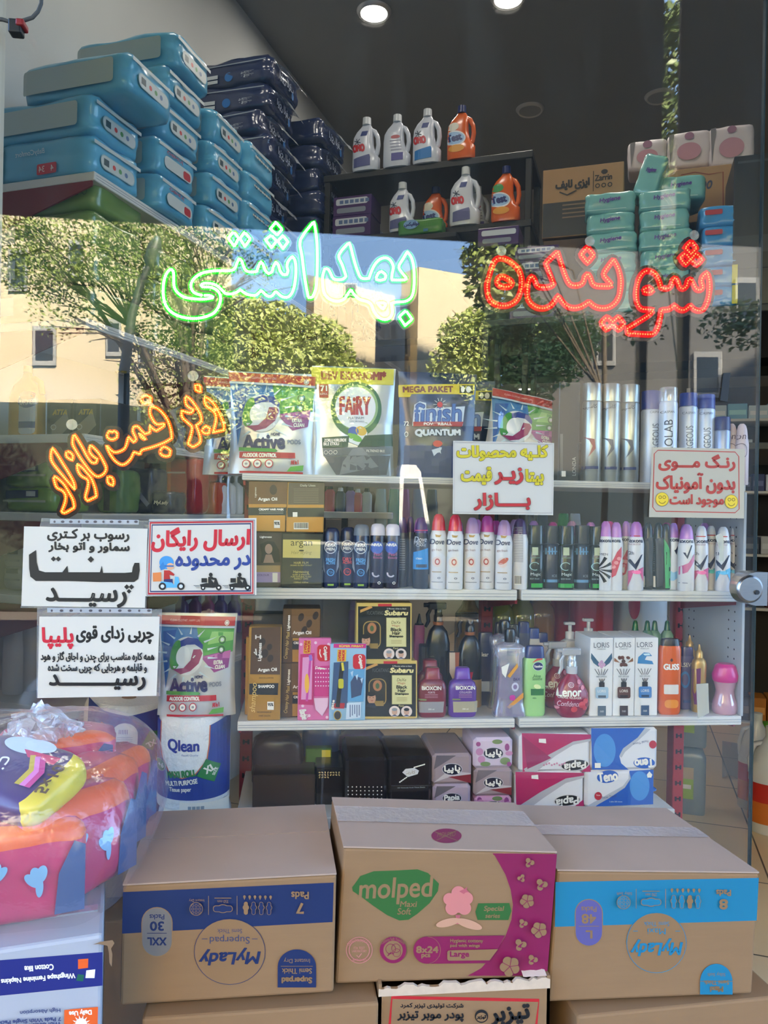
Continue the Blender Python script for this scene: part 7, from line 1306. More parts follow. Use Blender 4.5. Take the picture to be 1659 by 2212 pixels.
roll('jumbo paper roll turned backwards with a white info panel', 262, 2.2, 1745, P(262, 1745, 2.2).z, 84, 232, (0, .05, 0), qback, 1.03)
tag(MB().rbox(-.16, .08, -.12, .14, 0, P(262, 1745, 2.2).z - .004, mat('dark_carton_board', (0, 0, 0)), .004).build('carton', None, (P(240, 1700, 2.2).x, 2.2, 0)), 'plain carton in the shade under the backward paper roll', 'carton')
dup(pact, (P(425, 1535, 2.02).x, 2.02, zr + 190 * kr), (0, 0, 0), 'silver and green laundry pod pouch standing on the jumbo paper roll', (.87, .87, .98))
# ================================================================= wall shelving along the left wall (runs off into the shop)
zs = [PL(204, 369, A0, RR).z, PL(197, 685, A0, RR).z, PL(192, 936, A0, RR).z, PL(189, 1110, A0, RR).z, PL(186, 1296, A0, RR).z, PL(180, 1538, A0, RR).z]
LW, SW = 3.4, .46
wsh = thing('shelf_rack', 'white and red shelving along the left wall of the shop', 'shelving unit', (A0.x, A0.y, 0), (0, 0, -TH)); m_rb = mat('dark_red_bracket', (120, 26, 28), .5)
for i, z in enumerate(zs):
    o = .0 if i == 0 else -.02
    mb = MB(); mb.rbox(-SW, o, 0, LW, z - .028, z, m_steel, .002, 1)
    for k in (.35, .65): mb.box(o, o + .001, .01, LW - .01, z - .028 * k - .001, z - .028 * k, m_groove)
    mb.build('shelf_board', wsh)
    for y in (.004, 1.0, 2.0):
        MB().add([(x, y + s, zz) for s in (-.003, .003) for x, zz in ((o - .01, z - .028), (-SW, z - .028), (-SW, z - .18), (o - .01, z - .045))], [(0, 1, 2, 3), (7, 6, 5, 4), (0, 4, 5, 1), (1, 5, 6, 2), (2, 6, 7, 3), (3, 7, 4, 0)], m_rb).build('bracket', wsh)
for y in (.02, 1.0, 2.0, 3.0): MB().rbox(-SW - .03, -SW, y - .02, y + .02, 0, zs[0], m_red, .002, 1).build('upright', wsh)
def inl(s, l, z): return IN(s, l, z)
def fD(px, py, s): q = PL(px, py, IN(s, 0), D_); return q   # pixel on a plane across the shop at depth s
def soft(name, lb, cat, s, l, z, w, d, h, m, prints=None, rot=0., seed=1, group=None, e=11., amp=.008, tilt=(0, 0)):
    """soft pack: w across the shop, d along the wall, standing on z; rotated with the shop"""
    t = thing(name, lb, cat, IN(s, l, z), (tilt[0], tilt[1], -TH + rot), group); mb = MB().puff(w, d, h, m, e, 10, amp, seed)
    for pn, fn in prints or (): fn(mb, w, d, h)
    mb.build('wrap', t)
    return t
m_aqua = mat('aqua_diaper_film', (92, 172, 206), .3, coat=.5, var=.08, scale=8); m_pale = mat('pale_diaper_film', (172, 186, 184), .35, coat=.3)
def aq_front(mb, w, d, h):
    ar = Art(mb, lambda u, v, o: Vector((u, -d / 2 * (1 - abs(u / w * 2) ** 11 - abs(v / h * 2) ** 11) ** (1 / 11) - .008 - o, h / 2 + v)), .03, off=.0008); ar.rrect(-w * .47, -h * .3, w * .37, h * .3, .012, m_pale)
def side_label(kind):
    def f(mb, w, d, h):
        ar = Art(mb, lambda u, v, o: Vector((w / 2 + .004 + o, u, h / 2 + v)), off=.001); W2 = ink(196, 202, 200)
        ar.poly([(-d * .46, .042), (d * .46, .042), (d * .46, .03), (-d * .46, .03)], W2)
        if kind == 0: ar.rrect(-.085, -.035, .085, .012, .022, ink(150, 180, 186)); ar.rrect(-.082, -.032, .082, .009, .02, W2); ar.rect(-.07, -.022, -.045, .0, ink(40, 70, 80)); [ar.ell(-.02 + .03 * k, -.012, .008, .008, ink(*((206, 60, 60), (90, 150, 90), (90, 120, 160))[k])) for k in range(3)]
        elif kind == 1: ar.rrect(-.085, -.038, .085, .005, .02, W2); ar.rrect(.03, -.034, .075, -.004, .01, ink(190, 40, 50)); ar.text('JUMBO', -.02, .018, .1, .014, ink(190, 40, 50), 180)
        else: ar.rect(-.08, .004, .08, .012, ink(220, 216, 200)); [ar.ell(-.06 + .04 * k, .008, .01, .01, ink(30, 60, 80), hole=.7) for k in range(4)]
    return ('side_print', f)
gd2 = 'pale blue diaper packs on the left wall shelving'
pos = [  # column s, row, protrusion, label kind, description
    (0.13, 0, -.02, 0), (0.13, 1, -.02, 0), (0.14, 2, .1, 0), (.42, 0, .02, 1), (.42, 1, .02, 1), (.43, 2, .03, 0), (.43, 3, .04, 0), (.44, 4, .06, 0), (.72, 0, .04, 0), (.72, 1, .05, 0), (.72, 2, .05, 0), (.73, 3, .05, 0), (1.0, 0, .06, 2), (1.0, 1, .06, 2), (1.0, 2, .06, 2), (1.0, 3, .06, 2)]
names = ['bottom of the nearest stack, with a red 4 and 34 badge', 'second up in the nearest stack', 'topmost of the nearest stack, sticking out', 'bottom of the second stack from the near end', 'second up in the second stack', 'third up in the second stack', 'fourth up in the second stack', 'topmost pack of all, at the head of the second stack', 'bottom of the third stack', 'second up in the third stack', 'third up in the third stack', 'topmost of the third stack', 'bottom of the dark-ringed end stack', 'second up in the dark-ringed end stack', 'third up in the dark-ringed end stack', 'topmost of the dark-ringed end stack']
for i, ((s, r, pr, kd), nm) in enumerate(zip(pos, names)):
    pl = [side_label(kd)]
    if i == 0:
        def fr(mb, w, d, h):
            ar = Art(mb, lambda u, v, o: Vector((u, -d / 2 - .005 - o, h / 2 + v)), off=.001); ar.rect(-.17, -.06, -.145, .06, ink(206, 190, 40)); ar.rrect(.0, -.055, .08, -.02, .006, ink(196, 40, 50)); ar.text('4', .062, -.037, .012, .02, W_, 180); ar.text('34', .02, -.037, .024, .02, W_, 180); ar.text('BabyComfort', -.03, .02, .12, .022, ink(206, 226, 230), 180, shear=.2)
        pl = pl + [('front_print', fr)]
    soft('diaper_pack', 'pale blue diaper pack, ' + nm, 'diaper pack', s, -.2 + pr, zs[0] + .001 + r * .127, .42, .25, .13, m_aqua, pl + ([] if i == 0 or kd == 2 else [('front', aq_front)]), (-.03 + .02 * (i % 4)), i + 1, gd2)
m_nvd = mat('navy_diaper_film', (34, 46, 84), .24, coat=.6, var=.2, scale=9); m_tail = film('clear_pack_tail', (206, 212, 220), .6, .16, .12, bump=.6, scale=20, edge=.4)
def nv_print(big):
    def f(mb, w, d, h):
        ar = Art(mb, lambda u, v, o: Vector((w / 2 + .005 + o, u, h / 2 + v)), off=.001); ar.text(fa('ایزی لایف'), 0, 0, .16, .05, ink(176, 186, 206), 180, bold=.0012); ar.ell(.07, -.03, .012, .02, ink(50, 120, 190))
    return ('side_print', f)
def nv_front(mb, w, d, h):
    ar = Art(mb, lambda u, v, o: Vector((u, -d / 2 - .005 - o, h / 2 + v)), off=.001); ar.rect(-w * .45, .028, w * .45, .033, ink(150, 160, 170)); ar.rect(-.12, -.03, -.06, -.012, ink(200, 206, 210)); ar.rect(-.12, -.052, -.06, -.036, ink(200, 206, 210)); ar.ell(-.17, .0, .014, .016, ink(226, 120, 50)); ar.ell(.0, -.03, .022, .022, ink(40, 110, 180)); ar.text(fa('ایزی لایف'), .1, -.03, .03, .07, ink(190, 196, 206), 90)
gn = 'navy diaper packs at the head of the left wall shelving'; i = 0
for c, (s, rows, pr) in enumerate(((1.45, 9, -.06), (1.85, 8, .05), (2.25, 7, .06), (2.62, 6, .05))):
    for r in range(rows):
        t = soft('adult_diaper_pack', 'navy glossy diaper pack, %s in the %s navy column' % (('bottom', 'second up', 'third up', 'fourth up', 'fifth up', 'sixth up', 'seventh up', 'eighth up', 'topmost')[r if r < rows - 1 else 8], ('nearest', 'second', 'third', 'farthest')[c]), 'diaper pack', s, -.24 + pr + .02 * ((r * 7 + c) % 3), zs[0] + .001 + r * .125, .44, .34, .128, m_nvd, [nv_print(1)] + ([('front_print', nv_front)] if c == 0 else []), .05 * ((r * 5 + c) % 3 - 1), i + 31, gn, 10., .014)
        mb = MB(); sd = i; mb.grid(lambda u, v: Vector((.21 + .09 * v, (u - .5) * .26 * (1 - .3 * v), .1 - .07 * v * v + .012 * noise.noise(Vector((u * 4, v * 3, sd))))), 8, 5, m_tail); mb.build('film_tail', t); i += 1
t = soft('diaper_pack', 'small clear-wrapped blue pack at the foot of the navy packs', 'diaper pack', 1.2, .12, zs[0] - .02, .12, .2, .12, m_aqua, None, .2, 77)
# shelf under the top board: lime packs
m_lime = mat('lime_film', (106, 134, 66), .3, coat=.4, var=.08, scale=6); m_limd = ink(40, 110, 40, .35)
def lime_front(mb, w, d, h):
    ar = Art(mb, lambda u, v, o: Vector((u, -d / 2 - .005 - o, h / 2 + v)), off=.001); ar.rect(-.06, -.01, .03, .03, m_limd); ar.ell(.09, .01, .018, .022, ink(60, 90, 50), hole=.8); [ar.ell(.13 + .03 * k, .0, .01, .012, ink(60, 90, 50), hole=.8) for k in range(2)]; ar.rect(-.17, -.03, -.1, .03, ink(190, 196, 190))
zl = zs[1] + .001; k = 0
for s in (.16, .5, .84):
    for r in range(4):
        soft('diaper_pack', 'lime green pack, %s in the %s lime stack' % (('bottom', 'second up', 'third up', 'topmost')[r], ('near', 'middle', 'far')[int(s / .34)]), 'diaper pack', s, -.22, zl + r * .118, .4, .28, .118, m_lime, [('front_print', lime_front)] if s < .3 else None, .02 * ((k * 3) % 5 - 2), k + 90, 'lime green packs on the left wall shelving'); k += 1
# jug and black packs on the third board
def wbot(name, lb, cat, px, yb, s, z, parts, art=None, rot=0.):
    """bottle on the left shelving; pixels on the plane at shop depth s"""
    q = PL(px, yb, IN(s, 0), D_); dep = (q - EYEP).dot(F_); k = dep / FOC; t = thing(name, lb, cat, (q.x, q.y, z), (0, 0, -TH + rot))
    for pn, m, pr, dr, e in parts:
        sec = sorted([((yb - p[0]) * k, p[1] * k, p[1] * k * dr, e, (p[2] if len(p) > 2 else 0) * k, 0) for p in pr]); mb = MB(); mb.loft(sec, m, 28)
        if art and art[0] == pn:
            S_ = secs(sec)
            def fn(u, v, o):
                zz = (yb - v) * k; a = interp(S_, zz); x = max(-.99, min(.99, (u - px) * k / a[1])); return Vector((a[4] + x * a[1], -a[2] * (1 - abs(x) ** a[3]) ** (1 / a[3]) - o, zz))
            art[1](Art(mb, fn, 6, off=.001))
        mb.build(pn, t)
    return t, k
m_yj = m_shiny('yellow_jug', (206, 150, 50), .3)
def raf(ar): ar.rrect(56, 838, 94, 925, 8, ink(206, 206, 206)); ar.rect(56, 898, 94, 912, ink(40, 66, 130)); ar.ell(75, 855, 22, 14, ink(36, 60, 130)); ar.ell(75, 842, 18, 10, ink(176, 40, 50)); ar.text('RAFONEH', 76, 857, 36, 10, W_, -4, bold=.8)
t, k = wbot('cleaner_jug', 'big yellow jug with a blue oval label on the third board of the left shelving', 'jug', 58, 932, .12, zs[2], [('jug_body', m_yj, [(790, 9), (800, 12), (820, 30), (845, 38), (925, 39), (932, 36)], .55, 4), ('cap', m_yj, [(776, 10), (790, 10)], 1, 2)], ('jug_body', raf)); MB().tube([(.028, 0, .205), (.055, 0, .19), (.062, 0, .15)], .011, m_yj, 10).build('handle', t)
def sbox(name, lb, cat, x0, y0, x1, y1, s, dep, m, z, art=None, rot=0., group=None, soft_=False):
    a, b = PL(x0, y1, IN(s, 0), D_), PL(x1, y1, IN(s, 0), D_); dp = ((a + b) / 2 - EYEP).dot(F_); w = (b - a).length; h = (y1 - y0) * dp / FOC; c = (a + b) / 2
    t = thing(name, lb, cat, (c.x, c.y, z), (0, 0, -TH + rot), group); mb = MB()
    if soft_: mb.puff(w, dep, h, m, 9, 10, .005, x0, Matrix.Translation((0, dep / 2, 0)))
    else: mb.rbox(-w / 2, w / 2, 0, dep, 0, h, m, .003)
    if art: ar = Art(mb, lambda u, v, o: Vector(((u - (x0 + x1) / 2) / (x1 - x0) * w, -o - (.003 if soft_ else 0), (y1 - v) / (y1 - y0) * h)), off=.001); art(ar)
    mb.build('wrap' if soft_ else 'box_body', t); return t, w, h
def atta(x0):
    def f(ar): ar.rrect(x0 + 4, 858, x0 + 48, 926, 6, ink(60, 58, 56)); ar.poly([(x0 + 8, 905), (x0 + 40, 875), (x0 + 48, 905), (x0 + 30, 924), (x0 + 8, 924)], ink(150, 140, 120)); ar.text('ATTA', x0 + 26, 876, 30, 11, ink(206, 170, 40), shear=.2, bold=.8); ar.ell(x0 + 12, 908, 6, 6, ink(200, 196, 190), hole=.75)
    return f
sbox('detergent_box', 'black detergent pack beside the yellow jug, left of two', 'detergent pack', 100, 848, 156, 930, .1, .2, mat('black_pack_board', (36, 36, 38), .35), zs[2], atta(104)); sbox('detergent_box', 'black detergent pack with gray edge, right of two beside the white can', 'detergent pack', 157, 848, 216, 930, .1, .2, mat('black_pack_board', (0, 0, 0)), zs[2], atta(160))
wbot('white_canister', 'white canister with text right of the black detergent packs', 'canister', 240, 936, .5, zs[2], [('can_body', m_wht, [(858, 22), (868, 28), (930, 28), (936, 26)], 1, 2.4), ('lid', m_wht, [(850, 20), (858, 21)], 1, 2)], ('can_body', lambda ar: [ar.rect(225, 872 + 6 * i, 246, 875 + 6 * i, ink(120, 124, 140)) for i in range(8)]))
m_yc = m_shiny('yellow_tool', (206, 176, 30), .35)
wbot('spray_gun', 'small yellow spray bottle hung on the dark upright of the left shelving', 'spray bottle', 262, 806, .7, PL(262, 806, IN(.7, 0), D_).z, [('bottle_body', m_yc, [(776, 6), (782, 10), (803, 12), (806, 10)], .7, 3), ('trigger_head', m_yc, [(762, 7), (774, 8)], .8, 4)])
t, _ = wbot('broom', 'dark-handled broom hanging between the wall shelves', 'broom', 268, 1110, .75, PL(268, 1110, IN(.75, 0), D_).z, [('handle', mat('dark_handle', (40, 40, 44), .4), [(700, 5), (1060, 6)], 1, 2), ('brush', mat('dark_bristle', (54, 48, 52), .9, var=.3, scale=80), [(1050, 9), (1070, 20), (1110, 26)], .5, 3)])
# fourth board: wipes, green, navy, red and white goods
m_grn = mat('wipes_green_film', (128, 160, 56), .3, coat=.4, var=.06, scale=6)
def wipe(y0, y1): return lambda ar: (ar.poly([(14, y0 + 8), (84, y0 + 6), (84, y0 + 22), (14, y0 + 26)], ink(36, 44, 80)), ar.rect(58, y0 + 9, 78, y0 + 20, ink(196, 200, 196)), ar.rect(8, y0 + 28, 100, y0 + 33, ink(190, 196, 160)))
zw4 = zs[3] + .001
t, w, h = sbox('wipes_pack', 'green wipes pack with navy label, lower of two at the left edge', 'wipes pack', 8, 1050, 112, 1104, .08, .2, m_grn, zw4, wipe(1050, 1104), soft_=True); sbox('wipes_pack', 'green wipes pack with navy label, upper of two at the left edge', 'wipes pack', 6, 992, 104, 1050, .09, .2, m_grn, zw4 + h * .97, wipe(992, 1050), soft_=True)
sbox('tall_green_pack', 'tall lime pack with a dark stripe behind the amber sign', 'pack', 205, 1010, 262, 1105, .35, .12, m_lime, zw4, lambda ar: ar.rect(225, 1015, 238, 1100, ink(60, 60, 50)), soft_=True)
m_nvs = m_shiny('navy_pad_film', (34, 34, 72), .3)
sbox('pad_pack', 'navy pad pack with white lettering, second right of the tall lime pack', 'pad pack', 325, 1058, 366, 1106, .5, .12, m_nvs, zw4, lambda ar: ar.text('MyLady', 349, 1083, 30, 10, W_, shear=.2, bold=.5), soft_=True); sbox('pad_pack', 'navy pad pack with a pale streak right of the tall lime pack', 'pad pack', 266, 1008, 325, 1106, .5, .12, m_nvs, zw4, lambda ar: ar.poly([(270, 1060), (300, 1055), (324, 1085), (318, 1092), (295, 1066), (270, 1070)], ink(150, 156, 190)), soft_=True)
m_rdp = m_shiny('red_pack_film', (176, 28, 40), .28)
for i, (x0, y0, x1, y1, c, lb) in enumerate(((355, 985, 420, 1106, m_rdp, 'red pack with orange side on the fourth board of the left shelving'), (380, 975, 440, 1040, m_rdp, 'red pack stacked at the back of the red group'), (420, 1036, 462, 1106, m_shiny('orange_pack_film', (206, 70, 40), .28), 'orange red pack beside the white pump bottles'))):
    sbox('red_pack', lb, 'pack', x0, y0, x1, y1, .62 + .12 * i, .12, c, zw4 if i != 1 else PL(410, 1040, IN(.74, 0), D_).z, lambda ar, x0=x0, y0=y0, x1=x1: (ar.rect(x0 + 4, y0 + 8, x0 + 14, y0 + 90, ink(214, 90, 40)), ar.rect(x0 + 6, y0 + 30, x1 - 20, y0 + 34, ink(220, 190, 190))), soft_=True)
for i, x in enumerate((474, 492, 508)):
    t, k = wbot('pump_bottle', ('white pump bottle with a green leaf beside the orange red pack', 'white pump bottle with a red mark, middle of three', 'white pump bottle with a blue mark near the pouch')[i], 'pump bottle', x, 1104, .95 + .12 * i, zw4, [('bottle_body', m_wht, [(1038, 8), (1046, 16), (1100, 17), (1104, 15)], .8, 2.6), ('pump', m_wht, [(1020, 9), (1026, 4), (1036, 4), (1038, 8)], 1, 2)], ('bottle_body', lambda ar, x=x, i=i: ar.ell(x, 1075, 6, 8, ink(*((80, 160, 60), (190, 50, 60), (60, 100, 170))[i]))))
# fifth board: gray label packs; sixth: white bottles
zw5, zw6 = zs[4] + .001, zs[5] + .001
for i, (y0, y1) in enumerate(((1230, 1286), (1180, 1230))): sbox('tissue_pack', 'gray white pack with dark marks at the far left, %s of two' % ('lower', 'upper')[i], 'tissue pack', 4, y0, 62, y1, .1, .2, mat('gray_white_film', (176, 178, 180), .35, coat=.3), zw5 + i * .075, lambda ar, y0=y0: (ar.rect(14, y0 + 8, 40, y0 + 18, ink(50, 60, 90)), ar.rect(12, y0 + 30, 44, y0 + 34, ink(140, 144, 150))), soft_=True)
for i, (x, yt) in enumerate(((26, 1350), (58, 1346), (85, 1362), (118, 1395), (150, 1400))):
    wbot('bleach_bottle', ('tall white bottle at the far left of the lowest visible board', 'tall white bottle, second from the far left', 'white bottle with a yellow orange label left of the lower poster', 'white bottle peeking under the lower poster, left', 'white bottle peeking under the lower poster, right')[i], 'bottle', x, 1532, .1 + .06 * i, zw6, [('bottle_body', m_wht, [(yt + 12, 8), (yt + 30, 17), (yt + 90, 21), (1526, 22), (1532, 20)], .7, 3), ('cap', m_wht, [(yt, 8), (yt + 12, 8)], 1, 2)], ('bottle_body', (lambda ar: (ar.rect(72, 1420, 84, 1500, ink(206, 150, 60)), ar.ell(78, 1470, 6, 14, ink(190, 60, 40)))) if i == 2 else lambda ar: None))
for i, (x, c) in enumerate(((392, (96, 56, 130)), (420, (130, 60, 130)), (448, (170, 60, 120)), (476, (90, 60, 140)), (505, (110, 80, 150)))):
    wbot('softener_bottle', ('violet bottle under the scooter poster, leftmost of five', 'plum bottle under the scooter poster, second of five', 'magenta bottle under the scooter poster, middle of five', 'violet bottle under the scooter poster, fourth of five', 'lilac bottle left of the red upright, last of five')[i], 'bottle', x, 1370, 1.0 + .15 * i, PL(x, 1370, IN(1. + .15 * i, 0), D_).z, [('bottle_body', m_shiny('soft%d' % i, c, .3), [(1296, 7), (1306, 14), (1366, 15), (1370, 13)], .7, 3), ('cap', m_shiny('soft%d' % i, c), [(1282, 7), (1296, 7)], 1, 2)])
for s in (1.6, 2.2, 2.8):
    for z in zs[1:4]: soft('carton_pack', 'dim pack far along the left wall shelving', 'pack', s, -.2, z + .001, .36, .3, .16, mat('dim_pack_film', (120, 110, 104), .5, var=.2, scale=6), None, 0, int(s * 10), 'dim packs far along the left wall shelving')

# ================================================================= black rack at the back with detergent bottles
SR = 1.75; m_bk = mat('black_rack_steel', (34, 33, 30), .5, var=.1, scale=10)
def RP(px, py): return PL(px, py, IN(SR, 0), D_)
a1, a2 = RP(702, 378), RP(1152, 340); z1 = RP(850, 365).z; z2 = RP(900, 500).z; wR = (a2 - a1).dot(RR)
rack = thing('storage_rack', 'black rack at the back carrying two rows of detergent bottles', 'rack', (a1.x, a1.y, 0), (0, 0, -TH))
for z in (z1, z2, z2 - .55): MB().rbox(0, wR, -.02, .36, z - .035, z, m_bk, .003, 1).build('shelf_board', rack)
for x in (.02, wR - .02):
    for y in (0, .34): MB().rbox(x - .015, x + .015, y - .015, y + .015, 0, z1 - .036, m_bk, .002, 1).build('post', rack)
mb = MB(); mb.add([(x, y, z) for x in (.1, .13) for y, z in ((.34, z1 - .04), (.34, z1 - .07), (0, z1 - .3), (0, z1 - .27))], [(0, 1, 2, 3), (7, 6, 5, 4), (0, 4, 5, 1), (1, 5, 6, 2), (2, 6, 7, 3), (3, 7, 4, 0)], mat('raw_wood', (150, 130, 96), .7)); mb.build('brace', rack)
m_om, m_or = m_shiny('white_detergent_bottle', (206, 210, 222), .3), m_shiny('orange_detergent_bottle', (222, 98, 24), .25); m_omc, m_tc = mat('clear_white_cap', (206, 210, 214), .2), m_shiny('navy_screw_cap', (30, 40, 96), .3)
def det(lb, xc, yt, yb, z, kind, s=SR, flip=1):
    hw = (yb - yt) * .26; H_ = yb - yt
    def om(ar):
        if kind == 'o':
            ar.rect(xc - 4, yt + H_ * .27, xc + 10, yt + H_ * .36, ink(30, 50, 120)); ar.text('OMO', xc - 8, yt + H_ * .58, 26, 15, ink(196, 36, 44), bold=1.6); [ar.line([(xc - 10 + 9 * math.cos(a), yt + H_ * .46 + 7 * math.sin(a)), (xc - 10 - 9 * math.cos(a), yt + H_ * .46 - 7 * math.sin(a))], 1.6, ink(40, 50, 70)) for a in (.5, 2.2, 1.3)]
            ar.poly([(xc - 24, yt + H_ * .78), (xc + 14, yt + H_ * .72), (xc + 14, yt + H_ * .93), (xc - 24, yt + H_ * .95)], ink(*((90, 92, 140) if flip < 2 else (40, 120, 190))))
        elif kind == 'b': [ar.rect(xc - 6, yt + H_ * (.5 + .06 * i), xc + 18, yt + H_ * (.52 + .06 * i), ink(150, 150, 170)) for i in range(4)]; ar.ell(xc + 6, yt + H_ * .44, 10, 4, ink(190, 90, 90)); ar.rect(xc - 8, yt + H_ * .76, xc + 18, yt + H_ * .9, ink(86, 80, 150))
        else: ar.ell(xc - 8, yt + H_ * .62, 25, 17, ink(226, 226, 230)); ar.ell(xc - 8, yt + H_ * .62, 22, 14, ink(150, 186, 226)); ar.text('Test', xc - 8, yt + H_ * .61, 32, 15, ink(30, 44, 110), -6, bold=1.4); ar.ell(xc - 10, yt + H_ * .4, 13, 9, ink(*((226, 220, 206) if flip < 2 else (60, 150, 80)))); ar.ell(xc - 8, yt + H_ * .82, 18, 8, ink(232, 160, 60))
    m, mc = (m_or, m_tc) if kind == 't' else (m_om, m_omc)
    t, k = wbot('detergent_bottle', lb, 'detergent bottle', xc, yb, s, z, [('bottle_body', m, [(yt + H_ * .13, 9), (yt + H_ * .17, 12), (yt + H_ * .26, hw * .62, -hw * .1), (yt + H_ * .36, hw * .72, -hw * .22), (yt + H_ * .5, hw * .76, -hw * .24), (yt + H_ * .7, hw * .86, -hw * .14), (yt + H_ * .76, hw), (yb - 5, hw), (yb, hw * .93)], .5, 3), ('cap', mc, [(yt, 9), (yt + H_ * .13, 9.5)], 1, 2)], ('bottle_body', om))
    h = H_ * k; w = hw * k; MB().tube([(w * .3, 0, h * .78), (w * .62, 0, h * .73), (w * .84, 0, h * .62), (w * .9, 0, h * .48), (w * .82, 0, h * .34), (w * .6, 0, h * .26)], [w * .16, w * .17, w * .16, w * .16, w * .17, w * .2], m, 12).build('handle', t); return t
det('white detergent bottle with red lettering, first on the upper row', 791, 240, 356, z1, 'o'); det('white detergent bottle turned backwards, second on the upper row', 857, 238, 352, z1, 'b'); det('white detergent bottle with red lettering and a blue band, third on the upper row', 922, 228, 346, z1, 'o', flip=2); det('orange detergent bottle with a navy cap, last on the upper row', 996, 226, 342, z1, 't')
det('white detergent bottle with red lettering behind the green tissue pack on the lower row', 868, 398, 505, z2, 'o'); det('orange detergent bottle left of the white one on the lower row', 940, 394, 500, z2, 't', SR + .1); det('white detergent bottle with red lettering, third on the lower row', 1004, 368, 495, z2, 'o'); det('white detergent bottle peeking out on the right of the lower row', 1030, 385, 490, z2, 'b', SR + .14); det('orange detergent bottle with a green mark, last on the lower row', 1092, 370, 490, z2, 't', flip=2)
m_pv = m_shiny('violet_pad_box', (66, 34, 92), .3)
def padbox(lb, x0, y0, x1, y1, s, z): return sbox('pad_box', lb, 'pad pack', x0, y0, x1, y1, s, .16, m_pv, z, lambda ar: (ar.rrect(x0 + 6, y0 + (y1 - y0) * .12, x1 - 8, y0 + (y1 - y0) * .45, 4, ink(196, 200, 210)), [ar.rect(x0 + 14 + 11 * i, y0 + (y1 - y0) * .2, x0 + 22 + 11 * i, y0 + (y1 - y0) * .38, ink(90, 110, 150)) for i in range(6)], ar.rrect(x0 + 8, y0 + (y1 - y0) * .6, x1 - 12, y0 + (y1 - y0) * .86, 4, ink(130, 136, 150))))
t, w, h = padbox('violet pad pack, lower of two left of the lower detergent row', 718, 456, 800, 502, SR - .02, z2); padbox('violet pad pack, upper of two left of the lower detergent row', 720, 414, 802, 456, SR - .02, z2 + h)
sbox('tissue_pack', 'green tissue pack lying before the lower detergent row', 'tissue pack', 858, 472, 954, 506, SR - .12, .1, m_shiny('green_tissue_film', (66, 130, 44), .3), PL(900, 506, IN(SR - .12, 0), D_).z, lambda ar: (ar.ell(888, 484, 16, 10, ink(120, 160, 206)), ar.text(fa('مولفیکس'), 890, 484, 32, 10, ink(30, 50, 110), bold=.6), ar.rect(915, 496, 925, 502, ink(60, 120, 150))), soft_=True)
MB().rbox(-.12, .2, 0, .3, -.03, -.001, m_bk, .003, 1).build('front_ledge', rack, (lambda q: (q.x, q.y, q.z))(Vector(((PL(900, 506, IN(SR - .12, 0), D_) - a1).dot(RR), (PL(900, 506, IN(SR - .12, 0), D_) - a1).dot(D_), PL(900, 506, IN(SR - .12, 0), D_).z))))
# stacked violet packs behind the red neon word
S2 = 1.35; zq = PL(1110, 690, IN(S2, 0), D_).z
prev = zq
for i, (x0, y0, x1, y1) in enumerate(((1100, 650, 1196, 692), (1095, 606, 1192, 648), (1120, 562, 1200, 604), (1112, 530, 1206, 560), (1032, 490, 1120, 530))):
    s = S2 if i < 4 else S2 + .02
    if i == 4: sbox('pad_box', 'violet pad pack left of the violet stack, above the red neon word', 'pad pack', x0, y0, x1, y1, s, .16, m_pv, PL(1076, 530, IN(s, 0), D_).z, lambda ar: (ar.rrect(1040, 496, 1114, 508, 4, ink(196, 200, 210)), ar.rrect(1042, 514, 1104, 524, 4, ink(130, 136, 150))))
    else: t, w, h = padbox('violet pad pack behind the red neon word, %s in its stack' % ('bottom', 'second up', 'third up', 'topmost')[i], x0, y0, x1, y1, s, prev); prev += h
srk = thing('display_table', 'black display stand behind the red neon word carrying violet and teal packs', 'stand', (PL(1040, 700, IN(S2, 0), D_).x, PL(1040, 700, IN(S2, 0), D_).y, 0), (0, 0, -TH))
wS = (PL(1640, 700, IN(S2, 0), D_) - PL(1040, 700, IN(S2, 0), D_)).dot(RR) + .3
for zz in (zq, zq - .55): MB().rbox(0, .36, -.02, .36, zz - .03, zz - .001, m_bk, .003, 1).build('shelf_board', srk); MB().rbox(.362, wS, -.02, .95, zz - .03, zz - .001, m_bk, .003, 1).build('shelf_board', srk)
for x in (.02, wS - .02):
    for y in (0, .33): MB().rbox(x - .015, x + .015, y - .015, y + .015, 0, zq - .031, m_bk, .002, 1).build('post', srk)
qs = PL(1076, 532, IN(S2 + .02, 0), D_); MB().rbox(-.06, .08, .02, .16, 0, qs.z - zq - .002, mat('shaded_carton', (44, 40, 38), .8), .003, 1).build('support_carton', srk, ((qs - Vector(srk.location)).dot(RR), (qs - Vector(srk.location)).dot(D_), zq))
# ---------------------------------------------------------------- upper right: cartons and teal packs
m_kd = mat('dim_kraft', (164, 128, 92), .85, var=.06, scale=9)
def zarrin(ar):
    DK2 = ink(52, 48, 46); ar.rect(1172, 432, 1346, 506, ink(62, 60, 58)); ar.text('Zarrin', 1302, 388, 36, 12, DK2, bold=.6); ar.rect(1280, 372, 1281.5, 416, DK2); ar.text(fa('ایزی لایف'), 1236, 396, 72, 22, DK2, bold=1.2); ar.ell(1304, 376, 7, 5, DK2); ar.line([(1208, 410), (1225, 418), (1245, 410)], 3, DK2); [ar.ell(1290 + 13 * k, 405, 5, 5, DK2, hole=.6) for k in range(3)]
    ar.rect(1285, 440, 1300, 458, ink(150, 120, 90)); ar.rect(1306, 440, 1322, 458, ink(150, 120, 90)); [ar.rect(1215, 438 + 9 * k, 1270, 441 + 9 * k, ink(130, 106, 84)) for k in range(4)]
zc = PL(1258, 508, IN(S2 + .1, 0), D_).z
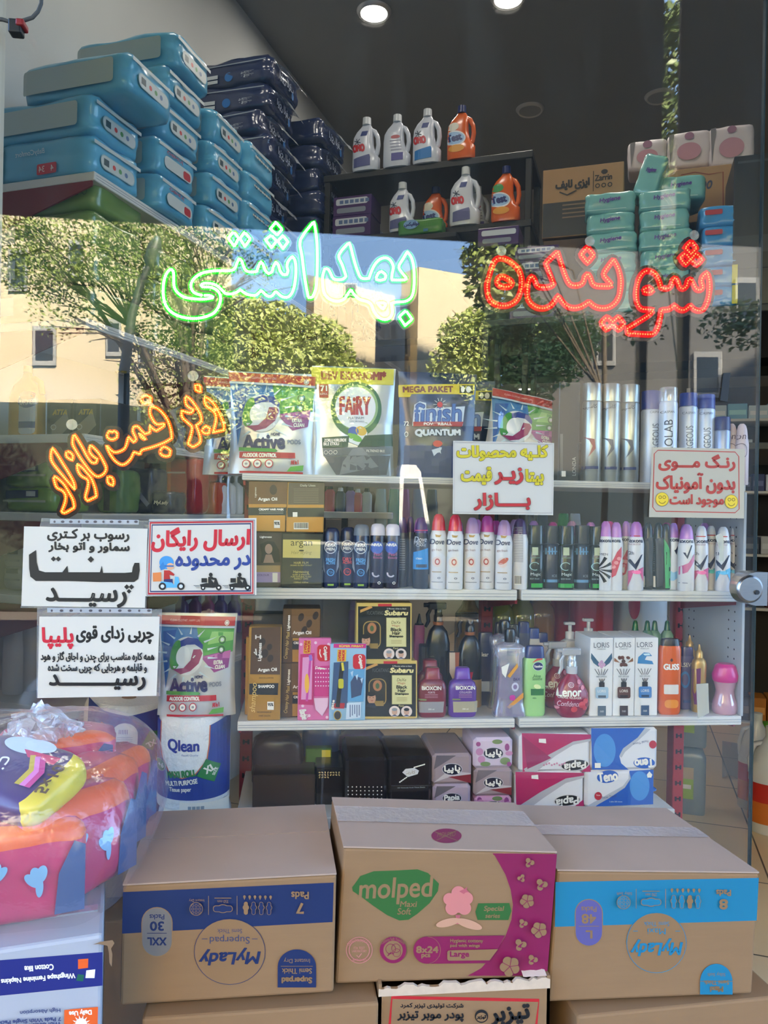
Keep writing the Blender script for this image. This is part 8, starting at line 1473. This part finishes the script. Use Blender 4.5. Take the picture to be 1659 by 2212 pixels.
sbox('carton', 'brown carton with a dark lower half and Persian print at the upper right', 'carton', 1171, 358, 1345, 508, S2 + .1, .32, m_kd, zc, zarrin)
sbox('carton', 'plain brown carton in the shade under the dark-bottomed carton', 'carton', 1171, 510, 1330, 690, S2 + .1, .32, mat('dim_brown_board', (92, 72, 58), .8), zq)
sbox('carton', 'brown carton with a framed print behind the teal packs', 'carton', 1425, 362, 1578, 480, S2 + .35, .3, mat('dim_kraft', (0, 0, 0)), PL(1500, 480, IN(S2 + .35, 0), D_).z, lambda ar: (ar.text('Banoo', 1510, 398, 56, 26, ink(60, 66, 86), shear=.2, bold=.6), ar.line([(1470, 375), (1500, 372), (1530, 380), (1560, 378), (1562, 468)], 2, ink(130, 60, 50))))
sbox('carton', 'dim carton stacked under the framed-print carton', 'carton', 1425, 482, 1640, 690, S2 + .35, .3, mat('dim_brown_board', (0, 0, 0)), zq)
m_wp = mat('white_pack_dim', (196, 186, 188), .4, var=.1, scale=5)
for i, (x0, y0, x1, y1) in enumerate(((1356, 300, 1440, 365), (1440, 282, 1536, 360), (1530, 268, 1630, 358))):
    sbox('wipes_pack', ('white pack with a pale pink oval on top of the cartons, left of three', 'white pack with a pale pink oval on top of the cartons, middle of three', 'white pack with a pale pink oval on top of the cartons, right of three')[i], 'pack', x0, y0, x1, y1, S2 + .5, .16, m_wp, PL(1500, 362, IN(S2 + .5, 0), D_).z if 0 else PL((x0 + x1) / 2, y1, IN(S2 + .5, 0), D_).z, lambda ar, x0=x0, y0=y0, x1=x1, y1=y1: (ar.ell((x0 + x1) / 2, (y0 + y1) / 2 + 6, (x1 - x0) * .27, (y1 - y0) * .24, ink(176, 130, 142)), ar.ell((x0 + x1) / 2, y0 + 12, 10, 8, ink(150, 110, 130)), ar.poly([(x0 + 4, y0 + 6), (x0 + 16, y0 + 4), (x0 + 8, y1 - 6)], ink(120, 116, 118))), soft_=True)
m_teal = mat('teal_pad_film', (122, 182, 178), .25, coat=.6, var=.1, scale=9)
def teal(lb, x0, y0, x1, y1, s, z, rot=0., ang=0., dep=.2):
    cx, cy = (x0 + x1) / 2, (y0 + y1) / 2
    t, w, h = sbox('pad_pack', lb, 'pad pack', x0, y0, x1, y1, s, dep, m_teal, z, lambda ar: (ar.text('Hygiene', cx, cy - (y1 - y0) * .1, (x1 - x0) * .4, 11, ink(96, 70, 150), -4, shear=.2, bold=.5), ar.rect(x0 + 6, y1 - 8, x1 - 20, y1 - 6, ink(160, 206, 200))), rot, 'teal pad packs at the upper right', True); t.rotation_euler.y = ang; return t, w, h
zt0 = zq
for c, (x0, x1) in enumerate(((1262, 1376), (1378, 1495))):
    z = zq; 
    for r in range(6):
        y1 = 700 - r * 42; t, w, h = teal('teal pad pack, %s in the %s teal stack' % (('bottom', 'second up', 'third up', 'fourth up', 'fifth up', 'topmost')[r], ('left', 'right')[c]), x0 + (r * 7) % 5, y1 - 46, x1 - (r * 5) % 7, y1, S2 - .02, z, .03 * ((r + c) % 3 - 1)); z += h * .94
ztop = z
teal('teal pad pack lying across the head of the right teal stack', 1415, 398, 1527, 452, S2 + .08, ztop - .01, .1)
t, w, h = teal('teal pad pack leaning upright on the head of the teal stacks', 1362, 362, 1414, 456, S2 + .02, ztop - .005, -.1, .3, .14)
m_azp = mat('azure_diaper_film', (58, 140, 196), .28, coat=.5, var=.08, scale=8)
z = zq
for r in range(5):
    y1 = 692 - r * 44; t, w, h = sbox('diaper_pack', 'sky blue pack, %s in the stack right of the teal packs' % ('bottom', 'second up', 'third up', 'fourth up', 'topmost')[r], 'diaper pack', 1510 + (r % 2) * 6, y1 - 46, 1598 + (r * 3) % 9, y1, S2 - .01, .2, m_azp, z, lambda ar, y1=y1, r=r: (ar.rrect(1522, y1 - 36, 1560, y1 - 25, 3, ink(176, 50, 60)), ar.rect(1580, y1 - 44, 1592, y1 - 4, ink(206, 190, 40)) if r < 2 else None), 0, 'sky blue packs at the upper right', True); z += h * .95
for r in range(2): sbox('diaper_pack', 'sky blue pack at the right edge of the glass, %s of two' % ('lower', 'upper')[r], 'diaper pack', 1608, 630 - r * 44 + 18, 1670, 674 - r * 44 + 18, S2 + .02, .2, m_azp, zq + r * .1, None, 0, 'sky blue packs at the upper right', True)
m_dk = mat('black_cabinet', (30, 31, 34), .4)
sbox('black_case', 'black case standing at the upper right edge behind the glass', 'case', 1582, 333, 1680, 580, S2 - .012, .3, m_dk, PL(1630, 580, IN(S2 - .01, 0), D_).z, lambda ar: (ar.rect(1590, 345, 1676, 350, ink(60, 62, 66)), ar.rect(1584, 508, 1676, 545, ink(48, 50, 54))))
sbox('black_case', 'low black case under the upper one at the right edge', 'case', 1590, 580, 1680, 690, S2 - .01, .3, m_dk, zq)

# ================================================================= right background and doorway
SB = 4.35
def BP(px, py): return PL(px, py, IN(SB, 0), D_)
q0, q1 = BP(1480, 1300), BP(1700, 1300); wB = (q1 - q0).dot(RR) + 2.4; zB = [BP(1560, y).z for y in (1555, 1310, 1195, 1060, 985, 905)]
bsh = thing('shelf_rack', 'dim shelving across the back of the aisle beyond the gray end panel', 'shelving unit', (q0.x, q0.y, 0), (0, 0, -TH))
for z in zB: MB().rbox(0, wB, 0, .4, z - .02, z, m_steel, .002, 1).build('shelf_board', bsh)
MB().rbox(0, wB, .38, .42, 0, zB[-1] + .3, mat('dark_backboard', (58, 56, 54), .8), .002, 1).build('back_panel', bsh); MB().rbox(0, wB, .02, .4, 0, zB[0] - .02, mat('black_plinth', (26, 26, 26), .6), .002, 1).build('plinth', bsh)
for x in (.02, 1.0, 2.0): MB().rbox(x - .015, x + .015, .36, .39, 0, zB[-1] + .3, m_steel, .002, 1).build('upright', bsh)
rnd = random.Random(21); kB = (BP(1600, 1200) - EYEP).dot(F_) / FOC
for (row, cols, lbl, y0, y1, step) in ((5, [(120, 180, 206), (190, 206, 214)], 'pale blue pack', 0, 0, 0), (4, [(96, 160, 200), (206, 90, 100), (196, 206, 210)], 'blue or red striped pack', 0, 0, 0), (3, [(40, 46, 80), (60, 70, 110), (206, 206, 210)], 'navy box', 0, 0, 0), (2, [(50, 60, 80), (206, 206, 204), (40, 60, 120)], 'dark box', 0, 0, 0), (1, [(40, 44, 50), (90, 30, 30), (60, 60, 60)], 'dim tub', 0, 0, 0), (0, [(176, 70, 40), (190, 120, 50), (60, 44, 40), (120, 40, 36)], 'orange red box', 0, 0, 0)):
    x = .06; n = 0
    while x < wB - 1.5:
        w = rnd.uniform(.09, .16); h = min(.2 if row in (0, 1) else .14, (zB[row + 1] - zB[row] - .03) if row < 5 else .14) * rnd.uniform(.75, .98); c = rnd.choice(cols); mb = MB(); mb.rbox(0, w - .008, 0, .2, 0, h, mat('dim_%d_%d_%d' % c, c, .5), .004, 1); mb.box(.01, w - .018, -.0008, 0, h * .3, h * .6, ink(*[min(230, v + 50) for v in c]))
        p = Vector((q0.x, q0.y, 0)) + RR * x + D_ * .05 + U0 * (zB[row] + .0005); tag(mb.build('goods_box', None, p, (0, 0, -TH)), '%s on the %s board of the dim shelving at the right' % (lbl, ('lowest', 'second', 'third', 'fourth', 'fifth', 'top')[row]), 'box', 'goods on the %s board of the dim shelving' % ('lowest', 'second', 'third', 'fourth', 'fifth', 'top')[row]); x += w; n += 1
# gray jugs on the floor behind the shelving end, bottles in the doorway
m_gj = m_shiny('gray_blue_jug', (120, 136, 150), .3)
def fjug(lb, px, yb, hw, yt, m, lab, z=None, cm=None):
    q = H(px, yb, 0) if z is None else z; dep = (q - EYEP).dot(F_); k = dep / FOC; t = thing('canister', lb, 'canister', q, (0, 0, -TH)); h = (yb - yt) * k; w = hw * k
    mb = MB(); mb.loft([(0, w * .94, w * .7, 6), (.01, w, w * .75, 6), (h * .8, w, w * .75, 6), (h * .9, w * .8, w * .6, 4), (h * .93, w * .3, w * .3, 2.)], m, 32); mb.build('canister_body', t)
    MB().loft([(h * .93, w * .3), (h, w * .3)], cm or m, 20).build('cap', t); MB().tube([(-w * .5, 0, h * .88), (-w * .4, 0, h * .99), (w * .2, 0, h * .99)], w * .1, m, 8).build('handle', t)
    mb = MB(); ar = Art(mb, lambda u, v, o: Vector((u * w, -w * .752 - o, v * h)), off=.001); lab(ar); mb.build('label', t); return t
gl = lambda ar: (ar.rect(-.95, .22, .15, .5, ink(150, 180, 50)), ar.rect(-.95, .5, .15, .66, ink(196, 176, 150)), ar.rect(-.8, .36, .0, .42, W_))
t = fjug('gray blue canister with a lime label on the floor beyond the right red upright', 1490, 1752, 30, 1600, m_gj, gl)
qj = Vector(t.location); fjug('gray blue canister with a lime label, upper one beyond the right red upright', 1490, 1752, 30, 1612, m_gj, gl, qj + U0 * (BP(1490, 1626).z * 0 + (1752 - 1608) * (qj - EYEP).dot(F_) / FOC))
m_ry = ink(190, 40, 30)
for i, (px, yb, hw, yt, lb, c) in enumerate(((1632, 1745, 36, 1540, 'white bottle with a red label in the doorway, back one', (210, 208, 206)), (1665, 1795, 46, 1570, 'white bottle with a red and orange label in the doorway, front one', (216, 214, 212)))):
    q = H(px, yb, 0); k = (q - EYEP).dot(F_) / FOC; h = (yb - yt) * k; w = hw * k; t = thing('cleaner_bottle', lb, 'bottle', q, (0, 0, -TH)); m = m_shiny('white_cleaner%d' % i, c, .3)
    MB().loft([(0, w * .92, w * .7), (.008, w, w * .75), (h * .55, w, w * .75), (h * .75, w * .75, w * .6), (h * .9, w * .3, w * .3), (h * .93, w * .28, w * .28)], m, 32).build('bottle_body', t); MB().loft([(h * .93, w * .3), (h, w * .3)], m, 18).build('cap', t)
    mb = MB(); mb.loft([(h * .1, w * 1.004, w * .755), (h * .3, w * 1.004, w * .755)], ink(206, 110, 40), 32, False); mb.loft([(h * .3, w * 1.004, w * .755), (h * .48, w * 1.004, w * .755)], m_ry, 32, False); mb.build('label', t)
    MB().tube([(-w * .2, 0, h * .85), (-w * .75, 0, h * .82), (-w * .95, 0, h * .68), (-w * .9, 0, h * .55)], w * .13, m, 8).build('handle', t)
q = H(1655, 1690, 0); k = (q - EYEP).dot(F_) / FOC; t = thing('cleaner_bottle', 'yellow bottle with a green cap in the doorway behind the white ones', 'bottle', q); h = 130 * k; w = 36 * k; m = m_shiny('lemon_bottle', (226, 190, 30), .3)
MB().loft([(0, w * .9, w * .7), (h * .6, w, w * .75), (h * .85, w * .5, w * .5), (h * .9, w * .3, w * .3)], m, 28).build('bottle_body', t); MB().loft([(h * .9, w * .34), (h, w * .3)], m_shiny('leaf_green_cap', (80, 150, 40), .3), 18).build('cap', t)
mb = MB(); mb.grid(lambda u, v: H(1560 + 60 * u, 1600 + 80 * v + 10 * u, .004) - H(1590, 1640, 0) + Vector((0, 0, .02 * math.sin(u * 5) * v)), 8, 8, film('clear_film_scrap', (225, 225, 225), .6, .2, .15)); tag(mb.build('film_scrap', None, H(1590, 1640, 0)), 'scrap of clear film lying on the floor tiles near the doorway', 'film')
